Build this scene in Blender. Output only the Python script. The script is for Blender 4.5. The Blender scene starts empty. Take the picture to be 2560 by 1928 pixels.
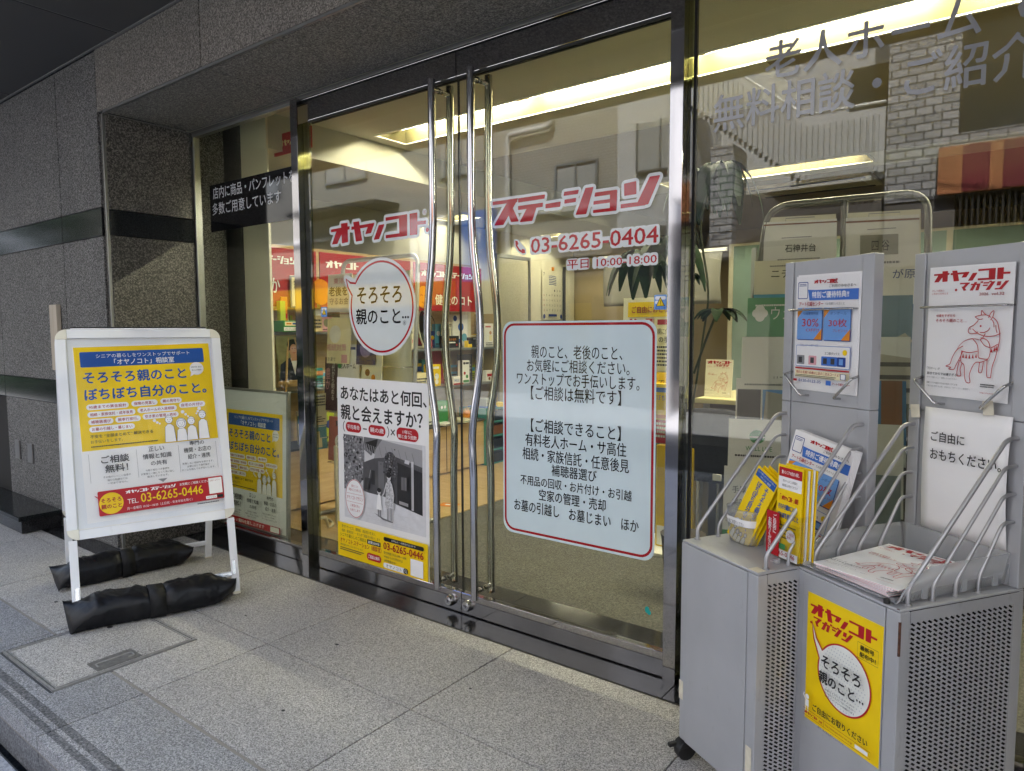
import bpy, math, random
import numpy as np
from mathutils import Vector, Matrix, noise
random.seed(7)
C = bpy.context.scene.collection
sc = bpy.context.scene
rad = math.radians
# ------------------------------------------------------------------ camera
ya, pi_, ro = -0.65292656, -0.07951082, -0.00388796
_f = Vector((math.sin(ya), math.cos(ya), 0)); _r = Vector((math.cos(ya), -math.sin(ya), 0)); _u = Vector((0, 0, 1))
f2 = _f*math.cos(pi_) + _u*math.sin(pi_); u2 = _u*math.cos(pi_) - _f*math.sin(pi_)
r3 = _r*math.cos(ro) + u2*math.sin(ro); u3 = u2*math.cos(ro) - _r*math.sin(ro)
cam = bpy.data.cameras.new('camera'); cam.sensor_width = 36; cam.lens = 24.607; cam.clip_start = 0.05; cam.clip_end = 500
co = bpy.data.objects.new('camera', cam); C.objects.link(co); sc.camera = co
co.matrix_world = Matrix(((r3.x, u3.x, -f2.x, 0), (r3.y, u3.y, -f2.y, 0), (r3.z, u3.z, -f2.z, 1.25), (0, 0, 0, 1)))
# ------------------------------------------------------------------ sky, sun, exposure
SUN_EL, SUN_AZ = 54, 18          # degrees; azimuth of the place the light comes from, clockwise from +Y
wd = bpy.data.worlds.new('World'); sc.world = wd; wd.use_nodes = True
nt = wd.node_tree; bg = nt.nodes['Background']
sky = nt.nodes.new('ShaderNodeTexSky'); sky.sky_type = 'NISHITA'; sky.sun_disc = False
sky.sun_elevation = rad(SUN_EL); sky.sun_rotation = rad(SUN_AZ); sky.air_density = 1.0; sky.dust_density = 1.5; sky.ozone_density = 1.0
nt.links.new(sky.outputs[0], bg.inputs[0]); bg.inputs[1].default_value = 0.14
sl = bpy.data.lights.new('sun', 'SUN'); sl.energy = 3.6; sl.angle = rad(.6); sl.color = (1, .985, .96)
so = bpy.data.objects.new('sun', sl); C.objects.link(so)
sd = Vector((math.sin(rad(SUN_AZ))*math.cos(rad(SUN_EL)), math.cos(rad(SUN_AZ))*math.cos(rad(SUN_EL)), math.sin(rad(SUN_EL))))
so.rotation_euler = sd.to_track_quat('Z', 'Y').to_euler()
sc.view_settings.view_transform = 'Standard'; sc.view_settings.look = 'None'
sc.view_settings.exposure = 2.7; sc.view_settings.gamma = 1.0
cy = sc.cycles
cy.max_bounces = 14; cy.diffuse_bounces = 4; cy.glossy_bounces = 6; cy.transparent_max_bounces = 32; cy.transmission_bounces = 6
cy.use_denoising = True; cy.sample_clamp_indirect = 8; cy.caustics_reflective = False; cy.caustics_refractive = False
try:
    cy.denoiser = 'OPENIMAGEDENOISE'; cy.denoising_input_passes = 'RGB_ALBEDO_NORMAL'
except Exception:
    pass
# ------------------------------------------------------------------ materials
MT = {}
def _new(name):
    m = bpy.data.materials.new(name); m.use_nodes = True; MT[name] = m
    return m, m.node_tree, m.node_tree.nodes['Principled BSDF']
def srgb(h):
    h = h.lstrip('#'); v = [int(h[i:i+2], 16)/255 for i in (0, 2, 4)]
    return tuple(c/12.92 if c <= .04045 else ((c+.055)/1.055)**2.4 for c in v)
def mat(name, col, rough=.5, metal=0, var=.06, scale=9, spec=.5, bump=0, bscale=60, alpha=1, fleck=0):
    if name in MT: return MT[name]
    if isinstance(col, str): col = srgb(col)
    m, t, b = _new(name)
    b.inputs['Roughness'].default_value = rough; b.inputs['Metallic'].default_value = metal
    b.inputs['Specular IOR Level'].default_value = spec
    b.inputs['Alpha'].default_value = alpha
    tc = t.nodes.new('ShaderNodeTexCoord'); n = t.nodes.new('ShaderNodeTexNoise'); n.inputs['Scale'].default_value = scale; n.inputs['Detail'].default_value = 5
    t.links.new(tc.outputs['Object'], n.inputs['Vector'])
    r = t.nodes.new('ShaderNodeValToRGB'); e = r.color_ramp.elements
    e[0].position = .3; e[1].position = .7
    e[0].color = tuple(max(0, c*(1-var)) for c in col)+(1,); e[1].color = tuple(min(1, c*(1+var)) for c in col)+(1,)
    t.links.new(n.outputs['Fac'], r.inputs['Fac']); cout = r.outputs['Color']
    if fleck:
        mp = t.nodes.new('ShaderNodeMapping'); mp.inputs['Scale'].default_value = (1, 1, .45); t.links.new(tc.outputs['Object'], mp.inputs['Vector'])
        n3 = t.nodes.new('ShaderNodeTexNoise'); n3.inputs['Scale'].default_value = 22; n3.inputs['Detail'].default_value = 9; n3.inputs['Roughness'].default_value = .72; t.links.new(mp.outputs[0], n3.inputs['Vector'])
        m3 = t.nodes.new('ShaderNodeMapRange'); m3.inputs['From Min'].default_value = .60; m3.inputs['From Max'].default_value = .74; m3.inputs['To Min'].default_value = 1; m3.inputs['To Max'].default_value = 1-fleck; t.links.new(n3.outputs['Fac'], m3.inputs['Value'])
        vs_ = t.nodes.new('ShaderNodeVectorMath'); vs_.operation = 'SCALE'; t.links.new(cout, vs_.inputs[0]); t.links.new(m3.outputs[0], vs_.inputs['Scale']); cout = vs_.outputs[0]
    t.links.new(cout, b.inputs['Base Color'])
    if bump:
        n2 = t.nodes.new('ShaderNodeTexNoise'); n2.inputs['Scale'].default_value = bscale; n2.inputs['Detail'].default_value = 4
        t.links.new(tc.outputs['Object'], n2.inputs['Vector'])
        bp = t.nodes.new('ShaderNodeBump'); bp.inputs['Strength'].default_value = bump; bp.inputs['Distance'].default_value = .01
        t.links.new(n2.outputs['Fac'], bp.inputs['Height']); t.links.new(bp.outputs['Normal'], b.inputs['Normal'])
    return m
def ink(h, name=None, rough=.45):
    return mat(name or 'ink_'+h.lstrip('#'), h, rough, var=.03, scale=14, spec=.35)
def vinyl(h): return mat('vinyl_'+h.lstrip('#'), h, .045, var=.02, scale=14, spec=.55)
def granite(name, dark, mid, light, rough=.55, cell=260, big=.12, bump=.25, wear=None):
    m, t, b = _new(name); N = t.nodes; L = t.links
    tc = N.new('ShaderNodeTexCoord')
    v = N.new('ShaderNodeTexVoronoi'); v.inputs['Scale'].default_value = cell; L.new(tc.outputs['Object'], v.inputs['Vector'])
    sp = N.new('ShaderNodeSeparateColor'); L.new(v.outputs['Color'], sp.inputs[0])
    nz = N.new('ShaderNodeTexNoise'); nz.inputs['Scale'].default_value = cell*.45; nz.inputs['Detail'].default_value = 3; L.new(tc.outputs['Object'], nz.inputs['Vector'])
    mx = N.new('ShaderNodeMath'); mx.operation = 'ADD'; L.new(sp.outputs[0], mx.inputs[0]); L.new(nz.outputs['Fac'], mx.inputs[1])
    ml = N.new('ShaderNodeMath'); ml.operation = 'MULTIPLY'; ml.inputs[1].default_value = .5; L.new(mx.outputs[0], ml.inputs[0])
    r = N.new('ShaderNodeValToRGB'); e = r.color_ramp.elements
    e[0].position = .18; e[0].color = tuple(dark)+(1,); e[1].position = .8; e[1].color = tuple(light)+(1,)
    k = e.new(.47); k.color = tuple(mid)+(1,)
    L.new(ml.outputs[0], r.inputs['Fac'])
    bn = N.new('ShaderNodeTexNoise'); bn.inputs['Scale'].default_value = 2.3; bn.inputs['Detail'].default_value = 6; L.new(tc.outputs['Object'], bn.inputs['Vector'])
    br = N.new('ShaderNodeMapRange'); br.inputs['From Min'].default_value = .3; br.inputs['From Max'].default_value = .7
    br.inputs['To Min'].default_value = 1-big; br.inputs['To Max'].default_value = 1+big; L.new(bn.outputs['Fac'], br.inputs['Value'])
    if wear:
        wn = N.new('ShaderNodeTexNoise'); wn.inputs['Scale'].default_value = 5.5; wn.inputs['Detail'].default_value = 8; wn.inputs['Roughness'].default_value = .7; L.new(tc.outputs['Object'], wn.inputs['Vector'])
        wr = N.new('ShaderNodeMapRange'); wr.inputs['From Min'].default_value = .56; wr.inputs['From Max'].default_value = .72; wr.inputs['To Max'].default_value = wear; L.new(wn.outputs['Fac'], wr.inputs['Value'])
        ws_ = N.new('ShaderNodeMath'); ws_.operation = 'SUBTRACT'; L.new(br.outputs[0], ws_.inputs[0]); L.new(wr.outputs[0], ws_.inputs[1]); br = ws_
    at = N.new('ShaderNodeAttribute'); at.attribute_name = 'tone'
    ma = N.new('ShaderNodeMath'); ma.operation = 'ADD'; L.new(at.outputs['Fac'], ma.inputs[0]); L.new(br.outputs[0], ma.inputs[1])
    sc_ = N.new('ShaderNodeVectorMath'); sc_.operation = 'SCALE'; L.new(r.outputs['Color'], sc_.inputs[0]); L.new(ma.outputs[0], sc_.inputs['Scale'])
    L.new(sc_.outputs[0], b.inputs['Base Color'])
    b.inputs['Roughness'].default_value = rough
    if bump:
        bp = N.new('ShaderNodeBump'); bp.inputs['Strength'].default_value = bump; bp.inputs['Distance'].default_value = .002
        L.new(ml.outputs[0], bp.inputs['Height']); L.new(bp.outputs['Normal'], b.inputs['Normal'])
    return m
def glassy(name, tint, f0=.05, mixdiff=0, dcol=(.8, .8, .8), rough=0.0, fac=1.0):
    """thin clear sheet: transparent with a Schlick reflection, optionally a milky share"""
    m, t, b = _new(name); N = t.nodes; L = t.links; N.remove(b)
    out = [n for n in N if n.type == 'OUTPUT_MATERIAL'][0]
    tr = N.new('ShaderNodeBsdfTransparent'); tr.inputs[0].default_value = tuple(tint)+(1,)
    gl = N.new('ShaderNodeBsdfGlossy'); gl.inputs['Roughness'].default_value = rough
    g = N.new('ShaderNodeNewGeometry'); d = N.new('ShaderNodeVectorMath'); d.operation = 'DOT_PRODUCT'
    L.new(g.outputs['Incoming'], d.inputs[0]); L.new(g.outputs['Normal'], d.inputs[1])
    a = N.new('ShaderNodeMath'); a.operation = 'ABSOLUTE'; L.new(d.outputs['Value'], a.inputs[0])
    s = N.new('ShaderNodeMath'); s.operation = 'SUBTRACT'; s.inputs[0].default_value = 1; L.new(a.outputs[0], s.inputs[1])
    p = N.new('ShaderNodeMath'); p.operation = 'POWER'; p.inputs[1].default_value = 5; L.new(s.outputs[0], p.inputs[0])
    q = N.new('ShaderNodeMath'); q.operation = 'MULTIPLY_ADD'; q.inputs[1].default_value = (1-f0)*fac; q.inputs[2].default_value = f0*fac; L.new(p.outputs[0], q.inputs[0])
    base = tr.outputs[0]
    if mixdiff:
        df = N.new('ShaderNodeBsdfDiffuse'); df.inputs[0].default_value = tuple(dcol)+(1,)
        m2 = N.new('ShaderNodeMixShader'); m2.inputs[0].default_value = mixdiff; L.new(base, m2.inputs[1]); L.new(df.outputs[0], m2.inputs[2]); base = m2.outputs[0]
    mx = N.new('ShaderNodeMixShader'); L.new(q.outputs[0], mx.inputs[0]); L.new(base, mx.inputs[1]); L.new(gl.outputs[0], mx.inputs[2])
    L.new(mx.outputs[0], out.inputs['Surface'])
    return m
def emit(name, col, s):
    m, t, b = _new(name); b.inputs['Base Color'].default_value = (.9, .9, .9, 1)
    b.inputs['Emission Color'].default_value = tuple(col)+(1,); b.inputs['Emission Strength'].default_value = s
    return m
def bricks(name, c1, c2, mortar, bw, rh, rough=.35, msize=.006, plane='XZ'):
    m, t, b = _new(name); N = t.nodes; L = t.links
    tc = N.new('ShaderNodeTexCoord'); sx = N.new('ShaderNodeSeparateXYZ'); L.new(tc.outputs['Object'], sx.inputs[0])
    cb = N.new('ShaderNodeCombineXYZ'); L.new(sx.outputs['X'], cb.inputs[0]); L.new(sx.outputs['Z'], cb.inputs[1])
    br = N.new('ShaderNodeTexBrick'); br.inputs['Scale'].default_value = 1; br.inputs['Brick Width'].default_value = bw; br.inputs['Row Height'].default_value = rh
    br.inputs['Mortar Size'].default_value = msize; br.inputs['Color1'].default_value = tuple(c1)+(1,); br.inputs['Color2'].default_value = tuple(c2)+(1,); br.inputs['Mortar'].default_value = tuple(mortar)+(1,)
    L.new(cb.outputs[0], br.inputs['Vector']); L.new(br.outputs['Color'], b.inputs['Base Color']); b.inputs['Roughness'].default_value = rough
    return m
def wood(name, c1, c2, rough=.45, axis=0):
    m, t, b = _new(name); N = t.nodes; L = t.links
    tc = N.new('ShaderNodeTexCoord'); mp = N.new('ShaderNodeMapping'); s = [14, 14, 14]; s[axis] = 1.2; mp.inputs['Scale'].default_value = s
    L.new(tc.outputs['Object'], mp.inputs['Vector'])
    n = N.new('ShaderNodeTexNoise'); n.inputs['Scale'].default_value = 2.5; n.inputs['Detail'].default_value = 6; L.new(mp.outputs[0], n.inputs['Vector'])
    r = N.new('ShaderNodeValToRGB'); e = r.color_ramp.elements; e[0].position = .35; e[1].position = .65; e[0].color = tuple(c1)+(1,); e[1].color = tuple(c2)+(1,)
    L.new(n.outputs['Fac'], r.inputs['Fac']); L.new(r.outputs['Color'], b.inputs['Base Color']); b.inputs['Roughness'].default_value = rough
    return m
granite('granite_floor', (.095, .09, .085), (.335, .322, .304), (.68, .66, .63), .5, 340, .08, wear=.16)
granite('granite_border', (.06, .062, .068), (.22, .222, .23), (.50, .50, .51), .5, 320, .10, wear=.18)
granite('granite_step', (.035, .036, .04), (.105, .107, .112), (.24, .24, .245), .5, 215, .10)
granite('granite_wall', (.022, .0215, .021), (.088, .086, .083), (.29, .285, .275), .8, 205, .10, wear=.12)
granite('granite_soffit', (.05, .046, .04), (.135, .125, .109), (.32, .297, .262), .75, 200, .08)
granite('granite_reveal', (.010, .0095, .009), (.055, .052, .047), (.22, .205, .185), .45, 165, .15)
granite('granite_polished', (.004, .005, .006), (.012, .014, .015), (.03, .033, .034), .10, 260, .15, bump=0); MT['granite_polished'].node_tree.nodes['Principled BSDF'].inputs['Specular IOR Level'].default_value = .18
granite('granite_black', (.006, .006, .007), (.016, .016, .018), (.035, .035, .037), .12, 260, .25, bump=0)
granite('sidewalk_stone', (.2, .2, .2), (.36, .36, .36), (.5, .5, .49), .7, 180, .1)
granite('asphalt', (.03, .03, .031), (.055, .055, .056), (.1, .1, .1), .85, 90, .15)
granite('carpet', (.045, .044, .039), (.092, .089, .077), (.165, .16, .14), .95, 160, .12, bump=.5)
mat('grout', (.085, .082, .078), .9); mat('sealant', (.27, .25, .22), .8); mat('dark_joint', (.018, .017, .016), .9)
mat('metal_trim', (.30, .30, .29), .35, .9, var=.05)
mat('canopy_panel', (.050, .049, .049), .45, 0, var=.05, scale=2)
mat('canopy_seam', (.17, .165, .16), .6)
mat('mirror_steel', (.36, .35, .36), .06, 1, var=.04, scale=3)
mat('brushed_steel', (.55, .54, .54), .22, 1, var=.06, scale=20)
mat('pull_steel', (.50, .50, .525), .10, 1, var=.05, scale=12)
mat('black_rubber', (.012, .012, .012), .6); mat('gap_black', (.004, .004, .004), .9)
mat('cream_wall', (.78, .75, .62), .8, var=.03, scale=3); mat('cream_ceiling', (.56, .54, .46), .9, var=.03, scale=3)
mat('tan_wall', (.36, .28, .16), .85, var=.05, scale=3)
mat('grey_band', (.075, .075, .075), .7, var=.12, scale=30)
mat('white_metal', (.80, .79, .74), .35); mat('lamp_reflector', (.13, .112, .05), .5); mat('dimmed_ceiling', (.26, .22, .145), .9, var=.03, scale=3); mat('white_paint', (.78, .78, .77), .5, var=.04)
mat('silver_paint', (.42, .43, .455), .42, .25, fleck=.22, var=.09, scale=3.5, bump=.03, bscale=180)
mat('silver_rail', (.44, .44, .46), .42, .65, var=.05)
mat('black_plastic', (.013, .013, .014), .42, bump=.05); mat('white_frame', (.80, .82, .86), .33, fleck=.10, var=.03, scale=7)
mat('ivory_cap', (.76, .74, .64), .4); mat('paper', (.84, .84, .85), .5, var=.015); mat('paper_cool', (.74, .77, .82), .35, var=.02)
mat('paper_cream', (.80, .77, .62), .6, var=.03); mat('teal_panel', (.30, .44, .40), .5, var=.04); mat('navy_fabric', (.018, .022, .04), .85, var=.2, scale=80)
mat('bag_fabric', (.006, .0062, .008), .40, var=.25, scale=35, spec=.28, bump=.2, bscale=34)
mat('bag_strap', (.008, .008, .009), .6, spec=.3, var=.2, scale=90, bump=.2, bscale=300)
mat('leaf', (.012, .036, .009), .6, var=.35, scale=25, spec=.15); mat('stem', (.05, .06, .025), .6); mat('tape', (.66, .62, .50), .4, var=.12, scale=40)
mat('steel_wire', (.62, .60, .55), .25, 1); mat('frame_grey', (.33, .34, .35), .35, .8); mat('tube_bronze', (.16, .16, .15), .38, .7)
wood('beech', (.56, .39, .19), (.68, .50, .27), .42, 1); wood('maple_floor', (.52, .37, .18), (.62, .46, .25), .35, 0); wood('pale_wood', (.36, .31, .24), (.46, .40, .32), .6, 2); wood('easel_wood', (.50, .32, .13), (.62, .42, .2), .5, 0)
glassy('shop_glass', (.945, .95, .865), .055)
glassy('right_glass', (.92, .918, .845), .055)
glassy('acrylic', (.97, .97, .97), .05); glassy('tray_plastic', (.88, .89, .9), .06, .30, (.80, .82, .85)); glassy('cup_plastic', (.90, .91, .92), .06, .12, (.80, .82, .85)); glassy('poster_film', (.99, .99, .99), .010, rough=.03, fac=.7)
glassy('edge_glass', (.62, .64, .42), .12)
emit('tube_light', (1, .955, .80), 36); emit('tube_light_dim', (1, .945, .74), 22)
bricks('cream_tile', (.42, .40, .35), (.34, .325, .29), (.14, .135, .125), .105, .055, .35, .007)
bricks('pale_tile', (.45, .445, .45), (.30, .30, .31), (.10, .10, .105), .19, .10, .3, .010)
mat('shopfront_dark', (.11, .10, .095), .7, var=.35, scale=1.3); mat('sign_orange', (.40, .15, .06), .6, var=.15, scale=3); mat('sign_red', (.17, .012, .022), .6, var=.15, scale=3); mat('stucco', (.48, .48, .48), .9, var=.06, scale=3, bump=.2, bscale=80); mat('stucco_pale', (.66, .65, .63), .9, var=.06, scale=3, bump=.3, bscale=60)  # the second stucco is simply the paler colour
mat('window_dark', (.03, .035, .04), .08, var=.3, scale=2); mat('curtain_grey', (.30, .31, .31), .7); mat('slat_dark', (.02, .018, .017), .5)
# ------------------------------------------------------------------ mesh helpers
class MB:
    def __init__(s): s.v = []; s.f = []; s.sm = []; s.mi = []; s.mats = []; s.tone = []
    def _m(s, m):
        if m is None: return 0
        if m not in s.mats: s.mats.append(m)
        return s.mats.index(m)
    def add(s, vs, fs, m=None, smooth=False, tone=0.0):
        o = len(s.v); k = s._m(m); s.v += [tuple(v) for v in vs]
        for f in fs: s.f.append([i+o for i in f]); s.sm.append(smooth); s.mi.append(k); s.tone.append(tone)
    def box(s, x0, x1, y0, y1, z0, z1, m=None, M=None, tone=0.0):
        p = [Vector((x, y, z)) for z in (z0, z1) for y in (y0, y1) for x in (x0, x1)]
        if M is not None: p = [M @ q for q in p]
        s.add(p, [(0, 2, 3, 1), (4, 5, 7, 6), (0, 1, 5, 4), (2, 6, 7, 3), (0, 4, 6, 2), (1, 3, 7, 5)], m, tone=tone)
    def prism(s, poly, M, d, m=None):
        n = len(poly); a = [M @ Vector((x, y, 0)) for x, y in poly]; b = [M @ Vector((x, y, d)) for x, y in poly]
        s.add(a+b, [list(range(n))[::-1], list(range(n, 2*n))]+[(i, (i+1) % n, n+(i+1) % n, n+i) for i in range(n)], m)
    def tube(s, pts, r, seg=10, m=None, caps=True):
        pts = [Vector(p) for p in pts]; n = len(pts); rs = r if isinstance(r, (list, tuple)) else [r]*n
        t = [(pts[min(i+1, n-1)]-pts[max(i-1, 0)]).normalized() for i in range(n)]
        ref = Vector((0, 0, 1)) if abs(t[0].z) < .9 else Vector((1, 0, 0))
        a = t[0].cross(ref).normalized(); vs = []
        for i in range(n):
            a = (a - t[i]*a.dot(t[i])).normalized(); b = t[i].cross(a)
            for k in range(seg):
                c = 2*math.pi*k/seg; vs.append(pts[i]+(a*math.cos(c)+b*math.sin(c))*rs[i])
        fs = [(i*seg+k, i*seg+(k+1) % seg, (i+1)*seg+(k+1) % seg, (i+1)*seg+k) for i in range(n-1) for k in range(seg)]
        s.add(vs, fs, m, True)
        if caps: s.add(vs[:seg], [list(range(seg))[::-1]], m); s.add(vs[-seg:], [list(range(seg))], m)
    def build(s, name, m=None, parent=None, bevel=0, bseg=2):
        me = bpy.data.meshes.new(name); me.from_pydata(s.v, [], s.f)
        for x in ([m] if m else s.mats): me.materials.append(x if not isinstance(x, str) else MT[x])
        me.polygons.foreach_set('use_smooth', s.sm)
        if not m: me.polygons.foreach_set('material_index', s.mi)
        if any(s.tone):
            at = me.attributes.new('tone', 'FLOAT', 'FACE'); at.data.foreach_set('value', s.tone)
        me.update(); o = bpy.data.objects.new(name, me); C.objects.link(o)
        if parent: o.parent = parent
        if bevel:
            b = o.modifiers.new('bevel', 'BEVEL'); b.width = bevel; b.segments = bseg; b.limit_method = 'ANGLE'; b.angle_limit = rad(40)
        return o
def tag(o, label=None, cat=None, group=None, kind=None):
    if label: o['label'] = label
    if cat: o['category'] = cat
    if group: o['group'] = group
    if kind: o['kind'] = kind
    return o
def thing(name, label, cat, loc=(0, 0, 0), rotz=0, group=None):
    o = bpy.data.objects.new(name, None); C.objects.link(o); o.location = loc; o.rotation_euler = (0, 0, rotz); o.empty_display_size = .1
    return tag(o, label, cat, group)
def boxobj(name, dims, m, parent=None, bevel=0, M=None):
    b = MB(); b.box(*dims, M=M); return b.build(name, MT[m] if isinstance(m, str) else m, parent, bevel)
def frameM(o, U, V, N=None):
    U = Vector(U).normalized(); V = Vector(V).normalized(); N = U.cross(V)
    return Matrix(((U.x, V.x, N.x, o[0]), (U.y, V.y, N.y, o[1]), (U.z, V.z, N.z, o[2]), (0, 0, 0, 1)))
def smoothpath(pts, n=6):
    pts = [Vector(p) for p in pts]; out = []
    for i in range(len(pts)-1):
        p0, p1, p2, p3 = pts[max(i-1, 0)], pts[i], pts[i+1], pts[min(i+2, len(pts)-1)]
        for k in range(n):
            t = k/n; out.append(.5*((2*p1)+(p2-p0)*t+(2*p0-5*p1+4*p2-p3)*t*t+(3*p1-p0-3*p2+p3)*t**3))
    return out+[pts[-1]]
def fillet(pts, r, n=5):
    pts = [Vector(p) for p in pts]; out = [pts[0]]
    for i in range(1, len(pts)-1):
        a = (pts[i-1]-pts[i]); b = (pts[i+1]-pts[i]); q = min(r, a.length*.45, b.length*.45); A = pts[i]+a.normalized()*q; B = pts[i]+b.normalized()*q
        for k in range(n+1):
            t = k/n; out.append(A*(1-t)**2+pts[i]*2*t*(1-t)+B*t*t)
    return out+[pts[-1]]
# ------------------------------------------------------------------ lettering
_tc = bpy.data.curves.new('lettering', 'FONT'); _to = bpy.data.objects.new('lettering', _tc); C.objects.link(_to)
_cache = {}
def glyphs(s, bold=0, shear=0, res=2, align='LEFT', line=1.0, space=1.0):
    k = (s, bold, shear, res, align, line, space)
    if k in _cache: return _cache[k]
    _tc.body = s; _tc.offset = bold; _tc.shear = shear; _tc.resolution_u = res; _tc.align_x = align; _tc.space_line = line; _tc.space_character = space
    dg = bpy.context.evaluated_depsgraph_get(); me = bpy.data.meshes.new_from_object(_to.evaluated_get(dg))
    v = np.zeros(len(me.vertices)*3); me.vertices.foreach_get('co', v); v = v.reshape(-1, 3)[:, :2]
    f = [list(p.vertices) for p in me.polygons]; bpy.data.meshes.remove(me)
    _cache[k] = (v, f); return _cache[k]
def hull(P):
    P = sorted(set(P)); 
    def half(Q):
        h = []
        for p in Q:
            while len(h) > 1 and (h[-1][0]-h[-2][0])*(p[1]-h[-2][1])-(h[-1][1]-h[-2][1])*(p[0]-h[-2][0]) <= 0: h.pop()
            h.append(p)
        return h
    a = half(P); b = half(P[::-1]); return a[:-1]+b[:-1]
def grow(poly, r, n=12):
    return hull([(round(x+r*math.cos(2*math.pi*k/n), 6), round(y+r*math.sin(2*math.pi*k/n), 6)) for x, y in poly for k in range(n)])
LOGO_ST = [[(0.03, 0.96), (1.31, 0.96), (1.31, 0.86), (0.03, 0.87)], [(0.9, 0.96), (1.35, 0.96), (0.58, -0.02), (0.13, -0.01)], [(0.81, 0.57), (1.09, 0.57), (1.37, 0.05), (1.02, 0.06)], [(1.41, 0.95), (2.73, 0.95), (2.71, 0.84), (1.41, 0.83)], [(1.41, 0.63), (2.63, 0.63), (2.62, 0.52), (1.41, 0.52)], [(1.94, 0.6), (2.34, 0.6), (2.1, 0.0), (1.51, 0.01)], [(2.81, 0.56), (3.5, 0.58), (3.48, 0.43), (2.81, 0.44)], [(3.72, 0.94), (4.35, 0.94), (4.32, 0.84), (3.7, 0.84)], [(3.74, 0.63), (4.23, 0.64), (4.22, 0.54), (3.73, 0.53)], [(4.71, 0.97), (5.02, 0.97), (4.71, 0.02), (4.28, 0.03)], [(5.15, 0.74), (6.05, 0.74), (6.05, 0.64), (5.13, 0.64)], [(5.09, 0.42), (5.85, 0.42), (5.85, 0.34), (5.08, 0.34)], [(5.07, 0.08), (6.04, 0.08), (6.05, 0.01), (5.07, 0.02)], [(5.82, 0.73), (6.07, 0.73), (6.05, 0.05), (5.81, 0.04)], [(6.42, 0.92), (6.87, 0.95), (6.88, 0.53), (6.43, 0.52)], [(7.47, 1.04), (7.83, 1.04), (7.38, 0.1), (6.94, 0.1)], [(6.28, 0.17), (7.29, 0.17), (7.26, 0.08), (6.28, 0.07)]]
LOGO_OY = [[(0.02, 0.76), (1.48, 0.8), (1.47, 0.69), (0.02, 0.67)], [(0.85, 0.99), (1.32, 0.99), (1.32, 0.05), (0.89, 0.03)], [(0.46, 0.64), (0.98, 0.69), (0.48, 0.03), (0.09, 0.03)], [(1.67, 0.76), (3.33, 0.79), (3.32, 0.69), (1.66, 0.65)], [(2.99, 0.79), (3.36, 0.79), (3.11, 0.36), (2.74, 0.35)], [(1.82, 0.98), (2.22, 0.98), (2.43, 0.04), (1.99, 0.03)], [(3.73, 0.65), (4.08, 0.66), (3.7, 0.02), (3.36, 0.01)], [(4.24, 0.97), (5.69, 0.98), (5.69, 0.89), (4.24, 0.86)], [(5.18, 0.95), (5.69, 0.95), (5.67, 0.02), (5.19, 0.01)], [(4.23, 0.12), (5.58, 0.13), (5.58, 0.02), (4.23, 0.01)], [(5.91, 0.98), (6.38, 0.99), (6.36, 0.02), (5.91, 0.02)], [(6.34, 0.58), (6.94, 0.57), (6.92, 0.46), (6.34, 0.47)]]
LOGO_DOT = [[(6.92, 0.25), (7.14, 0.26), (7.15, 0.04), (6.93, 0.03)]]
def _sh(P, k=.18): return [[(x+y*k, y) for x, y in p] for p in P]
LOGO_MG = _sh([[(0, .98), (1.15, .98), (1.15, .86), (0, .86)], [(.78, .9), (1.15, .96), (.72, .34), (.42, .44)], [(.3, .5), (.6, .42), (.92, .05), (.66, 0)],
    [(1.4, .8), (2.5, .8), (2.5, .68), (1.4, .68)], [(1.78, 1), (2.05, 1), (1.78, 0), (1.42, 0)], [(2.18, .78), (2.5, .78), (2.45, 0), (2.12, 0)], [(2.52, 1.05), (2.6, 1.05), (2.6, .88), (2.52, .88)], [(2.68, 1.05), (2.76, 1.05), (2.76, .88), (2.68, .88)],
    [(2.9, .92), (3.5, .92), (3.5, .8), (2.9, .8)], [(2.9, .62), (3.4, .62), (3.4, .5), (2.9, .5)], [(3.85, .98), (4.2, .98), (3.75, 0), (3.35, 0)], [(3.55, 1.08), (3.63, 1.08), (3.63, .92), (3.55, .92)], [(3.7, 1.08), (3.78, 1.08), (3.78, .92), (3.7, .92)],
    [(4.5, .95), (4.9, .95), (4.9, .5), (4.5, .5)], [(5.4, 1), (5.75, 1), (5.2, .1), (4.85, .1)], [(4.4, .14), (5.2, .14), (5.2, .02), (4.4, .02)]])
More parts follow.
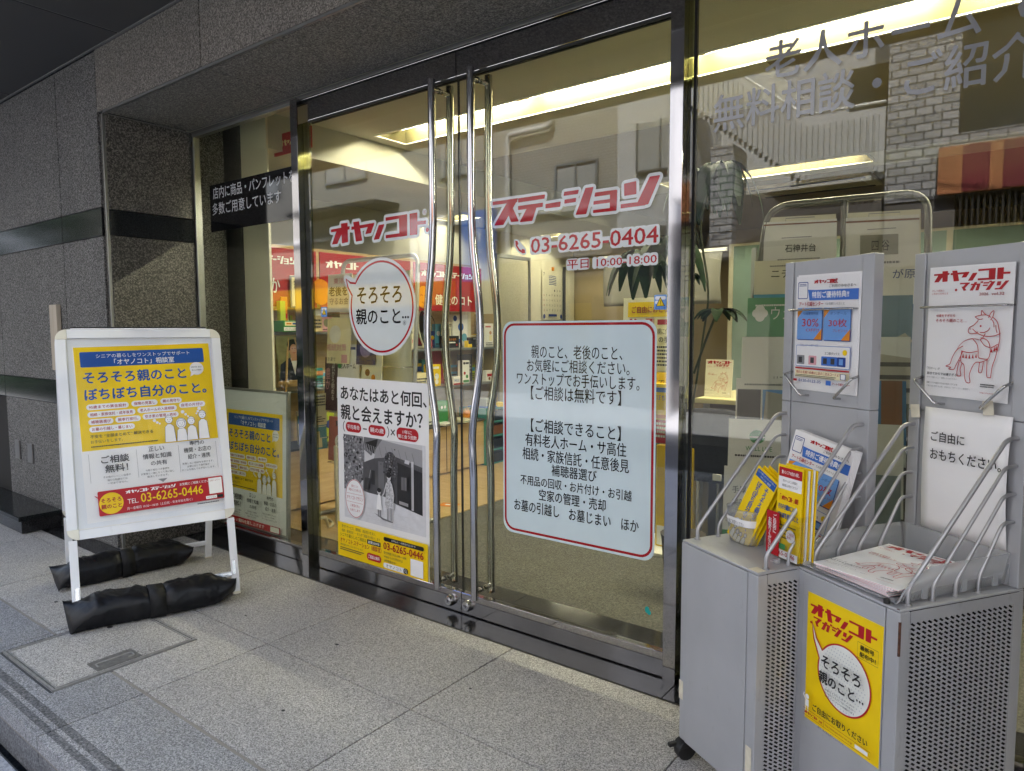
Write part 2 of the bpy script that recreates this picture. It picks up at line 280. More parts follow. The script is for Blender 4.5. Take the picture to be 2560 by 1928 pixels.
HORSE = [[(1335, 850), (1380, 835), (1440, 830), (1480, 850)], [(1340, 852), (1375, 872), (1410, 866)], [(1370, 880), (1330, 925), (1290, 950), (1280, 985), (1300, 1005), (1340, 1003), (1365, 1000)], [(1390, 990), (1430, 990), (1465, 970), (1478, 945)],
    [(1395, 835), (1395, 790), (1420, 815), (1440, 830)], [(1460, 855), (1480, 810), (1505, 790), (1500, 840), (1480, 875)], [(1500, 850), (1540, 890), (1560, 960), (1568, 1000), (1570, 1060), (1555, 1150), (1540, 1230), (1520, 1300), (1510, 1400), (1500, 1407), (1475, 1392), (1470, 1245)],
    [(1320, 960), (1370, 1000), (1440, 1025), (1520, 1020), (1575, 995)], [(1440, 1000), (1420, 1040), (1395, 1060)], [(1490, 870), (1510, 900), (1515, 940)], [(1530, 920), (1535, 960), (1545, 990)],
    [(1390, 1060), (1330, 1050), (1260, 1070), (1210, 1110), (1180, 1160)], [(1240, 1120), (1180, 1160), (1140, 1230), (1120, 1290), (1080, 1310), (1130, 1320), (1110, 1335), (1160, 1340), (1180, 1300), (1210, 1240), (1240, 1170)],
    [(1330, 1055), (1370, 1100), (1385, 1160), (1390, 1220), (1430, 1235), (1480, 1230), (1495, 1160), (1480, 1090), (1450, 1055), (1400, 1040)], [(1400, 1060), (1440, 1110), (1490, 1130)], [(1225, 1165), (1300, 1180), (1380, 1165)], [(1500, 1130), (1530, 1115), (1558, 1095)],
    [(1230, 1170), (1225, 1260), (1260, 1300), (1270, 1400), (1290, 1455), (1325, 1455), (1315, 1390), (1340, 1310), (1370, 1270), (1420, 1265), (1480, 1240)], [(1215, 1250), (1200, 1320), (1195, 1390), (1215, 1400), (1235, 1390), (1225, 1340), (1240, 1280)],
    [(1405, 1265), (1400, 1350), (1415, 1365), (1430, 1350), (1440, 1265)], [(1370, 985), (1372, 992)]]
HORSE_T = [(x, y) for x, y in ((1247, 1188), (1277, 1192), (1308, 1194), (1340, 1190), (1370, 1184), (1508, 1130), (1532, 1118), (1548, 1108))]
def hz(x, y):      # drawing coordinates of the horse -> share of the sheet (right, down)
    return ((x-853)/803, (y-(415-.096*(x-862)))/(1165+.184*(x-862)))
class Sheet:
    """flat print on a surface: coordinates (u right, v up) in metres in the frame M; every element lies a hair above the one before"""
    def __init__(s, M, parent, w0=.0004, step=.00012): s.M = M; s.p = parent; s.w = w0; s.st = step; s.mb = {}
    def _g(s, part, m):
        k = (part, m); s.w += s.st
        if k not in s.mb: s.mb[k] = MB()
        return s.mb[k]
    def poly(s, P, m, part='printed_panel'):
        b = s._g(part, m); a = sum(P[i][0]*P[(i+1) % len(P)][1]-P[(i+1) % len(P)][0]*P[i][1] for i in range(len(P)))
        if a < 0: P = P[::-1]
        b.add([s.M @ Vector((x, y, s.w)) for x, y in P], [list(range(len(P)))])
    def rect(s, u0, v0, u1, v1, m, part='printed_panel', r=0):
        if r:
            P = []
            for cx, cy_, a in ((u1-r, v1-r, 0), (u0+r, v1-r, 90), (u0+r, v0+r, 180), (u1-r, v0+r, 270)):
                P += [(cx+r*math.cos(rad(a+t)), cy_+r*math.sin(rad(a+t))) for t in range(0, 91, 15)]
        else: P = [(u0, v0), (u1, v0), (u1, v1), (u0, v1)]
        s.poly(P, m, part)
    def ell(s, u, v, ru, rv, m, part='printed_panel', n=32): s.poly([(u+ru*math.cos(2*math.pi*k/n), v+rv*math.sin(2*math.pi*k/n)) for k in range(n)], m, part)
    def ring(s, P, wd, m, part='border_line', closed=True):
        s.line(P+([P[0]] if closed else []), wd, m, part)
    def line(s, P, wd, m, part='line_drawing', sm=0):
        if sm: P = [(q.x, q.y) for q in smoothpath([(x, y, 0) for x, y in P], sm)]
        b = s._g(part, m); n = len(P); vs = []; cl = n > 2 and abs(P[0][0]-P[-1][0])+abs(P[0][1]-P[-1][1]) < 1e-7
        for i in range(n):
            a = Vector(P[i-1 if i else (n-2 if cl else 0)]); c = Vector(P[i+1 if i < n-1 else (1 if cl else n-1)]); d = c-a
            d = d.normalized() if d.length else Vector((1, 0)); q = Vector(P[i]); nn = Vector((-d.y, d.x))*wd/2
            vs += [s.M @ Vector((q.x-nn.x, q.y-nn.y, s.w)), s.M @ Vector((q.x+nn.x, q.y+nn.y, s.w))]
        b.add(vs, [(2*i, 2*i+2, 2*i+3, 2*i+1) for i in range(n-1)])
    def txt(s, t, u0, v0, u1, v1, m, part='lettering', bold=0, shear=0, rot=0, align='LEFT', line=1.0, space=1.0, res=2, w=None, fit=True):
        v, f = glyphs(t, 0, shear, res, align, line, space)
        if len(v) == 0: return
        if bold:      # heavier strokes: the same letters laid again, shifted a little, each a hair above the last
            n = max(1, t.count('\n')+1); e = bold*.55*(v1-v0)/n
            for dx, dy in ((e, 0), (-e, 0), (0, e), (0, -e)):
                s.w += .00002; s.txt(t, u0+e+dx, v0+e+dy, u1-e+dx, v1-e+dy, m, part, 0, shear, rot, align, line, space, res)
            return
        mn = v.min(0); mx = v.max(0); sz = np.maximum(mx-mn, 1e-6)
        q = (v-mn)/sz*np.array([u1-u0, v1-v0])+np.array([u0, v0])
        if rot:
            c = np.array([(u0+u1)/2, (v0+v1)/2]); a = rad(rot); R = np.array([[math.cos(a), -math.sin(a)], [math.sin(a), math.cos(a)]]); q = (q-c) @ R.T+c
        b = s._g(part, m); ww = s.w if w is None else w
        b.add([s.M @ Vector((x, y, ww)) for x, y in q], f)
    def logo(s, P, u0, v0, h, m, part='lettering', rnd=.035, halo=None, hm=None, sx=1.0):
        if halo:
            for p in P: s.poly([(u0+x*h*sx, v0+y*h) for x, y in grow(p, halo)], hm, part+'_outline')
        for p in P:
            s.poly([(u0+x*h*sx, v0+y*h) for x, y in grow(p, rnd)], m, part)
    def tiny(s, u0, v0, u1, v1, m, part='small_print', rows=1, seed=0):
        """rows of small print too small to read in the photo, as broken dashes"""
        rnd = random.Random(seed+int(u0*9999)+int(v0*7777)); h = (v1-v0)/rows
        for i in range(rows):
            x = u0; e = u1-(u1-u0)*rnd.random()*.18
            y = v1-(i+.5)*h
            while x < e:
                w = h*(.35+rnd.random()*.5); s.rect(x, y-h*.27, min(e, x+w*.8), y+h*.27, m, part); x += w
    def done(s):
        r = []
        for (part, m), b in s.mb.items(): r.append(b.build(part, MT[m] if isinstance(m, str) else m, s.p))
        return r
RED = ink('#B0121F'); DRED = ink('#A01420'); YEL = ink('#F0CC00'); YEL2 = ink('#E9C400'); BLU = ink('#1650A0'); BLK = ink('#141416'); WHT = ink('#EDEDEF'); GRY = ink('#8A8C90'); LGR = ink('#B9BCC2')
LBL = ink('#6FA0E0'); MBL = ink('#3C70C8'); NAV = ink('#1F3F8F'); ORG = ink('#E08A1E'); GRN = ink('#3E8E4A'); DGY = ink('#3C3C40'); CRM = ink('#EFE6BE'); PNK = ink('#D9A0A8')
def paper(name, w, h, M, parent, m='paper', th=.0006):
    b = MB(); b.box(0, w, 0, h, -th, 0, M=M); return b.build(name, MT[m] if isinstance(m, str) else m, parent)
# ================================================================== SETTING
W, G = 1.755, 2.262
def struct(name, mb, m=None, bevel=0): return tag(mb.build(name, m, None, bevel), kind='structure')
# platform paving: slabs with open joints over dark grout
b = MB(); b.box(-12, 6, .79, 2.25, -.05, -.006, MT['grout']); b.box(-12, -3.21, 1.0725, 1.0835, -.006, -.0015, MT['sealant']); b.box(-2.685, 6, 1.0725, 1.0835, -.006, -.0015, MT['sealant'])
rnd = random.Random(3); j = .0028
xs = [-2.43+.81*k for k in range(-12, 11)]
ys = [1.078, 1.557, 2.114]
for i in range(len(xs)-1):
    for y0, y1 in zip(ys[:-1], ys[1:]):
        t = rnd.uniform(-.04, .04)
        if y0 == 1.078 and abs(xs[i]+3.24) < .02:      # hatch lies in this slab's corner
            b.box(xs[i]+j, -3.205, y0+(.0065 if y0 < 1.2 else j), y1-j, -.03, 0, MT['granite_floor'], tone=t)
            b.box(-3.205, -2.69, 1.41, y1-j, -.03, 0, MT['granite_floor'], tone=t)
            b.box(-2.69, xs[i+1]-j, y0+(.0065 if y0 < 1.2 else j), y1-j, -.03, 0, MT['granite_floor'], tone=t)
        else: b.box(xs[i]+j, xs[i+1]-j, y0+(.0065 if y0 < 1.2 else j), y1-j, -.03, 0, MT['granite_floor'], tone=t)
for i in range(len(xs)-1):
    t = rnd.uniform(-.05, .05)
    if abs(xs[i]+3.24) < .02:
        segs = [(xs[i]+j, -3.205, .75, 1.078), (-3.205, -2.69, .75, .878), (-2.69, xs[i+1]-j, .75, 1.078)]
    else: segs = [(xs[i]+j, xs[i+1]-j, .75, 1.078)]
    for a, c, y0, y1 in segs:
        for q0, q1, m_ in ((.75, .775, 'granite_border'), (.775, .797, 'granite_step'), (.797, .812, 'granite_border'), (.812, .838, 'granite_step'), (.838, min(y1, 1.078)-(j+.003 if y1 > 1 else 0), 'granite_border')): b.box(a, c, q0, q1, -.045, 0, MT[m_], tone=t)
for gx, gy, gr_ in ((-1.19, 1.36, .011), (-1.95, 1.30, .007), (-2.2, 1.72, .009), (-1.55, 1.78, .006), (-3.6, 1.22, .010), (-2.75, 1.66, .006), (-1.36, 1.12, .008)):
    b.add([(gx+gr_*math.cos(q*.785)*(1+.3*math.sin(q*2.1)), gy+gr_*.8*math.sin(q*.785), .0006) for q in range(8)], [tuple(range(8))], MT['black_rubber'])
pav = struct('paving', b)
b = MB(); b.box(-12, 6, .765, .78, -.16, -.051, MT['grout']); b.box(-12, 6, .7505, .765, -.0505, -.0455, MT['sealant'])
for i in range(len(xs)-1): b.box(xs[i]+.002, xs[i+1]-.002, .752, .764, -.152, -.051, MT['granite_step'])
struct('step_riser', b)
b = MB()
for i in range(60):
    for k in range(9):
        b.box(-13+i*.3+.002, -13+i*.3+.298, -1.97+k*.3+.002, -1.97+k*.3+.298, -.2, -.15, MT['sidewalk_stone'], tone=rnd.uniform(-.06, .06))
b.box(-13, 5, -1.97, .735, -.21, -.154, MT['grout'])
struct('pavement', b)
b = MB(); b.box(-60, 60, -60, 40, -.40, -.30, MT['asphalt']); struct('ground', b)
b = MB(); b.box(-60, 60, -4.2, -1.99, -.31, -.26, MT['asphalt']); b.box(-60, 60, -2.15, -2.05, -.26, -.256, MT['white_paint']); struct('road', b)
b = MB(); b.box(-60, 60, -8, -4.2, -.3, -.14, MT['sidewalk_stone']); b.box(-60, 60, -1.99, -1.972, -.3, -.15, MT['sidewalk_stone']); struct('far_pavement', b)
# dark polished threshold under the doors and along the walls
b = MB()
for a, c in ((-4.14, -3.72), (-3.716, -2.80), (-2.796, -1.90), (-1.896, -.99), (-.986, -.1), (-.096, 1.6)): b.box(a, c, 2.12, 2.60, -.03, .002, MT['granite_black'])
b.box(-4.14, 1.6, 2.112, 2.12, -.03, .001, MT['dark_joint'])
struct('threshold', b)
b = MB()
for a, c in ((-7.5, -5.9), (-5.896, -4.93), (-4.926, -4.16)): b.box(a, c, 1.635, 1.754, -.03, .003, MT['granite_black'])
struct('dark_border', b)
# floor hatch
t = thing('floor_hatch', 'square steel framed floor hatch with granite infill in front of the sign stand', 'hatch', (-2.95, 1.145, 0))
b = MB(); x0, x1, y0, y1 = -.24, .25, -.255, .26
for k, (o, wd_) in enumerate(((0, .007), (.012, .006))):
    b.box(x0+o, x1-o, y0+o, y0+o+wd_, -.02, .003); b.box(x0+o, x1-o, y1-o-wd_, y1-o, -.02, .003)
    b.box(x0+o, x0+o+wd_, y0+o+wd_, y1-o-wd_, -.02, .003); b.box(x1-o-wd_, x1-o, y0+o+wd_, y1-o-wd_, -.02, .003)
b.build('frame', mat('hatch_metal', (.30, .295, .285), .5, .25, var=.2, scale=40), t)
b = MB(); b.box(x0+.0185, x1-.0185, y0+.0185, y1-.0185, -.02, .001); b.build('granite_infill', MT['granite_floor'], t)
b = MB(); b.box(x0+.006, x1-.006, y0+.006, y1-.006, -.03, -.006); b.build('gap', MT['grout'], t)
b = MB(); b.box(.13, .225, -.10, .06, .0012, .0032); hh = b.build('handle_plate', mat('hatch_plate', (.16, .158, .15), .5, .3, var=.25, scale=60), t)
b = MB(); b.tube(fillet([(.195, -.085, .004), (.165, -.085, .004), (.165, .045, .004), (.2, .045, .004), (.2, .02, .004)], .012), .0035, 6); b.build('lift_handle', MT['hatch_metal'], t)
b = MB(); b.tube([(-.15, .1, .001), (-.15, .1, .0035)], .011, 12); b.build('screw_cap', MT['black_rubber'], t)
# ---- stone wall on the left
t = thing('granite_wall', 'grey flamed granite wall with two dark polished bands left of the shop window', 'wall', (-5, W, 0))
bays = [(-9.5, -5.885), (-5.877, -4.752), (-4.744, -4.205)]
def wb(dims, m, name):
    x0, x1, y0, y1, z0, z1 = dims; b = MB(); b.box(x0+5, x1+5, y0-W, y1-W, z0, z1, tone=rnd.uniform(-.08, .08)); return b.build(name, MT[m], t, .0015)
for k, (x0, x1) in enumerate(bays):
    if k > 0: wb((x0, x1, W, W+.05, .003, .793), 'granite_wall', 'stone_panel'); 
    wb((x0, x1, W, W+.05, .945, 1.778), 'granite_wall', 'stone_panel')
    wb((x0, x1, W, W+.05, 1.940, 2.77), 'granite_wall', 'stone_panel')
    wb((x0, x1, W-.002, W+.04, .797, .941), 'granite_polished', 'polished_band')
    wb((x0, x1, W-.002, W+.04, 1.782, 1.936), 'granite_polished', 'polished_band')
b = MB(); b.box(-4.5, .80, .03, .2, 0, 2.78); b.box(-.877, .80, .0485, .2, 0, 2.78); b.build('backing', MT['dark_joint'], t)
# corner strip and reveal
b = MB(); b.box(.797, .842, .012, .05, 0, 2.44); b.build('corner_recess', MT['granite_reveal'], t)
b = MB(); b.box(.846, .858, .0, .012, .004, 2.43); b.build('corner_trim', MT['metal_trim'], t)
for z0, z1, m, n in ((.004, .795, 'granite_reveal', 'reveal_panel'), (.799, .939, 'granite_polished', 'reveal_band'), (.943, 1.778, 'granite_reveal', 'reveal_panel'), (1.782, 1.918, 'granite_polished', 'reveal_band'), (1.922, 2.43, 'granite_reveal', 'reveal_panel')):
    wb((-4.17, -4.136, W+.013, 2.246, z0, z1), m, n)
b = MB(); b.box(.83, .858, .4915, .53, .004, 2.43); b.build('jamb_strip', MT['metal_trim'], t)
b = MB(); b.box(.80, .862, .013, .53, 2.4305, 2.436); b.build('edge_trim', MT['canopy_seam'], t)
# small fittings on the wall
for x, z, lab in ((-5.69, .43, 'left of two small steel plates on the granite wall beside the sign stand'), (-5.455, .427, 'right of two small steel plates on the granite wall beside the sign stand')):
    t2 = thing('wall_plate', lab, 'wall plate', (x, W, z), 0, 'steel plates on the granite wall')
    boxobj('plate', (-.042, .042, -.012, 0, -.066, .066), mat('plate_grey', (.17, .165, .16), .45, .3), t2, .004); boxobj('back_box', (-.034, .034, -.002, .0, -.058, .058), 'black_rubber', t2)
    b = MB(); [b.tube([(0, -.0085, zz), (0, -.0105, zz)], .004, 8) for zz in (-.055, .055)]; b.build('screw', MT['metal_trim'], t2)
t2 = thing('wooden_nameplate', 'narrow pale wooden nameplate standing on end against the granite wall above the sign', 'nameplate', (-4.875, W, 1.2))
boxobj('plank', (-.060, .046, -.03, -.002, -.19, .215), 'pale_wood', t2, .004)
Sheet(frameM((-.062, -.0305, -.19), (1, 0, 0), (0, 0, 1)), t2).txt('石\n材\n館', .035, .22, .08, .35, ink('#7A6A48'), 'carved_letters')
b = MB(); b.box(-1.2, 1.0, -.10, .10, 0, .10); b.box(-1.22, 1.02, -.115, .10, .104, .135)
t2 = thing('stone_bench', 'low black polished stone bench at the foot of the granite wall, far left', 'bench', (-6.0, 1.655, 0))
bb = MB(); bb.box(-1.2, 1.02, -.13, .09, .004, .085); bb.build('base', MT['granite_black'], t2, .003)
bb = MB(); bb.box(-1.22, 1.04, -.15, .09, .0855, .115); bb.build('seat_slab', MT['granite_polished'], t2, .004)
t2 = thing('low_window', 'low teal tinted window under the polished band at the far left edge', 'window', (-6.7, W, 0))
boxobj('glass_pane', (-.9, .78, .09, .10, .12, .79), 'edge_glass', t2); bb = MB(); bb.box(-.9, .78, .35, .36, .0, .79); bb.build('blind', MT['teal_panel'], t2)
bb = MB(); bb.box(-.9, .80, .07, .12, .08, .118); bb.box(.781, .80, .07, .12, .118, .79); bb.build('frame', MT['brushed_steel'], t2)
bb = MB(); bb.box(-3.2, .80, .03, .6, -.03, .078); bb.build('sill', MT['sidewalk_stone'], t2)
# ---- the storeys above the shop, which keep the entrance in shade
b = MB(); b.box(-14, 8, W-.01, 12, 2.96, 8.6, MT['granite_wall']); b.box(-14, -4.21, W+.22, 2.5, -.1, 2.955, MT['granite_wall']); b.box(4.25, 8, W, 12, -.1, 2.955, MT['granite_wall']); b.box(-14, 8, 9.7, 12, -.1, 2.955, MT['granite_wall']); b.box(2.07, 4.24, W, 2.5, -.1, 2.955, MT['granite_wall'])
b.box(-14, -7.05, 2.5, 9.69, -.1, 2.955, MT['granite_wall'])
struct('upper_storeys', b)
b = MB(); b.box(.45, 1.6, 1.35, 2.24, .003, 2.43); struct('added_side_pier', b, MT['granite_wall'])  # unseen pier, added to shade the rack's perforated side
# ---- fascia and soffit over the entrance
b = MB(); fj = [-4.2015, -3.115, -2.08, -1.045, -.01, 1.025, 2.06]
for k in range(len(fj)-1): b.box(fj[k]+.004, fj[k+1]-.004, W, W+.045, 2.447, 2.775, MT['granite_soffit'], tone=rnd.uniform(-.05, .05))
b.box(-4.2, 2.06, W+.02, W+.3, 2.45, 2.78, MT['dark_joint'])
b.box(-4.135, 2.06, W+.002, W+.012, 2.433, 2.446, MT['metal_trim'])
mat('lime_streak', (.24, .235, .22), .9, var=.4, scale=60)
zz_ = 2.76
for k in range(14): b.box(-3.098+.0015*math.sin(k*1.7), -3.0935+.0022*math.sin(k*2.3+1), W-.0008, W-.0001, zz_-.020*(k+1)+.002, zz_-.020*k, MT['lime_streak'])
struct('stone_beam', b)
b = MB(); sj = [-4.132, -3.09, -2.057, -1.024, .01, 1.04, 2.06]
for k in range(len(sj)-1): b.box(sj[k]+.004, sj[k+1]-.004, W+.0135, 2.243, 2.437, 2.47, MT['granite_soffit'], tone=rnd.uniform(-.05, .05))
b.box(-4.13, 2.06, W+.013, 2.245, 2.4385, 2.46, MT['canopy_seam'])
struct('entrance_soffit', b)
b = MB()
cj = [-9.98, -8.45, -6.92, -5.42, -3.88, -2.34, -.8, .74, 2.3]
for k in range(len(cj)-1): b.box(cj[k]+.009, cj[k+1]-.009, .3, W-.014, 2.783, 2.85, MT['canopy_panel'])
b.box(-9.97, 2.29, .305, W-.013, 2.787, 2.84, MT['canopy_seam']); b.box(-9.97, 2.29, W-.013, W+.0, 2.778, 2.80, MT['canopy_seam'])
b.box(-9.98, 2.3, .22, .3, 2.76, 3.0, MT['granite_soffit']); b.box(-9.98, 2.3, .3, W-.012, 2.86, 3.0, MT['granite_soffit'])
struct('canopy_ceiling', b)
# ================================================================== SHOP FRONT
M_G = frameM((0, G-.0055, 0), (1, 0, 0), (0, 0, 1))
def Msheet(x0, z0, y=G-.0055): return frameM((x0, y, z0), (1, 0, 0), (0, 0, 1))
# steel frame round the opening
t = thing('shopfront_frame', 'mirror polished steel frame around the glass doors and windows', 'door frame', (-3.09, G, 0))
def fb(name, x0, x1, y0, y1, z0, z1, m='mirror_steel', bv=.0015): return boxobj(name, (x0+3.09, x1+3.09, y0-G, y1-G, z0, z1), m, t, bv)
fb('head_trim', -4.13, 1.6, 2.248, 2.29, 2.418, 2.436, 'metal_trim'); fb('head_rail', -3.062, -1.037, 2.245, 2.275, 2.407, 2.417)
fb('head_gap', -3.062, -1.037, 2.256, 2.285, 2.4, 2.407, 'gap_black', 0)
fb('jamb', -3.12, -3.064, 2.225, 2.30, 0, 2.4175); fb('jamb', -1.036, -.988, 2.225, 2.30, 0, 2.4175)
fb('glass_fin', -3.060, -3.008, 2.257, 2.267, .02, 2.30, 'edge_glass', 0)
fb('seal', -.966, -.957, 2.254, 2.27, 0, 2.4175, 'gap_black', 0); fb('glass_fin', -.987, -.967, 2.257, 2.267, .02, 2.4175, 'edge_glass', 0)
V_RED, V_DRED, V_BLK, V_LGR, WHL = vinyl('#B0121F'), vinyl('#A01420'), vinyl('#101012'), vinyl('#BFC1C4'), vinyl('#DCE0E2')
# left fixed window
t = thing('shop_window', 'narrow fixed shop window left of the glass doors with black notice strip', 'window', (-3.6, G, 0))
boxobj('glass_pane', (-.515, .479, -.005, .005, .085, 2.405), 'shop_glass', t)
b = MB(); b.box(-.53, -.516, -.012, .03, 0, 2.4175); b.box(-.515, .479, -.010, .03, 2.4055, 2.4175); b.build('frame', MT['frame_grey'], t, .001)
b = MB(); b.box(-.53, .479, -.01, .03, .004, .0845); b.build('bottom_rail', MT['mirror_steel'], t, .0015)
st_ = MB(); S = Sheet(frameM((-3.96+3.6, -.0055, 1.83), (1, 0, 0), (0, 0, 1)), t, .0004, .00005)
S.rect(0, 0, .83, .27, V_BLK, 'notice_strip')
S.txt('店内に商品・パンフレットを', .035, .187, .825, .255, V_LGR, 'notice_lettering', .012); S.txt('多数ご用意しています', .025, .095, .70, .165, V_LGR, 'notice_lettering', .012); S.done()
# right fixed window
t = thing('display_window', 'large fixed shop window on the right with big white lettering', 'window', (-.95, G, 0))
boxobj('glass_pane', (-.006, 2.5, -.005, .005, .085, 2.405), 'right_glass', t)
b = MB(); b.box(-.006, 2.5, -.01, .03, .004, .0845); b.build('bottom_rail', MT['mirror_steel'], t, .0015)
b = MB(); b.box(-.006, 2.5, -.01, .03, 2.4055, 2.4175); b.build('frame', MT['frame_grey'], t)
S = Sheet(frameM((0, -.0055, 0), (1, 0, 0), (0, 0, 1)), t, .0004, .00005); o = .95
WG = vinyl('#8E9094')
S.txt('老人ホーム', -.735+o, 2.015, -.175+o, 2.128, WG, 'lettering', .022); S.txt('無料相談・ご紹介', -.897+o, 1.885, -.045+o, 2.003, WG, 'lettering', .022)
S.txt('のご案内', -.10+o, 2.015, .38+o, 2.128, WG, 'lettering', .022); S.done()
# ---- glass doors

def door(name, label, x0, x1, hx, sgn):
    t = thing(name, label, 'glass door', (x0, G, 0)); w = x1-x0
    boxobj('glass_pane', (.002, w-.002, -.005, .005, .0985, 2.299), 'shop_glass', t)
    boxobj('bottom_rail', (0, w, -.016, .016, .006, .098), 'mirror_steel', t, .002)
    boxobj('top_rail', (0, w, -.016, .016, 2.2995, 2.399), 'mirror_steel', t, .002)
    b = MB(); b.box(0, w, -.0155, -.0055, 2.290, 2.2993); b.box(0, w, .0055, .0155, 2.290, 2.2993); b.build('reflection_mask', MT['black_rubber'], t)  # black strips added to hide the reflection under the top rail
    boxobj('edge_seal', (0 if sgn > 0 else w-.0015, .0015 if sgn > 0 else w, -.004, .004, .0985, 2.299), 'black_rubber', t)
    prof = [(0, 2.30), (0, 2.0), (0, 1.75), (.003, 1.66), (.010, 1.56), (.027, 1.435), (.038, 1.335), (.042, 1.24), (.038, 1.13), (.022, 1.0), (.004, .895), (-.006, .80), (-.003, .70), (0, .6), (0, .4), (0, .104)]
    h = tag(bpy.data.objects.new('pull_handle', None)); C.objects.link(h); h.parent = t
    for y in (-.057, .057):
        b = MB(); b.tube(smoothpath([(hx-x0+sgn*d, y, z) for d, z in prof], 7), .0165, 20); b.build('bar', MT['pull_steel'], h)
    for z in (.138, 2.262):
        b = MB(); b.tube([(hx-x0, -.057, z), (hx-x0, -.0055, z)], .0105, 14); b.tube([(hx-x0, .0055, z), (hx-x0, .057, z)], .0105, 14); b.tube([(hx-x0, -.016, z), (hx-x0, -.009, z)], .0125, 14, MT['black_rubber']); b.mats = [MT['brushed_steel'], MT['black_rubber']]; b.mi = [0 if i < len(b.f)*.67 else 1 for i in range(len(b.f))]
        b.build('standoff', None, h)
    lx = (w-.055) if sgn < 0 else .045
    l = tag(bpy.data.objects.new('lock_cylinder', None)); C.objects.link(l); l.parent = t
    b = MB(); b.tube([(lx, -.016, .052), (lx, -.030, .052), (lx, -.040, .052)], [.026, .025, .019], 24); b.build('collar', MT['brushed_steel'], l)
    b = MB(); b.tube([(lx, -.040, .052), (lx, -.0425, .052)], .0125, 20); b.build('plug', MT['pull_steel'], l)
    b = MB(); b.box(lx-.0015, lx+.0015, -.0432, -.0424, .045, .059); b.build('keyhole', MT['gap_black'], l)
    return t
HXL, HXR = -2.107, -1.891
dl = door('glass_door', 'left leaf of the glass double door, with round speech bubble sticker and paper poster', -3.002, -2.0065, HXL, -1)
dr = door('glass_door', 'right leaf of the glass double door, with large pale blue notice board sticker', -2.0035, -1.038, HXR, 1)
# vinyl on the left leaf
S = Sheet(frameM((0, -.0055, 0), (1, 0, 0), (0, 0, 1)), dl, .0004, .00005); o = 3.002
S.logo(LOGO_OY, -2.852+o, 1.675, .094, V_RED, 'logo', .03, .17, WHL); S.logo([grow([(7.04, .15)], .1)], -2.852+o, 1.675, .094, V_RED, 'logo', .01, .13, WHL)
S.ell(-2.205+o, 1.768, .014, .014, WHL, 'logo_outline'); S.txt('R', -2.208+o, 1.763, -2.202+o, 1.772, V_RED, 'logo'); S.ring([(-2.205+o+.0085*math.cos(k*.42), 1.768+.0085*math.sin(k*.42)) for k in range(15)], .001, V_RED, 'logo')
S.done()
stk = tag(bpy.data.objects.new('speech_bubble_sticker', None)); C.objects.link(stk); stk.parent = dl
S = Sheet(frameM((o, -.0055, 0), (1, 0, 0), (0, 0, 1)), stk, .0004, .00005)
def bubble(S, cx, cz, rx, rz, tail, j1, j2, fill, line, lw, halo, hm, part='bubble'):
    a1 = math.atan2((j1[1]-cz)/rz, (j1[0]-cx)/rx); a2 = math.atan2((j2[1]-cz)/rz, (j2[0]-cx)/rx)
    if a2 < a1: a2 += 2*math.pi
    P = []
    for k in range(61):
        a = a2+(2*math.pi-(a2-a1))*k/60; P.append((cx+rx*math.cos(a), cz+rz*math.sin(a)))
    m1 = ((tail[0]*.55+j1[0]*.45), (tail[1]*.42+j1[1]*.58)-rz*.03)
    m2 = ((tail[0]*.72+j2[0]*.28), (tail[1]*.5+j2[1]*.5))
    P += [m1, tail, m2]
    if halo:
        S.ell(cx, cz, rx+halo, rz+halo, hm, part); S.poly(hull([(x+halo*math.cos(k*.5), y+halo*math.sin(k*.5)) for x, y in (j1, tail, j2) for k in range(13)]), hm, part)
    S.poly(P, fill, part); S.line(P+[P[0]], lw, line, 'bubble_line')
BUB = vinyl('#D5DDDE')
bubble(S, -2.50, 1.36, .2125, .211, (-2.746, 1.501), (-2.677, 1.477), (-2.703, 1.419), BUB, V_RED, .010, .019, WHL, 'bubble')
S.txt('そろそろ', -2.668, 1.376, -2.358, 1.456, V_BLK, 'lettering', .035); S.txt('親のこと', -2.678, 1.277, -2.368, 1.354, V_BLK, 'lettering', .035)
for k in range(3): S.ell(-2.352+.0165*k, 1.309, .0055, .0055, V_BLK, 'lettering')
S.ring([(-2.342+.0095*math.cos(k*.42), 1.283+.0095*math.sin(k*.42)) for k in range(15)], .0012, V_BLK, 'lettering'); S.txt('R', -2.346, 1.278, -2.338, 1.288, V_BLK, 'lettering'); S.done()
# vinyl on the right leaf
o = 2.0035; S = Sheet(frameM((o, -.0055, 0), (1, 0, 0), (0, 0, 1)), dr, .0004, .00005)
S.logo(LOGO_ST, -1.821, 1.676, .094, V_RED, 'logo', .03, .15, WHL)
def halo_txt(S, s, u0, v0, u1, v1, m, hm, bold, part, g=.0045):
    n = len(s); wd = [.55 if c in '0123456789' else (.3 if c == ':' else (.45 if c == '-' else (.25 if c == ' ' else 1))) for c in s]; tot = sum(wd); x = u0; H = v1-v0
    cells = []   # pale backing, cell by cell
    for c, q in zip(s, wd):
        cw = (u1-u0)*q/tot
        if c != ' ':
            pad = cw*.06; z0, z1 = v0, v1
            if c == '-': z0, z1 = v0+H*.42, v0+H*.56
            if c == ':': z0, z1 = v0+H*.12, v1-H*.22; pad = cw*.25
            if c == '1': pad = cw*.3
            cells.append((c, x+pad, z0, x+cw-pad, z1))
        x += cw
    for c, a, z0, e, z1 in cells:
        r = min(g*2.2, (e-a)/2+g, (z1-z0)/2+g)*.95; S.rect(a-g, z0-g, e+g, z1+g, hm, part+'_outline', r)
    S.txt(s, u0+g*.3, v0, u1-g*.3, v1, m, part, bold)
halo_txt(S, '03-6265-0404', -1.63, 1.548, -1.083, 1.606, V_RED, WHL, .035, 'phone_number', .006)
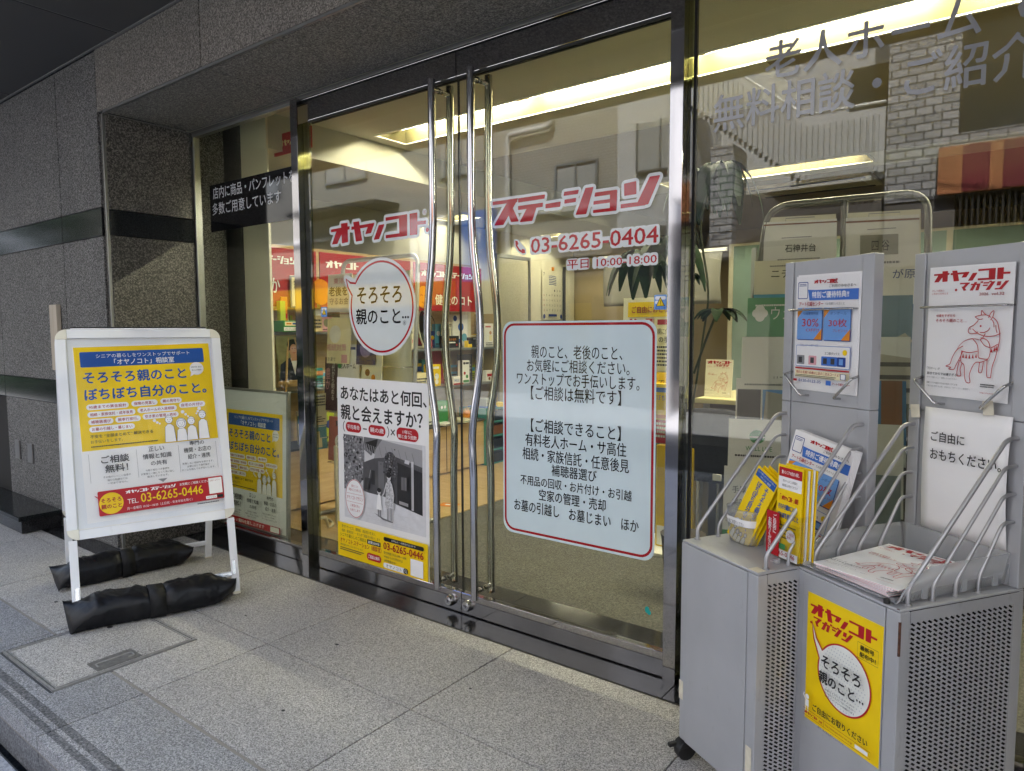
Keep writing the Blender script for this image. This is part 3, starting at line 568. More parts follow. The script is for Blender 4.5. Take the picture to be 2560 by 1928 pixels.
hp = [(0, 1), (.25, .95), (.33, .72), (.22, .62), (.42, .35), (.62, .22), (.72, .33), (.95, .25), (1, 0), (.75, -.03), (.35, .2), (.05, .6)]
S.poly(hull([(-1.705+.05*x+.006*math.cos(k), 1.552+.052*y+.006*math.sin(k)) for x, y in hp for k in range(7)]), WHL, 'phone_icon_outline'); S.poly([(-1.705+.05*x, 1.552+.052*y) for x, y in hp], V_RED, 'phone_icon')
halo_txt(S, '平日 10:00-18:00', -1.46, 1.477, -1.088, 1.511, V_RED, WHL, .02, 'opening_hours', .005)
S.done()
nb = tag(bpy.data.objects.new('notice_sticker', None)); C.objects.link(nb); nb.parent = dr
NB = vinyl('#CADBE2')
S = Sheet(frameM((o, -.0055, 0), (1, 0, 0), (0, 0, 1)), nb, .0004, .00005)
S.rect(-1.772, .415, -1.087, 1.283, NB, 'sticker_panel', .045)
q = []
for cx, cz, a in ((-1.145, 1.225, 0), (-1.715, 1.225, 90), (-1.715, .475, 180), (-1.145, .475, 270)): q += [(cx+.046*math.cos(rad(a+t)), cz+.046*math.sin(rad(a+t))) for t in range(0, 91, 15)]
S.ring(q, .010, V_DRED, 'border_line')
for s_, a, z0, c, z1 in (('親のこと、老後のこと、', -1.628, 1.137, -1.222, 1.190), ('お気軽にご相談ください。', -1.650, 1.083, -1.192, 1.134), ('ワンストップでお手伝いします。', -1.700, 1.030, -1.152, 1.081), ('【ご相談は無料です】', -1.630, .972, -1.225, 1.028),
        ('【ご相談できること】', -1.630, .842, -1.225, .897), ('有料老人ホーム・サ高住', -1.658, .785, -1.202, .836), ('相続・家族信託・任意後見', -1.672, .727, -1.190, .778), ('補聴器選び', -1.530, .676, -1.325, .722),
        ('不用品の回収・お片付け・お引越', -1.682, .624, -1.178, .664), ('空家の管理・売却', -1.590, .570, -1.285, .616), ('お墓の引越し　お墓じまい　ほか', -1.714, .512, -1.148, .560)):
    S.txt(s_, a, z0, c, z1, V_BLK, 'lettering', .008, res=3)
S.done()
# finger warning stickers
for par, o2, x in ((dl, 3.002, -2.947), (dr, 2.0035, -1.099)):
    ws = tag(bpy.data.objects.new('warning_sticker', None)); C.objects.link(ws); ws.parent = par
    S = Sheet(frameM((o2, -.0055, 0), (1, 0, 0), (0, 0, 1)), ws, .0004, .00005)
    S.rect(x, 1.318, x+.047, 1.369, LBL, 'sticker_panel', .003); S.rect(x+.004, 1.352, x+.043, 1.364, WHT, 'hand_pictogram', .005); S.rect(x+.004, 1.338, x+.030, 1.349, WHT, 'hand_pictogram', .004)
    S.poly([(x+.006, 1.329), (x+.041, 1.329), (x+.0235, 1.362)], V_BLK, 'warning_triangle'); S.poly([(x+.010, 1.331), (x+.037, 1.331), (x+.0235, 1.357)], YEL, 'warning_triangle')
    S.rect(x+.0225, 1.338, x+.0245, 1.350, V_BLK, 'warning_triangle'); S.rect(x+.0225, 1.333, x+.0245, 1.336, V_BLK, 'warning_triangle'); S.txt('指詰注意', x+.004, 1.319, x+.043, 1.327, BLU, 'lettering'); S.done()
S = Sheet(frameM((2.0035, -.0058, 0), (1, 0, 0), (0, 0, 1)), dr); S.ell(-1.112, .235, .009, .013, ink('#1E9E9A'), 'teal_mark', 9); S.ell(-1.104, .226, .008, .009, ink('#1E9E9A'), 'teal_mark', 7); S.done()
# ================================================================== SIGN STAND AND WEIGHTS
def people(S, x, y, s, m, fill, part='figure_drawing', only=4):
    for i, (dx, hgt, long_) in enumerate(((0, 1.0, 0), (.30, .80, 1), (.56, .86, 0), (.86, 1.1, 0))[:only]):
        cx = x+dx*s; t = y+hgt*s*.62
        S.poly([(cx-.14*s, y), (cx-.11*s, t-.20*s), (cx-.04*s, t-.13*s), (cx+.04*s, t-.13*s), (cx+.11*s, t-.20*s), (cx+.14*s, y)], fill, part)
        S.line([(cx-.14*s, y), (cx-.11*s, t-.20*s), (cx-.04*s, t-.13*s), (cx+.04*s, t-.13*s), (cx+.11*s, t-.20*s), (cx+.14*s, y)], .0014, m, part)
        if long_: S.ell(cx, t-.01*s, .13*s, .15*s, fill, part); S.ring([(cx+.13*s*math.cos(k*.42), t-.01*s+.15*s*math.sin(k*.42)) for k in range(15)], .0014, m, part)
        S.ell(cx, t, .095*s, .115*s, fill, part); S.ring([(cx+.095*s*math.cos(k*.42), t+.115*s*math.sin(k*.42)) for k in range(15)], .0014, m, part)
        S.line([(cx-.09*s, t+.04*s), (cx-.02*s, t+.07*s), (cx+.06*s, t+.05*s), (cx+.09*s, t)], .0012, m, part)
        for e in (-.03, .035): S.ell(cx+e*s, t-.01*s, .008*s, .012*s, m, part, 8)
        S.line([(cx-.02*s, t-.06*s), (cx+.005*s, t-.07*s), (cx+.03*s, t-.055*s)], .0011, m, part)
def consult_poster(S, k=1.0, foot=True):
    def R(a, b, c, d, m, p='printed_panel', r=0): S.rect(a*k, b*k, c*k, d*k, m, p, r*k)
    def T(s, a, b, c, d, m, p='lettering', bold=0, **kw): S.txt(s, a*k, b*k, c*k, d*k, m, p, bold, **kw)
    R(0, .333, .565, .80, YEL, 'yellow_panel')
    R(.022, .708, .537, .778, BLU, 'blue_header', .006)
    T('シニアの暮らしをワンストップでサポート', .085, .748, .475, .767, WHT); T('「オヤノコト」相談室', .155, .714, .405, .742, WHT, bold=.02)
    T('そろそろ親のこと', .027, .632, .452, .688, BLU, bold=.05); T('ぼちぼち自分のこと。', .027, .556, .535, .612, BLU, bold=.05)
    S.ell(.500*k, .678*k, .031*k, .031*k, WHT, 'white_bubble'); S.poly([(.475*k, .665*k), (.468*k, .640*k), (.49*k, .652*k)], WHT, 'white_bubble')
    T('2009年 設立', .476, .682, .524, .690, BLK); T('安心の実績！', .478, .667, .522, .675, BLK)
    for s_, a, c, v in (('95歳までの資金設計', .030, .197, .527), ('保険の見直し', .208, .316, .529), ('親の見守り', .328, .420, .531), ('相続・家族信託・成年後見', .032, .221, .493), ('老人ホームの入居相談', .230, .395, .496), ('自宅の片付け', .406, .521, .505),
            ('補聴器選び', .033, .130, .460), ('親孝行旅行。', .138, .240, .461), ('空き家の管理・売却', .248, .400, .465), ('お墓の引越し・墓じまい', .034, .213, .427)):
        R(a, v-.013, c, v+.013, WHT, 'white_pill', .0129); T(s_, a+.010, v-.0075, c-.010, v+.0075, DRED, 'pill_lettering', bold=.03)
    for x, y, r in ((.418, .473, .008), (.43, .46, .006), (.44, .45, .004), (.492, .483, .008), (.485, .47, .006), (.478, .46, .004), (.295, .443, .007), (.306, .433, .0055), (.316, .427, .004)): S.ell(x*k, y*k, r*k, r*k, WHT, 'thought_dot', 14)
    T('不安を “全部まとめて” 解決できる', .035, .387, .285, .403, DGY, bold=.02); T('お手伝いをします。', .035, .364, .160, .379, DGY); S.tiny(.035*k, .345*k, .31*k, .354*k, DGY)
    people(S, .355*k, .337*k, .17*k, BLK, WHT)
    for x in (.021, .208, .383, .548): R(x, .190, x+.0012, .318, GRY, 'column_rule')
    T('ご相談', .067, .270, .178, .305, DGY, bold=.03); T('無料！', .080, .228, .170, .264, DGY, bold=.03)
    T('正しい', .258, .302, .323, .324, DGY, bold=.02); T('情報と知識', .232, .268, .352, .292, DGY, bold=.02); T('の共有', .262, .236, .330, .258, DGY, bold=.02)
    T('専門の', .432, .310, .497, .330, DGY, bold=.02); T('機関・お店の', .405, .277, .525, .301, DGY, bold=.02); T('紹介・連携', .420, .246, .518, .269, DGY, bold=.02)
    for ls, a, v in ((('その後のしつこい営業や', '強引な勧誘などは', '一切ありません。'), .062, .205), (('今取り組むべき事柄を', 'お客様と一緒になって洗い出し', '解決していきます。'), .225, .212), (('失敗しない相談先を探せます。', '必要に応じて専門家が', 'チームを組んでお手伝いします。'), .400, .222)):
        for i, s_ in enumerate(ls):
            w = .0098*len(s_); c = a+.062; T(s_, c-w/2, v-i*.0145, c+w/2, v-i*.0145+.0095, DGY, 'small_print')
    S.poly([(.285*k, .172*k), (.325*k, .172*k), (.305*k, .156*k)], GRY, 'grey_arrow')
    if not foot: return
    R(.042, .042, .562, .150, RED, 'red_panel', .006); S.poly([(.04*k, .128*k), (.028*k, .135*k), (.05*k, .11*k)], RED, 'red_panel')
    S.ell(.092*k, .093*k, .047*k, .047*k, YEL2, 'yellow_disc'); T('そろそろ', .052, .098, .132, .117, DRED, bold=.06); T('親のこと', .052, .070, .132, .091, DRED, bold=.06)
    S.logo(LOGO_OY, .150*k, .1255*k, .0135*k, WHT, 'white_lettering', .03); S.logo(LOGO_ST, .250*k, .1255*k, .0135*k, WHT, 'white_lettering', .03)
    T('お気軽にご相談ください', .372, .127, .500, .140, WHT, 'white_lettering', bold=.02); T('TEL.', .155, .079, .198, .100, WHT, 'white_lettering')
    T('03-6265-0446', .208, .077, .470, .118, YEL, 'phone_number', bold=.02); T('月～金曜日 10:30～18:00（土日祝・年末年始を除く）', .150, .052, .420, .065, WHT, 'white_lettering')
    R(.497, .070, .556, .144, WHT, 'white_label', .002); T('公式ホームページ', .503, .128, .550, .136, DRED, 'label_lettering'); R(.480, .048, .528, .062, WHT, 'white_label'); R(.530, .048, .556, .062, BLK, 'black_label'); T('オヤノコト', .484, .051, .524, .059, DGY, 'label_lettering')
    S.tiny(.44*k, .028*k, .556*k, .036*k, DGY)
FL = (-3.228, 1.15, 0); AZ = rad(72)
t = thing('sign_stand', 'white A-frame sign stand with silver snap frame and open legs on the paving', 'sign stand', FL, AZ)
tl = rad(12.0); WB = .685
Mf = frameM((0, 0, 0), (1, 0, 0), (0, math.sin(tl), math.cos(tl)))            # front leaf, w towards the viewer
tl2 = rad(15.5); yb = .645
Mb = frameM((WB, yb, 0), (-1, 0, 0), (0, -math.sin(tl2), math.cos(tl2)))      # rear leaf
for M, nm in ((Mf, 'front_frame'), (Mb, 'rear_frame')):
    b = MB(); fw = .040
    P = [(fw*.0, .36, WB, .36+fw), (0, 1.285-fw, WB, 1.285)]
    b.box(.045, WB-.045, .36, .36+fw, -.012, .012, M=M); b.box(.045, WB-.045, 1.245, 1.285, -.012, .012, M=M)
    b.box(0, .040, .405, 1.24, -.012, .012, M=M); b.box(WB-.040, WB, .405, 1.24, -.012, .012, M=M)
    b.box(.040, .0425, .402, 1.243, -.012, .004, M=M); b.box(WB-.0425, WB-.040, .402, 1.243, -.012, .004, M=M)
    f = b.build(nm, MT['white_frame'], t, .005, 3)
    for cx, cz, a in ((WB, 1.285, 0), (0, 1.285, 90), (0, .36, 180), (WB, .36, 270)):
        r = .045; pc = {0: (cx-r, cz-r), 90: (cx+r, cz-r), 180: (cx+r, cz+r), 270: (cx-r, cz+r)}[a]
        Q = [pc]+[(pc[0]+r*math.cos(rad(a+q)), pc[1]+r*math.sin(rad(a+q))) for q in range(0, 91, 10)]
        b = MB(); b.prism(Q, M @ Matrix.Translation((0, 0, -.0135)), .027); b.build('corner_cap', MT['ivory_cap'], f, .002)
    b = MB(); b.box(.0395, WB-.0395, .3995, 1.2455, -.011, -.004, M=M); b.build('backing_panel', MT['white_paint'], t)
    for x0 in (.004, WB-.036):
        b = MB(); b.box(x0, x0+.032, .006, .3595, -.009, .009, M=M); l = b.build('leg', MT['white_frame'], t, .002)
        b = MB(); b.box(x0-.001, x0+.033, .0, .012, -.010, .010, M=M); b.build('foot_cap', MT['ivory_cap'], l)
    b = MB(); b.box(.0365, WB-.0365, .085, .108, -.007, .007, M=M); cb = b.build('crossbar', MT['white_frame'], t, .002)
    for x0, dx in ((.037, 1), (WB-.037, -1)):
        b = MB(); xx = sorted((x0, x0+dx*.07)); b.box(xx[0], xx[1], .092, .102, .0072, .0088, M=M); xx = sorted((x0-dx*.006, x0-dx*.020)); b.box(xx[0], xx[1], .094, .16, .0092, .0108, M=M); b.build('corner_bracket', MT['brushed_steel'], cb)
b = MB(); b.tube([(.06, .2745, 1.262), (WB-.06, .2745, 1.262)], .008, 10); b.build('hinge_rod', MT['brushed_steel'], t)
# the poster in the front frame
pt = thing('consultation_poster', 'yellow and white consultation poster in the frame of the A-frame sign stand', 'poster', FL, AZ)
b = MB(); b.box(.0445, WB-.0445, .4045, 1.2405, -.0038, -.0032, M=Mf); b.build('backing_sheet', MT['paper_cool'], pt)
rt = Matrix.Rotation(rad(1.2), 4, 'Z')
Mp = Mf @ Matrix.Translation((.083, .405, -.0030)) @ rt
b = MB(); b.box(-.004, .566, .018, .804, -.0001, .0003, M=Mp); b.build('sheet', MT['paper'], pt)
S = Sheet(Mp, pt, .0004, .00006); consult_poster(S); S.done()
b = MB(); b.box(.0427, WB-.0427, .4027, 1.2423, .002, .0032, M=Mf); b.build('clear_cover', MT['poster_film'], pt)
# sandbag weights
def weight_bag(name, label, p0, p1, seed, h=.075, wd_=.085, lift=.012, sag=.0):
    p0, p1 = Vector(p0), Vector(p1); mid = (p0+p1)/2; d = (p1-p0); L = d.length; ang = math.atan2(d.y, d.x)
    t = thing(name, label, 'weight bag', (mid.x, mid.y, 0), ang, 'black weight bags on the sign stand')
    b = MB(); n, sg = 120, 64; vs = []
    for i in range(n+1):
        s = i/n; x = (s-.5)*L; e = min(s, 1-s); sd_ = 1 if s > .5 else -1
        full = min(1, e/.16)**.6; waist = 1-.22*math.exp(-((s-.5)/.05)**2)
        th = .004+(h-.004)*full*waist; mj = wd_*(1.0+.12*(1-full))*(1-.10*math.exp(-((s-.5)/.05)**2))
        rot = (1-full)*rad(38)*(-sd_)+.12*math.sin(seed+s*4)
        for k in range(sg):
            a = 2*math.pi*k/sg; ca, sa = math.cos(a), math.sin(a)
            y0 = mj*math.copysign(abs(ca)**.75, ca); z0 = th*math.copysign(abs(sa)**.8, sa)
            y = y0*math.cos(rot)-z0*math.sin(rot); z = y0*math.sin(rot)+z0*math.cos(rot)
            g = full*.9+.1
            q3 = Vector((x*10+seed*3, y*12, z*12)); wv = noise.noise(q3*.8)*.5
            r1_ = 1-abs(noise.noise(Vector((x*17+wv*3+seed, (y+z)*9+wv*2, 3.1))))*2.2; r2_ = 1-abs(noise.noise(Vector((x*30+y*22+seed*2, z*20-y*12, 7.7))))*2.4
            wr = noise.noise(q3)*.012*g + max(0, r1_)**3*.0055*g + max(0, r2_)**4*.003*g
            lift_ = h*.80*waist*(.35+.65*full)+(1-full)*.030
            zz = z+wr*(1 if sa > -.3 else .3)+lift_
            vs.append((x+.010*ca*(1-full)*sd_, y+wr*.6+.012*math.sin(s*5+seed), max(.003+.002*full, zz)))
    fs = [(i*sg+k, i*sg+(k+1) % sg, (i+1)*sg+(k+1) % sg, (i+1)*sg+k) for i in range(n) for k in range(sg)]
    b.add(vs, fs, None, True); b.add(vs[:sg], [list(range(sg))[::-1]]); b.add(vs[-sg:], [list(range(sg))])
    b.build('bag', MT['bag_fabric'], t)
    b = MB(); ring = []
    for s in (.455, .545):
        i = int(s*n)
        for k in range(sg):
            q = Vector(vs[i*sg+k]); c = Vector((q.x, 0, h*.6)); o = (q-c); ring.append(c+o*1.05+Vector((0, 0, .001)))
    ring = [Vector((r.x, r.y, max(.0025, r.z))) for r in ring]
    b.add(ring, [(k, (k+1) % sg, sg+(k+1) % sg, sg+k) for k in range(sg)], None, True); o = b.build('strap', MT['bag_strap'], t)
    so_ = o.modifiers.new('thick', 'SOLIDIFY'); so_.thickness = .003; so_.offset = 1
    return t
def lw(u, v): return Vector(FL)+Vector((math.cos(AZ), math.sin(AZ), 0))*u+Vector((-math.sin(AZ), math.cos(AZ), 0))*v
weight_bag('weight_bag', 'black fabric weight bag strapped across the front legs of the sign stand', lw(-.02, -.035), lw(.655, -.03), 1.3, .072, .078)
weight_bag('weight_bag', 'black fabric weight bag strapped across the rear legs of the sign stand', lw(-.05, .585), lw(.585, .645), 4.1, .072, .078)
# ================================================================== POSTERS ON AND BEHIND THE LEFT LEAF
t = thing('paper_poster', 'paper poster with an old black and white photo, taped low on the left door', 'poster', (-2.842, G-.0062, .105))
MPp = frameM((0, 0, 0), (1, 0, 0), (0, 0, 1)) @ Matrix.Rotation(rad(-.6), 4, 'Z')
paper('sheet', .637, .912, MPp, t, 'paper')
S = Sheet(MPp, t, .0003, .00004)
G1, G2, G3, G4, G5 = ink('#3A3A3C'), ink('#6C6C70'), ink('#98989C'), ink('#C6C6CA'), ink('#1E1E20')
S.txt('あなたはあと何回、', .025, .800, .625, .872, BLK, 'headline', .04); S.txt('親と会えますか？', .025, .700, .600, .780, BLK, 'headline', .04)
S.txt('（', .040, .640, .056, .695, DGY); S.txt('）', .362, .640, .378, .695, DGY)
for s_, a, c in (('平均寿命', .062, .178), ('親の歳', .232, .352)): S.rect(a, .643, c, .692, RED, 'red_pill', .024); S.txt(s_, a+.012, .656, c-.012, .680, WHT, 'pill_lettering', .02)
S.rect(.192, .664, .220, .670, DGY, 'minus_sign'); S.txt('×', .388, .654, .418, .684, DGY); S.rect(.428, .638, .572, .698, RED, 'red_pill', .028); S.txt('1年に', .470, .670, .530, .688, WHT, 'pill_lettering', .02); S.txt('親と会う回数', .438, .648, .562, .666, WHT, 'pill_lettering', .02)
# black and white photo: street, house, tree, a mother and child
PH = mat('photo_ground', '#D4D5DA', .45, var=.06, scale=30); FO = mat('photo_leaves', '#77777C', .45, var=.75, scale=70); TR = mat('photo_tree', '#4A4A4E', .45, var=.8, scale=80); WL = mat('photo_wall', '#4C4C50', .45, var=.2, scale=25); DRK = mat('photo_dark', '#232326', .45, var=.4, scale=20)
x0, z0, x1, z1 = .045, .300, .597, .628; S.rect(x0, .205, x1+.02, z1, PH, 'photo'); S.rect(x0, z0, x1, z1, G4, 'photo')
S.poly([(x0, z1), (.19, z1), (.20, .55), (.20, .43), (.14, .36), (x0, .35)], FO, 'photo_foliage')
S.poly([(.30, .628), (x1, .605), (x1, .52), (.42, .55), (.27, .53)], G3, 'photo_roof'); S.poly([(.20, .628), (.33, .628), (.25, .54), (.19, .57)], G2, 'photo_roof'); S.poly([(.205, .60), (.30, .628), (.275, .55), (.22, .575)], G5, 'photo_roof')
S.poly([(.19, .36), (.19, .50), (.27, .53), (.42, .555), (x1, .525), (x1, .30), (.44, .325)], WL, 'photo_wall'); S.rect(.25, .40, .275, .47, DRK, 'photo_window'); S.rect(.30, .355, .34, .52, G2, 'photo_wall'); S.poly([(.43, .33), (.43, .53), (x1, .50), (x1, .30)], DRK, 'photo_wall')
S.rect(.525, .315, .540, .545, G4, 'photo_post'); S.line([(.215, .365), (.245, .47)], .004, G3, 'photo_post'); S.ell(.385, .50, .05, .075, TR, 'photo_tree'); S.line([(.385, .36), (.385, .50)], .006, G5, 'photo_tree')
S.poly([(x0, .35), (.20, .355), (.34, .352), (.44, .322), (x1, .300), (x1+.02, .205), (x0, .205)], PH, 'photo_street')
S.poly([(.265, .262), (.335, .245), (.40, .238), (.395, .232), (.33, .236)], G2, 'photo_shadow')
pr = random.Random(4)
for k in range(90):
    x = pr.uniform(x0+.004, .19); v = pr.uniform(.40, z1-.006)
    if x-x0 < .16-(v-.40)*.05: S.ell(x, v, pr.uniform(.003, .009), pr.uniform(.003, .008), pr.choice((G5, G1, G2, G3, G4)), 'photo_foliage', 7)
for k in range(12): S.line([(.438+k*.0135, .325), (.440+k*.0135, .52)], .0016, G1, 'photo_wall_boards')
for k in range(7): S.line([(.205+k*.012, .57-.004*k), (.213+k*.012, .60-.002*k)], .002, G4, 'photo_lattice')
for k in range(6): S.line([(.31+k*.045, .600-k*.003), (.33+k*.045, .545-k*.003)], .0022, G2, 'photo_roof_tiles')
S.poly([(.365, .563), (.395, .560), (.395, .535), (.368, .537)], G1, 'photo_roof'); S.poly([(.49, .55), (.52, .548), (.515, .53), (.485, .533)], G4, 'photo_roof')
for k in range(40): S.ell(.385+pr.gauss(0, .022), .50+pr.gauss(0, .032), pr.uniform(.002, .006), pr.uniform(.002, .006), pr.choice((G5, G1, G3, G2)), 'photo_tree', 6)
S.poly([(.45, .335), (.51, .33), (.51, .345), (.45, .35)], G3, 'photo_step'); S.poly([(.21, .43), (.248, .43), (.235, .37), (.205, .37)], G1, 'photo_wall'); S.rect(.46, .40, .505, .47, G1, 'photo_window'); S.rect(.465, .405, .482, .465, G2, 'photo_window'); S.rect(.485, .405, .50, .465, G2, 'photo_window')
for k in range(16): S.line([(pr.uniform(.06, .6), pr.uniform(.215, .29)), (pr.uniform(.06, .6), pr.uniform(.215, .29))], .0008, G4, 'photo_street_marks')
DRS = mat('photo_dress', '#B8B8BC', .45, var=.5, scale=120)
S.poly([(.352, .30), (.362, .40), (.372, .438), (.392, .438), (.404, .40), (.418, .30)], DRS, 'photo_mother'); S.ell(.382, .456, .014, .019, G4, 'photo_mother'); S.ell(.380, .464, .016, .014, G5, 'photo_mother'); S.rect(.366, .245, .376, .30, G3, 'photo_mother'); S.rect(.390, .245, .400, .30, G3, 'photo_mother')
S.line([(.366, .425), (.346, .37), (.33, .352)], .007, G4, 'photo_mother'); S.line([(.398, .425), (.414, .37), (.41, .34)], .007, G4, 'photo_mother')
S.poly([(.292, .285), (.300, .345), (.305, .36), (.319, .36), (.324, .345), (.331, .285)], WHT, 'photo_child'); S.ell(.312, .375, .013, .015, G4, 'photo_child'); S.ell(.312, .381, .014, .011, G5, 'photo_child'); S.rect(.302, .25, .309, .285, G2, 'photo_child'); S.rect(.315, .25, .322, .285, G2, 'photo_child')
# round red note
S.ell(.135, .312, .073, .098, WHT, 'round_note'); S.ring([(.135+.070*math.cos(k*.21), .312+.095*math.sin(k*.21)) for k in range(30)], .003, RED, 'round_note_line')
for s_, v, w, hh in (('親のことと', .368, .05, .013), ('家族のことを考える', .348, .092, .014), ('オヤノコト.マガジン', .305, .120, .020), ('ご希望の方に', .268, .072, .014), ('お送りします', .246, .072, .014)): S.txt(s_, .135-w/2, v, .135+w/2, v+hh, RED, 'note_lettering')
S.rect(.075, .334, .195, .3352, RED, 'round_note_line'); S.rect(.075, .292, .195, .2932, RED, 'round_note_line')
S.rect(0, 0, .637, .176, YEL, 'yellow_footer')
for s_, a, v, c, hh, m, bo in (('見守りサービス、補聴器、高齢期の住まい、', .030, .148, .285, .017, DGY, 0), ('相続・家族信託──まとめて相談をお受けします', .030, .127, .315, .016, DGY, 0), ('シニアの暮らしのご相談は', .018, .103, .215, .019, BLK, 0), ('オヤノコト.ステーション（相談室）', .018, .071, .325, .027, DRED, .03), ('（株式会社オヤノコトステーション）', .018, .055, .190, .012, DGY, 0)): S.txt(s_, a, v, c, v+hh, m, 'footer_lettering', bo)
S.rect(.222, .100, .320, .123, BLK, 'black_label'); S.txt('創業2009年', .230, .104, .312, .119, WHT, 'label_lettering', .02); S.tiny(.018, .032, .205, .05, DGY, rows=2)
S.rect(.222, .022, .325, .058, RED, 'red_pill', .017); S.txt('ご相談は無料', .232, .031, .315, .050, WHT, 'label_lettering', .02)
S.rect(.345, .140, .615, .160, BLK, 'black_label', .009); S.txt('お申込み・お問合せはコチラ', .40, .145, .56, .156, WHT, 'label_lettering'); S.txt('03-6265-0446', .343, .098, .612, .134, DRED, 'phone_number', .03)
for i, s_ in enumerate(('受付時間 平日10時～18時', 'WEBからのお問合せは', '24時間受付中！')): S.txt(s_, .345, .076-i*.019, .345+(.155, .13, .085)[i], .089-i*.019, DGY, 'footer_lettering')
S.rect(.342, .008, .510, .034, WHT, 'search_box', .012); S.rect(.480, .008, .510, .034, BLK, 'search_box', .010); S.txt('オヤノコト', .360, .013, .468, .029, DGY, 'label_lettering'); S.ring([(.494+.006*math.cos(k*.63), .023+.006*math.sin(k*.63)) for k in range(10)], .002, WHT, 'search_box'); S.line([(.498, .018), (.503, .012)], .0022, WHT, 'search_box')
S.rect(.528, .010, .610, .090, WHT, 'white_label')
S.done()
# framed copy leaning inside the left window
t = thing('framed_poster', 'grey framed copy of the yellow consultation poster leaning inside the left shop window', 'framed poster', (-4.03, 2.30, .078))
tw = rad(2); Mi = frameM((0, 0, 0), (1, 0, 0), (0, math.sin(tw), math.cos(tw)))
b = MB(); fw = .014; FW, FH = .675, .83; b.box(0, FW, 0, fw, -.02, .002, M=Mi); b.box(0, FW, FH-fw, FH, -.02, .002, M=Mi); b.box(0, fw, fw, FH-fw, -.02, .002, M=Mi); b.box(FW-fw, FW, fw, FH-fw, -.02, .002, M=Mi); b.build('frame', MT['frame_grey'], t, .001)
b = MB(); b.box(fw, FW-fw, fw, FH-fw, -.012, -.004, M=Mi); b.build('sheet', MT['paper_cool'], t)
S = Sheet(Mi @ Matrix.Translation((.044, -.118, -.004)), t, .0004, .00006); consult_poster(S, 1.02, False); S.rect(.0, .134, .575, .172, RED, 'red_footer'); S.txt('詳しい資料を差し上げます', .06, .142, .42, .164, WHT, 'footer_lettering', .02); S.rect(.48, .138, .565, .168, WHT, 'white_label'); S.done()
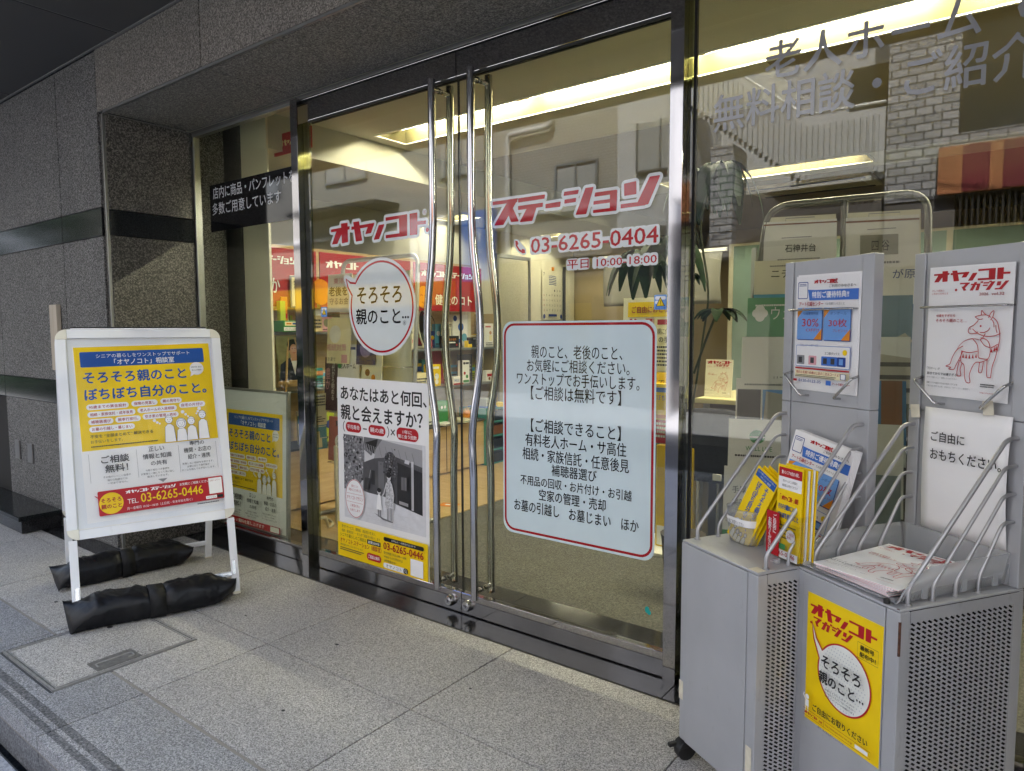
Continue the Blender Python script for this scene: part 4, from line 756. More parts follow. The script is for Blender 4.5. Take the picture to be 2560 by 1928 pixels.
# ================================================================== MAGAZINE RACKS
def perforated(name, y0, y1, z0, z1, x, parent, nx, nz):
    b = MB(); cw = (y1-y0)/nx; ch = (z1-z0)/nz
    for sx in (0, -.0012):
        for i in range(nx):
            off = 0
            for k in range(nz):
                a, c = y0+i*cw, z0+k*ch; p = [(a, c), (a+cw, c), (a+cw, c+ch), (a, c+ch)]
                # slot falling towards the far side
                h = [(a+cw*.03, c+ch*.68), (a+cw*.72, c+ch*.02), (a+cw*.97, c+ch*.32), (a+cw*.28, c+ch*.98)]
                V = [(x+sx, q[0], q[1]) for q in p]+[(x+sx, q[0], q[1]) for q in h]
                b.add(V, [(0, 1, 5, 4), (1, 2, 6, 5), (2, 3, 7, 6), (3, 0, 4, 7)])
    return b.build(name, MT['silver_paint'], parent)
def rack(label, loc, rz):
    t = thing('magazine_rack', label, 'magazine rack', loc, rz, 'silver magazine racks')
    w, d, zb, zt = .305, .375, .072, .65
    c = MB()
    cab = tag(bpy.data.objects.new('cabinet', None)); C.objects.link(cab); cab.parent = t
    boxobj('front_panel', (.028, .2685, -.002, .012, zb, zt-.0015), 'silver_paint', cab, .0015)
    for a, e in ((0, .0265), (.2700, w)): boxobj('corner_post', (a, e, 0, .03, zb, zt-.0012), 'silver_paint', cab, .002)
    boxobj('top_panel', (0.001, w-.001, .0005, d, zt-.0008, zt+.006), 'silver_paint', cab, .003)
    boxobj('back_panel', (.002, w-.002, d-.012, d, zb, zt-.001), 'silver_paint', cab); boxobj('floor_panel', (.002, w-.002, .012, d-.012, zb, zb+.012), 'silver_paint', cab)
    for x in (.0012, w):
        sd_ = MB(); xa, xb = (x-.0012, x) if x > .1 else (x-.0012, x)
        for q in ((.0305, d-.0125, zt-.026, zt-.001), (.0305, d-.0125, zb, zb+.026), (d-.034, d-.0125, zb+.026, zt-.026)): sd_.box(xa, xb, *q)
        sp = sd_.build('side_frame', MT['silver_paint'], cab)
        if x > .1: perforated('perforated_panel', .0305, d-.034, zb+.026, zt-.026, x-.0006, sp, 19, 50)
        else: boxobj('side_panel', (x-.001, x-.0002, .0305, d-.034, zb+.026, zt-.026), 'silver_paint', sp)  # far side left solid to keep the cabinet inside dark
    lb = MB(); lb.box(.004, w-.003, .0125, .0135, zb+.014, zt-.002); lb.box(.004, .005, .0137, d-.0137, zb+.014, zt-.002); lb.box(.0052, w-.003, d-.0136, d-.0126, zb+.014, zt-.002); lb.box(.0052, w-.003, .0137, d-.0138, zb+.0125, zb+.0135); lb.build('shade_lining', MT['black_plastic'], cab)  # black sheets added so the inside looks shaded through the slots
    # upright back board
    bd = tag(bpy.data.objects.new('back_board', None)); C.objects.link(bd); bd.parent = t; y0 = .352
    for a, e in ((0, .0315), (.2685, w)):
        boxobj('side_post', (a, e, y0, y0+.034, zt+.0065, 1.0375), 'silver_paint', bd, .002); boxobj('side_post', (a, e, y0, y0+.034, 1.0385, 1.442), 'silver_paint', bd, .002)
    boxobj('lower_panel', (.033, .267, y0+.004, y0+.03, zt+.0065, 1.0375), 'silver_paint', bd, .001); boxobj('upper_panel', (.033, .267, y0+.004, y0+.03, 1.0385, 1.4415), 'silver_paint', bd, .001)
    # side rails
    for x in (.018, w-.018):
        for k, (yf, zz) in enumerate(((.040, 1.0), (.112, .937), (.180, .872), (.250, .808))):
            r = .0052 if k == 0 else .0042; b = MB()
            b.tube(fillet([(x, yf, zt+.005), (x, yf, zt+.04), (x, y0-.035, zz), (x, y0+.003, zz)], .03, 6), r, 10); b.tube([(x, yf, zt+.006), (x, yf, zt+.010)], r*1.7, 10); b.build('rail', MT['silver_rail'], t)
    # wire holder on the upper panel
    for z, P in ((1.302, [(.040, y0+.005, 1.302), (.040, y0-.024, 1.302), (.262, y0-.024, 1.302), (.262, y0+.005, 1.302)]), (1.1, [(.036, y0+.004, 1.125), (.034, y0-.026, 1.118), (.095, y0-.026, 1.062), (.098, y0+.004, 1.060)]), (1.1, [(.266, y0+.004, 1.125), (.268, y0-.026, 1.118), (.212, y0-.026, 1.062), (.208, y0+.004, 1.060)])):
        b = MB(); b.tube(fillet(P, .008, 4), .0028 if z > 1.2 else .0036, 8); b.build('wire_holder', MT['brushed_steel'], t)
    for x, y in ((.035, .035), (w-.035, .035), (.035, d-.035), (w-.035, d-.035)):
        cs = tag(bpy.data.objects.new('caster', None)); C.objects.link(cs); cs.parent = t; x -= .036 if x < .1 else 0; y -= .012 if y < .1 else 0
        b = MB(); b.tube([(x-.012, y, .031), (x+.012, y, .031)], .0305, 24); b.build('wheel', MT['black_plastic'], cs, .004)
        b = MB(); q = [(.034*math.cos(rad(a)), .034*math.sin(rad(a))) for a in range(10, 171, 16)]; b.prism(q+[(-.02, .012), (.02, .012)], Matrix(((0, 0, 1, x-.017), (1, 0, 0, y), (0, 1, 0, .029), (0, 0, 0, 1))), .034); b.tube([(x, y, .06), (x, y, .072)], .014, 12); b.build('fork', MT['black_plastic'], cs, .002)
        if y < .1 and x < .1: b = MB(); b.box(x-.018, x-.004, y-.05, y-.02, .040, .052); b.build('brake_lever', MT['black_plastic'], cs, .003)
    return t
A1, A2 = rad(-30), rad(-33.2); P1, P2 = (-.799, 1.835, 0), (-.477, 1.803, 0)
rack1 = rack('silver wheeled magazine rack beside the door, holding leaflets and a moving flyer', P1, A1)
rack2 = rack('silver wheeled magazine rack at the right edge with yellow poster on its front', P2, A2)
def Ml(P, az): return Matrix.Translation(P) @ Matrix.Rotation(az, 4, 'Z')
def tape_piece(par, x0, x1, z0, z1, y):
    b = MB(); n = 5; b.box(x0, x1, y-.0008, y, z0, z1); return b.build('tape', MT['tape'], par)
tape_piece(rack1, -.001, .016, .19, .245, -.0005); tape_piece(rack1, .276, .297, .125, .205, -.0005)
b = MB(); b.box(.268, .300, .002, .03, .6562, .657); b.build('tape', MT['tape'], rack1)
mat('rust', (.09, .035, .02), .8, var=.5, scale=120); b = MB(); b.box(.302, .3056, -.0006, .004, .555, .63); b.box(.296, .302, -.0004, .002, .6555, .6566); b.build('rust_mark', MT['rust'], rack2)
# ---- yellow poster on rack 2's front
t = thing('yellow_poster', 'bright yellow poster with dotted speech bubble on the front of the right rack', 'poster', P2, A2)
My = frameM((.044, -.0026, .283), (1, 0, 0), (0, 0, 1)) @ Matrix.Rotation(rad(.0), 4, 'Z'); pw, ph = .224, .322
b = MB(); b.box(0, pw, 0, ph, -.0005, 0, M=My); b.build('sheet', YEL, t)
S = Sheet(My, t, .0002, .00005)
S.logo(LOGO_OY, .010, .272, .0285, RED, 'logo', .035); S.logo([grow([(.15, .12)], .14)], .010, .246, .021, RED, 'logo', .01); S.logo(LOGO_MG, .018, .246, .021, RED, 'logo', .03)
S.ring([(.157, .226), (.214, .226), (.214, .262), (.157, .262)], .0008, DGY, 'box_line'); S.txt('最新号', .164, .246, .203, .258, BLK, bold=.03); S.txt('配布中！', .164, .230, .208, .242, BLK, bold=.03)
DOT = ink('#E4E6E0'); bubble(S, .120, .152, .078, .080, (.018, .255), (.052, .196), (.045, .172), DOT, RED, .004, 0, WHT)
for i in range(18):
    for k in range(18):
        x, y = .044+i*.009+(k % 2)*.0045, .075+k*.009
        if ((x-.120)/.073)**2+((y-.152)/.075)**2 < 1: S.ell(x, y, .0016, .0016, LGR, 'dot_pattern', 6)
S.txt('そろそろ', .062, .162, .180, .192, BLK, bold=.05); S.txt('親のこと', .056, .122, .165, .152, BLK, bold=.05)
for k in range(3): S.ell(.172+.008*k, .133, .0025, .0025, BLK, 'lettering', 12)
for i, s_ in enumerate(('40歳をすぎたらオヤノコト！', '親や自分にそなえて、知っておきたい', '今号もヒントが満載です！')): S.txt(s_, .076, .110-i*.008, .165, .115-i*.008, DGY, 'small_print')
S.txt('ご自由にお取りください', .040, .040, .205, .058, BLK, bold=.04); S.ell(.022, .066, .006, .006, WHT, 'figure_drawing', 14); S.poly([(.016, .042), (.028, .042), (.027, .059), (.017, .059)], WHT, 'figure_drawing'); S.line([(.017, .058), (.010, .066), (.012, .073)], .003, WHT, 'figure_drawing'); S.line([(.019, .042), (.017, .030)], .002, WHT, 'figure_drawing'); S.line([(.025, .042), (.026, .030)], .002, WHT, 'figure_drawing')
S.ring([(.010, .018), (.214, .018), (.214, .034), (.010, .034)], .0008, DRED, 'box_line'); S.logo(LOGO_OY, .014, .0225, .0065, RED, 'logo', .03); S.txt('.net', .062, .022, .074, .029, RED, bold=.04); S.line([(.078, .018), (.078, .034)], .0008, DRED, 'box_line'); S.txt('http://www.oyanokoto-net.co.jp/', .083, .0225, .165, .030, DRED); S.rect(.172, .022, .208, .031, WHT, 'search_box'); S.txt('発行：株式会社オヤノコトネット', .060, .007, .140, .013, DGY)
S.done()
def hang_sheet(t, M, w, h, m='paper', bow=.006, name='sheet'):
    b = MB(); n = 10; vs = []
    for i in range(n+1):
        for k in range(n+1):
            x, y = w*k/n, h*i/n; vs.append(M @ Vector((x, y, bow*math.sin(math.pi*i/n)*(.4+.6*k/n))))
    b.add(vs, [(i*(n+1)+k, i*(n+1)+k+1, (i+1)*(n+1)+k+1, (i+1)*(n+1)+k) for i in range(n) for k in range(n)], None, True); o = b.build(name, MT[m] if isinstance(m, str) else m, t)
    q = o.modifiers.new('thick', 'SOLIDIFY'); q.thickness = .0008; q.offset = -1; return o
# ---- horse magazine sheet on rack 2
def horse_cover(S, w, h, fs=1.0, cut=None):
    def P(x, y): return (w*x, h*(1-y))
    S.logo(LOGO_OY, w*.055, h*.885, h*.075*1.05, RED, 'logo', .04, sx=w*.90/(h*.075*1.05*7.0)); S.logo([grow([(.1, .12)], .16)], w*.335, h*.812, h*.058, RED, 'logo', .01); S.logo(LOGO_MG, w*.375, h*.812, h*.058, RED, 'logo', .03, sx=1.1)
    for s_, a, v, c, hh, m in (('そして家族の', .045, .190, .20, .016, RED), ('これからを考える', .045, .213, .25, .016, RED), ('2026', .625, .228, .73, .021, DRED), ('vol.32', .765, .228, .905, .021, DRED), ('40歳をすぎたら', .115, .385, .355, .022, RED), ('そろそろ親のこと…', .115, .425, .50, .027, RED), ('「万が一」が', .03, .795, .20, .020, DGY), ('起きてからでは遅すぎる！', .035, .835, .43, .022, DGY), ('今すぐ見直したい・確認したい4つのコト', .035, .862, .42, .014, GRY), ('長期リスクを減らすための住まいづくりを', .035, .905, .43, .015, DGY), ('介護の話に関する心配、お悩みは「オヤノコト」相談室へ', .035, .930, .58, .014, GRY)):
        x0, y0 = P(a, v); x1, y1 = P(c, v-hh); S.txt(s_, x0, y0, x1, y1, m, 'cover_lettering', .02 if hh > .02 else 0)
    S.txt('https://oyanokoto', *P(.70, .945), *P(.90, .932), RED, 'cover_lettering'); S.rect(*P(.90, .925), *P(.965, .875), WHT, 'white_label'); S.tiny(*P(.70, .90), *P(.86, .87), DGY, rows=2)
    for L in HORSE: S.line([P(*hz(*q)) for q in L], w*.0085, RED, 'horse_drawing', 5)
    for q in HORSE_T:
        x, y = P(*hz(*q)); S.poly([(x, y), (x+w*.012, y-h*.035), (x-w*.012, y-h*.032)], RED, 'horse_drawing')
    S.ell(*P(*hz(1397, 933)), w*.011, w*.011, RED, 'horse_drawing'); S.ell(*P(*hz(1307, 962)), w*.005, w*.005, RED, 'horse_drawing')
t = thing('magazine_cover_sheet', 'white sheet with a red horse drawing held by wires on the right rack', 'poster', P2, A2)
Mh = frameM((.046, .3495, 1.080), (1, 0, 0), (0, -.012, 1)) @ Matrix.Rotation(rad(-1.0), 4, 'Z')
b = MB(); b.box(0, .2145, 0, .322, -.0015, 0, M=Mh); b.build('sheet', MT['paper'], t); S = Sheet(Mh, t, .0002, .00005); horse_cover(S, .2145, .322); S.done()
b = MB(); b.box(-.003, .2185, -.006, .318, .0046, .0054, M=Mh); b.build('clear_sleeve', MT['poster_film'], t)
# notice "please take one"
t = thing('free_copy_notice', 'plain white paper notice with two lines of handwriting style letters, behind the tray', 'notice', P2, A2)
Mn = frameM((.052, .350, .735), (1, 0, 0), (0, -.015, 1)) @ Matrix.Rotation(rad(-.5), 4, 'Z')
hang_sheet(t, Mn, .224, .315, 'paper', .012); S = Sheet(Mn @ Matrix.Translation((0, 0, .013)), t, .0006, .0001)
S.txt('ご自由に', .030, .232, .120, .258, BLK, bold=.02); S.txt('おもちください。', .030, .186, .212, .214, BLK, bold=.02); S.done()
for x, y in ((.0, .285), (.195, .290)):
    b = MB(); b.box(x, x+.026, y, y+.034, .006, .0066, M=Mn @ Matrix.Rotation(rad(7), 4, 'Z')); b.build('tape', MT['tape'], t)
# translucent tray with magazines
zt = .6565
t = thing('plastic_tray', 'translucent plastic letter tray with curved sides on top of the right rack', 'tray', P2, A2)
tr_m = Matrix.Translation((.018, .028, zt)) @ Matrix.Rotation(rad(1), 4, 'Z')
def prof_y(y, L=.315): return .014+.066*min(1, max(0, y/.09))**.6
b = MB(); wT, L = .262, .315
b.box(.002, wT-.002, -.02, L-.002, .004, .0065, M=tr_m)
o1 = b.build('base', MT['tray_plastic'], t)
for nm, xa, fl in (('side_wall', 0, -1), ('side_wall', wT, 1)):
    b = MB(); vs = []; n = 26
    for i in range(n+1):
        y = -.024+(L+.024)*i/n; hgt = prof_y(y+.024)
        for q, zz in ((0, .004), (.006*fl, hgt*.5), (.012*fl, hgt)): vs.append(tr_m @ Vector((xa+q, y, zz)))
    b.add(vs, [(i*3+k, i*3+k+1, (i+1)*3+k+1, (i+1)*3+k) for i in range(n) for k in range(2)], None, True); o = b.build(nm, MT['tray_plastic'], t); q = o.modifiers.new('thick', 'SOLIDIFY'); q.thickness = .0022
    b = MB()
    for y in (.05, .17, .27): b.box(xa+(.004 if fl > 0 else -.0075), xa+(.0075 if fl > 0 else -.004), y, y+.016, .006, .045, M=tr_m)
    b.build('stacking_post', MT['tray_plastic'], t)
b = MB(); b.box(-.010, wT+.010, L, L+.0025, .004, .080, M=tr_m); b.build('back_wall', MT['tray_plastic'], t)
for k in range(6):
    lab = 'topmost magazine with red horse cover lying in the translucent tray' if k == 5 else 'thin white magazine in the stack under the top copy in the translucent tray'
    m_ = thing('magazine', lab, 'magazine', P2, A2, 'stack of magazines in the tray')
    th = .0032
    Mm = Matrix.Translation((.149, .165, zt+.008+k*.0042)) @ Matrix.Rotation(rad(90+rnd.uniform(-1.5, 1.5)+(0, 0, 1, 3, 7, 11)[k]), 4, 'Z') @ Matrix.Translation((-.148-.006*max(0, k-2), -.105, 0))
    b = MB(); b.box(0, .297, 0, .21, 0, th, M=Mm); b.build('pages', MT['paper'], m_, .0006)
    b = MB(); b.box(-.0003, .2973, -.0003, 0, .0012, .0021, M=Mm); b.box(-.0003, 0, 0, .21, .0012, .0021, M=Mm); b.box(.297, .2973, 0, .21, .0012, .0021, M=Mm); b.build('red_edge', PNK, m_)
    if k == 5:
        S = Sheet(Mm @ Matrix.Translation((0, 0, th)) @ Matrix(((0, 1, 0, 0), (-1, 0, 0, .21), (0, 0, 1, 0), (0, 0, 0, 1))), m_, .0002, .00005); horse_cover(S, .21, .297); S.done()
b = MB(); b.tube([(.235, .026, .6585), (.262, .008, .6595), (.270, .004, .660)], .0035, 8); b.tube([(.268, .002, .658), (.268, .002, .668)], .0065, 10)
t2 = thing('cable_tie', 'small black clip at the tray corner on top of the right rack', 'clip', P2, A2); b.build('clip', MT['black_rubber'], t2)
# ---- moving company flyer (twice) on rack 1
def move_flyer(S, w, h):
    def R(a, b, c, d, m, p='printed_panel', r=0): S.rect(w*a, h*(1-d), w*c, h*(1-b), m, p, r)
    def T(s_, a, b, c, d, m, bo=0, p='lettering', **k): S.txt(s_, w*a, h*(1-d), w*c, h*(1-b), m, p, bo, **k)
    R(.03, .05, .20, .20, NAV, 'code_frame', .004); R(.04, .057, .19, .193, WHT, 'code_frame', .003); S.tiny(w*.055, h*.91, w*.18, h*.935, NAV, rows=2)
    S.logo(LOGO_OY, w*.30, h*(1-.068), h*.030, RED, 'logo', .035, sx=.62*w*.40/(h*.030*7)*1.4); T('.net', .56, .03, .68, .075, RED, .05); T('ご利用のみなさまへ', .55, .082, .96, .108, DGY, .01)
    S.poly([(w*.21, h*.88), (w*.33, h*.875), (w*1.0, h*.875), (w*1.0, h*.785), (w*.24, h*.785)], MBL, 'blue_banner'); T('特別ご優待特典!!', .28, .138, .86, .195, WHT, .04)
    T('アート引越センター', .07, .225, .47, .265, RED, .03); T('でお見積りいただくと', .50, .235, .80, .258, DGY)
    for a, c, big, sub, n in ((.05, .46, '30%', 'OFF!!', '引越基本料金'), (.49, .90, '30枚', 'プレゼント!!', 'ダンボール')):
        R(a+.012, .288, c+.012, .565, NAV, 'blue_shadow'); R(a, .280, c, .557, LBL, 'blue_box'); S.poly([(w*a, h*.70), (w*(a+.12), h*.72), (w*a, h*.63)], ORG, 'gold_corner'); S.poly([(w*c, h*.443), (w*(c-.13), h*.443), (w*c, h*.54)], ORG, 'gold_corner')
        T(n, a+.10, .315, c-.06, .342, NAV); T(big, a+.08, .375, c-.05, .445, RED, .02); T(sub, a+.15, .462, c-.04, .488, RED)
    R(.05, .610, .92, .800, MBL, 'service_frame', .004); R(.056, .614, .914, .796, WHT, 'service_frame', .003); T('うれしいアートのサービス', .12, .598, .42, .622, NAV); T('エコ楽ボックス', .53, .66, .76, .685, DGY, .02); S.ell(w*.84, h*.34, w*.035, w*.035, YEL, 'yellow_disc')
    for a, m in ((.07, GRY), (.27, PNK), (.48, MBL), (.60, MBL), (.73, NAV)): R(a, .70, a+.13, .78, m, 'small_picture', .002); R(a+.03, .715, a+.09, .765, DGY if m != NAV else LBL, 'small_picture')
    R(.05, .81, .92, .822, RED, 'red_bar'); R(.05, .832, .92, .895, CRM, 'cream_bar'); T('無料お見積り依頼は上記の二次元コードより', .07, .838, .80, .865, DRED, .02); S.tiny(w*.07, h*.108, w*.78, h*.13, DGY, rows=2); R(.82, .838, .90, .888, NAV, 'cream_bar', .002); R(.828, .842, .892, .884, WHT, 'cream_bar', .002)
    T('0120-0123-05', .15, .91, .52, .935, NAV, .03); R(.60, .905, .68, .945, MBL, 'blue_box'); T('アート引越センター', .70, .915, .97, .938, RED, .03); R(.06, .912, .12, .932, RED, 'red_bar')
t = thing('moving_flyer', 'moving company flyer with two blue boxes, held by wires on the left rack', 'flyer', P1, A1, 'moving company flyers')
Mv = frameM((.045, .3505, 1.080), (1, 0, 0), (0, -.01, 1)) @ Matrix.Rotation(rad(-1.0), 4, 'Z')
b = MB(); b.box(0, .2165, 0, .318, -.0015, 0, M=Mv); b.build('sheet', MT['paper'], t); b = MB(); b.box(.004, .2205, -.004, .322, -.003, -.0018, M=Mv); b.build('sheet_behind', MT['paper'], t)
S = Sheet(Mv, t, .0002, .00005); move_flyer(S, .2165, .318); S.done(); b = MB(); b.box(-.002, .222, -.006, .316, .0046, .0054, M=Mv); b.build('clear_sleeve', MT['poster_film'], t)
t = thing('moving_flyer', 'thick pile of moving company flyers leaning tilted behind the yellow leaflets', 'flyer', P1, A1, 'moving company flyers')
Mv = frameM((.048, .268, .672), (1, 0, 0), (0, .16, 1)) @ Matrix.Rotation(rad(-9), 4, 'Z')
b = MB()
for k in range(5): b.box(k*.0008, .212+k*.0012, k*.0005, .300+k*.0006, -.004*(k+1), -.004*k-.0006, M=Mv)
b.build('sheets', MT['paper'], t); S = Sheet(Mv, t, .0002, .00005); move_flyer(S, .212, .300); S.done()
# clear cup of leaflets
t = thing('leaflet_cup', 'clear plastic cup with a white slogan band on top of the left rack', 'cup', P1, A1)
zt1 = .657
b = MB(); n, sg = 6, 20; vs = []
for i in range(n+1):
    z = i/n
    for k in range(sg): a = 2*math.pi*k/sg; rx = .048+.010*z; ry = .036+.008*z; vs.append((.092+rx*math.copysign(abs(math.cos(a))**.7, math.cos(a)), .150+ry*math.copysign(abs(math.sin(a))**.7, math.sin(a)), zt1+.001+.098*z))
b.add(vs, [(i*sg+k, i*sg+(k+1) % sg, (i+1)*sg+(k+1) % sg, (i+1)*sg+k) for i in range(n) for k in range(sg)], None, True); b.add(vs[:sg], [list(range(sg))[::-1]]); o = b.build('cup_wall', MT['cup_plastic'], t); q = o.modifiers.new('thick', 'SOLIDIFY'); q.thickness = .0015
b = MB(); vv = []
for z in (.052, .072):
    for k in range(sg): p = Vector(vs[k]).lerp(Vector(vs[n*sg+k]), z/.098); c = Vector((.092, .150, p.z)); vv.append(c+(p-c)*1.035)
b.add(vv, [(k, (k+1) % sg, sg+(k+1) % sg, sg+k) for k in range(sg)], None, True); o = b.build('slogan_band', MT['paper'], t)
S = Sheet(frameM((.052, .150-.0445, zt1), (1, 0, 0), (0, 0, 1)), t, .0002, .0001); S.txt('ご自由にお取りください', .004, .055, .078, .067, DGY, 'band_lettering'); S.done()
def leaflet(M, w, h, th, t, seed, front):
    b = MB(); b.box(0, w, 0, h, -th, 0, M=M); b.build('pages', YEL if front != 1 else YEL, t)
    S = Sheet(M, t, .0002, .00005)
    if front == 1:
        S.rect(.004, h-.028, w-.004, h-.006, BLU, 'blue_header', .001); S.txt('シニアの暮らしをワンストップでサポート', .008, h-.015, w-.008, h-.009, WHT, 'header_lettering'); S.txt('「オヤノコト」相談室', .022, h-.025, w-.022, h-.018, WHT, 'header_lettering')
        S.txt('そ\nろ\nそ\nろ\n親\nの\nこ\nと\n、', w*.60, .050, w*.80, h-.034, BLU, 'headline', .05, align='CENTER', line=.86); S.txt('ぼ\nち\nぼ\nち\n自\n分\nの\nこ\nと', w*.26, .050, w*.46, h-.034, BLU, 'headline', .05, align='CENTER', line=.86); S.ell(w*.22, .052, .013, .013, WHT, 'white_bubble'); S.txt('ご相談\n無料', w*.10, .046, w*.34, .058, RED, 'bubble_lettering')
        people(S, .018, .004, .055, DGY, CRM)
    else:
        S.rect(.004, h-.062, w-.004, h-.006, WHT, 'white_panel', .002); S.rect(.004, h-.030, w-.004, h-.006, RED, 'red_header', .002); S.txt('賢いシニアの住まい探し', .014, h-.023, w-.014, h-.013, WHT, 'header_lettering', .03); S.txt('老人ホームのご入居相談は', .020, h-.043, w-.020, h-.036, DGY, 'small_print'); S.txt('相談室にお任せください！', .018, h-.055, w-.018, h-.048, DGY, 'small_print')
        S.txt('「', .012, h-.092, .016, h-.075, RED, 'headline'); S.logo(LOGO_OY, .018, h-.090, .0115, RED, 'headline', .03, sx=.52); S.txt('」相談室', .064, h-.091, w-.012, h-.077, RED, 'headline', .03)
        S.txt('そろそろ親のこと、', .008, h-.115, w-.022, h-.100, BLU, 'headline', .05); S.txt('ぼちぼち自分のこと', .008, h-.137, w-.008, h-.122, BLU, 'headline', .05)
        for i in range(4): S.tiny(.014, h-.158-i*.010, w-.012, h-.152-i*.010, DGY, seed=i)
        S.ell(w*.68, .062, .016, .016, WHT, 'white_bubble'); S.txt('ご相談\n無料', w*.54, .053, w*.82, .071, RED, 'bubble_lettering'); people(S, .020, .020, .052, DGY, WHT, only=1); S.rect(.008, .022, .046, .036, GRN, 'figure_drawing'); S.rect(0, 0, w, .020, WHT, 'white_panel'); S.txt('6265-0446', .006, .006, w-.010, .017, RED, 'phone_number', .02)
    S.done()
for k in range(3):
    t = thing('yellow_leaflet', ('frontmost yellow leaflet with vertical blue letters in the clear cup' if k == 0 else 'yellow leaflet tucked behind the front one in the clear cup'), 'leaflet', P1, A1, 'yellow leaflets in the clear cup')
    Mk = frameM((.036+.006*k, .128+.009*k, .672), (1, 0, 0), (0, .10+.02*k, 1)) @ Matrix.Rotation(rad(-25), 4, 'Z')
    if k == 0: leaflet(Mk, .088, .232, .0018, t, k, 1)
    else: b = MB(); b.box(0, .088, 0, .232, -.0018, 0, M=Mk); b.build('pages', YEL, t)
t = thing('acrylic_holder', 'clear acrylic leaflet holder with red tab on top of the left rack', 'leaflet holder', P1, A1)
Mo = Matrix.Translation((.205, .128, zt1)) @ Matrix.Rotation(rad(-4), 4, 'Z')
b = MB(); b.box(0, .106, 0, .0018, .001, .100, M=Mo); b.box(0, .0018, .0019, .050, .001, .125, M=Mo); b.box(.1042, .106, .0019, .050, .001, .125, M=Mo); b.box(0, .106, .0501, .052, .001, .190, M=Mo); b.box(.002, .104, .002, .050, .001, .003, M=Mo); b.build('clear_body', MT['acrylic'], t)
Mt = Mo @ frameM((-.012, -.0015, .006), (1, 0, 0), (0, 0, 1)); b = MB(); b.box(0, .048, 0, .114, 0, .0012, M=Mt); b.build('red_tab', RED, t)
S = Sheet(Mt @ Matrix.Translation((0, 0, .0012)), t, .0002, .0001); S.txt('ご\n自\n由\nに', .026, .058, .039, .108, WHT, 'tab_lettering', .03, align='CENTER', line=.86); S.txt('お\n取\nり\nく\nだ\nさ\nい', .008, .010, .021, .096, WHT, 'tab_lettering', .03, align='CENTER', line=.86); S.done()
for k in range(6):
    t = thing('yellow_booklet', ('frontmost yellow booklet with red and white header in the acrylic holder' if k == 0 else 'yellow booklet stacked behind the front copy in the acrylic holder'), 'leaflet', P1, A1, 'yellow booklets in the acrylic holder')
    Mk = Mo @ frameM((.010+.0012*k, .006+.0068*k, .006), (1, 0, 0), (0, .03, 1))
    if k == 0: leaflet(Mk, .092, .238, .002, t, 9, 2)
    else: b = MB(); b.box(0, .092, 0, .238-.002*(k % 3), -.005, -.0008, M=Mk); b.build('pages', YEL if k % 2 else WHT, t)
b = MB(); b.tube([(.262, .098, zt1), (.262, .098, zt1+.010)], .009, 10); b.box(.250, .262, .090, .106, zt1+.0, zt1+.004)
t = thing('rail_clip', 'small clear plastic hook lying by the rail foot on the left rack', 'clip', P1, A1); b.build('hook', MT['tray_plastic'], t)
# ================================================================== INSIDE THE SHOP
XW, YB, ZC = -6.1, 9.6, 2.6
b = MB(); b.box(-3.15, 4, 2.60, YB, -.04, 0, MT['carpet']); b.box(-7, -3.15, 5.25, YB, -.04, 0, MT['carpet']); b.box(-7, -4.14, 2.3, 5.25, -.04, 0, MT['carpet'])
struct('interior_floor', b)
b = MB()
for x0, x1 in ((-4.14, -3.152),):
    for y0, y1 in ((2.602, 3.35), (3.354, 4.17), (4.175, 5.25)): b.box(x0, x1, y0, y1, -.04, .006)
struct('wood_floor', b, MT['maple_floor'])
b = MB()
troughs = [(-3.79, 3.0, 3.38, 3.69), (-2.95, -1.17, 6.06, 6.39), (-6.0, -5.45, 6.25, 6.58)]
xsC = [-7, 4.2]
b.box(-7, 4.2, 2.30, 3.38, ZC, ZC+.05); b.box(-7, -3.79, 3.38, 3.69, ZC, ZC+.05); b.box(3.0, 4.2, 3.38, 3.69, ZC, ZC+.05); b.box(-7, -3.9, 3.69, 6.06, ZC, ZC+.05); b.box(-3.9, -1.2, 3.69, 4.4, ZC, ZC+.05)
b.box(-1.17, 4.2, 6.06, 6.58, ZC, ZC+.05); b.box(-5.45, -2.95, 6.06, 6.58, ZC, ZC+.05); b.box(-7, -6.0, 6.06, 6.58, ZC, ZC+.05); b.box(-2.95, -1.17, 6.39, 6.58, ZC, ZC+.05); b.box(-6.0, -5.45, 6.06, 6.25, ZC, ZC+.05); b.box(-7, 4.2, 6.58, 8.3, ZC, ZC+.05); b.box(-7, -5.85, 8.3, 8.6, ZC, ZC+.05); b.box(-4.75, 4.2, 8.3, 8.6, ZC, ZC+.05); b.box(-7, 4.2, 8.6, YB, ZC, ZC+.05)
b.box(-7, 4.2, 2.3, YB, 2.90, 2.95)
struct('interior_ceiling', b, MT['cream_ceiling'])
b = MB(); b.box(-3.899, 4.2, 4.401, 6.059, ZC+.0005, ZC+.05); b.box(-1.199, 4.2, 3.691, 4.4, ZC+.0005, ZC+.05); b.box(-3.899, 4.2, 6.581, YB, ZC-.001, ZC+.05); struct('dimmed_rear_ceiling', b, MT['dimmed_ceiling'])  # same ceiling, coloured darker where light falls off behind the front trough
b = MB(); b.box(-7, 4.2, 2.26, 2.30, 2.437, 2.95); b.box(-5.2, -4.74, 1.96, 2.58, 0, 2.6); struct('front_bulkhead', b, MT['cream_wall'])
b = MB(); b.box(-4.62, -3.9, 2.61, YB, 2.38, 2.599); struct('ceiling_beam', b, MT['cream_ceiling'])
b = MB(); b.box(-7, -4.56, 2.603, 2.64, 0, 2.6); b.box(-6.15, XW, 2.6, YB, 0, ZC); struct('side_wall', b, MT['cream_wall'])
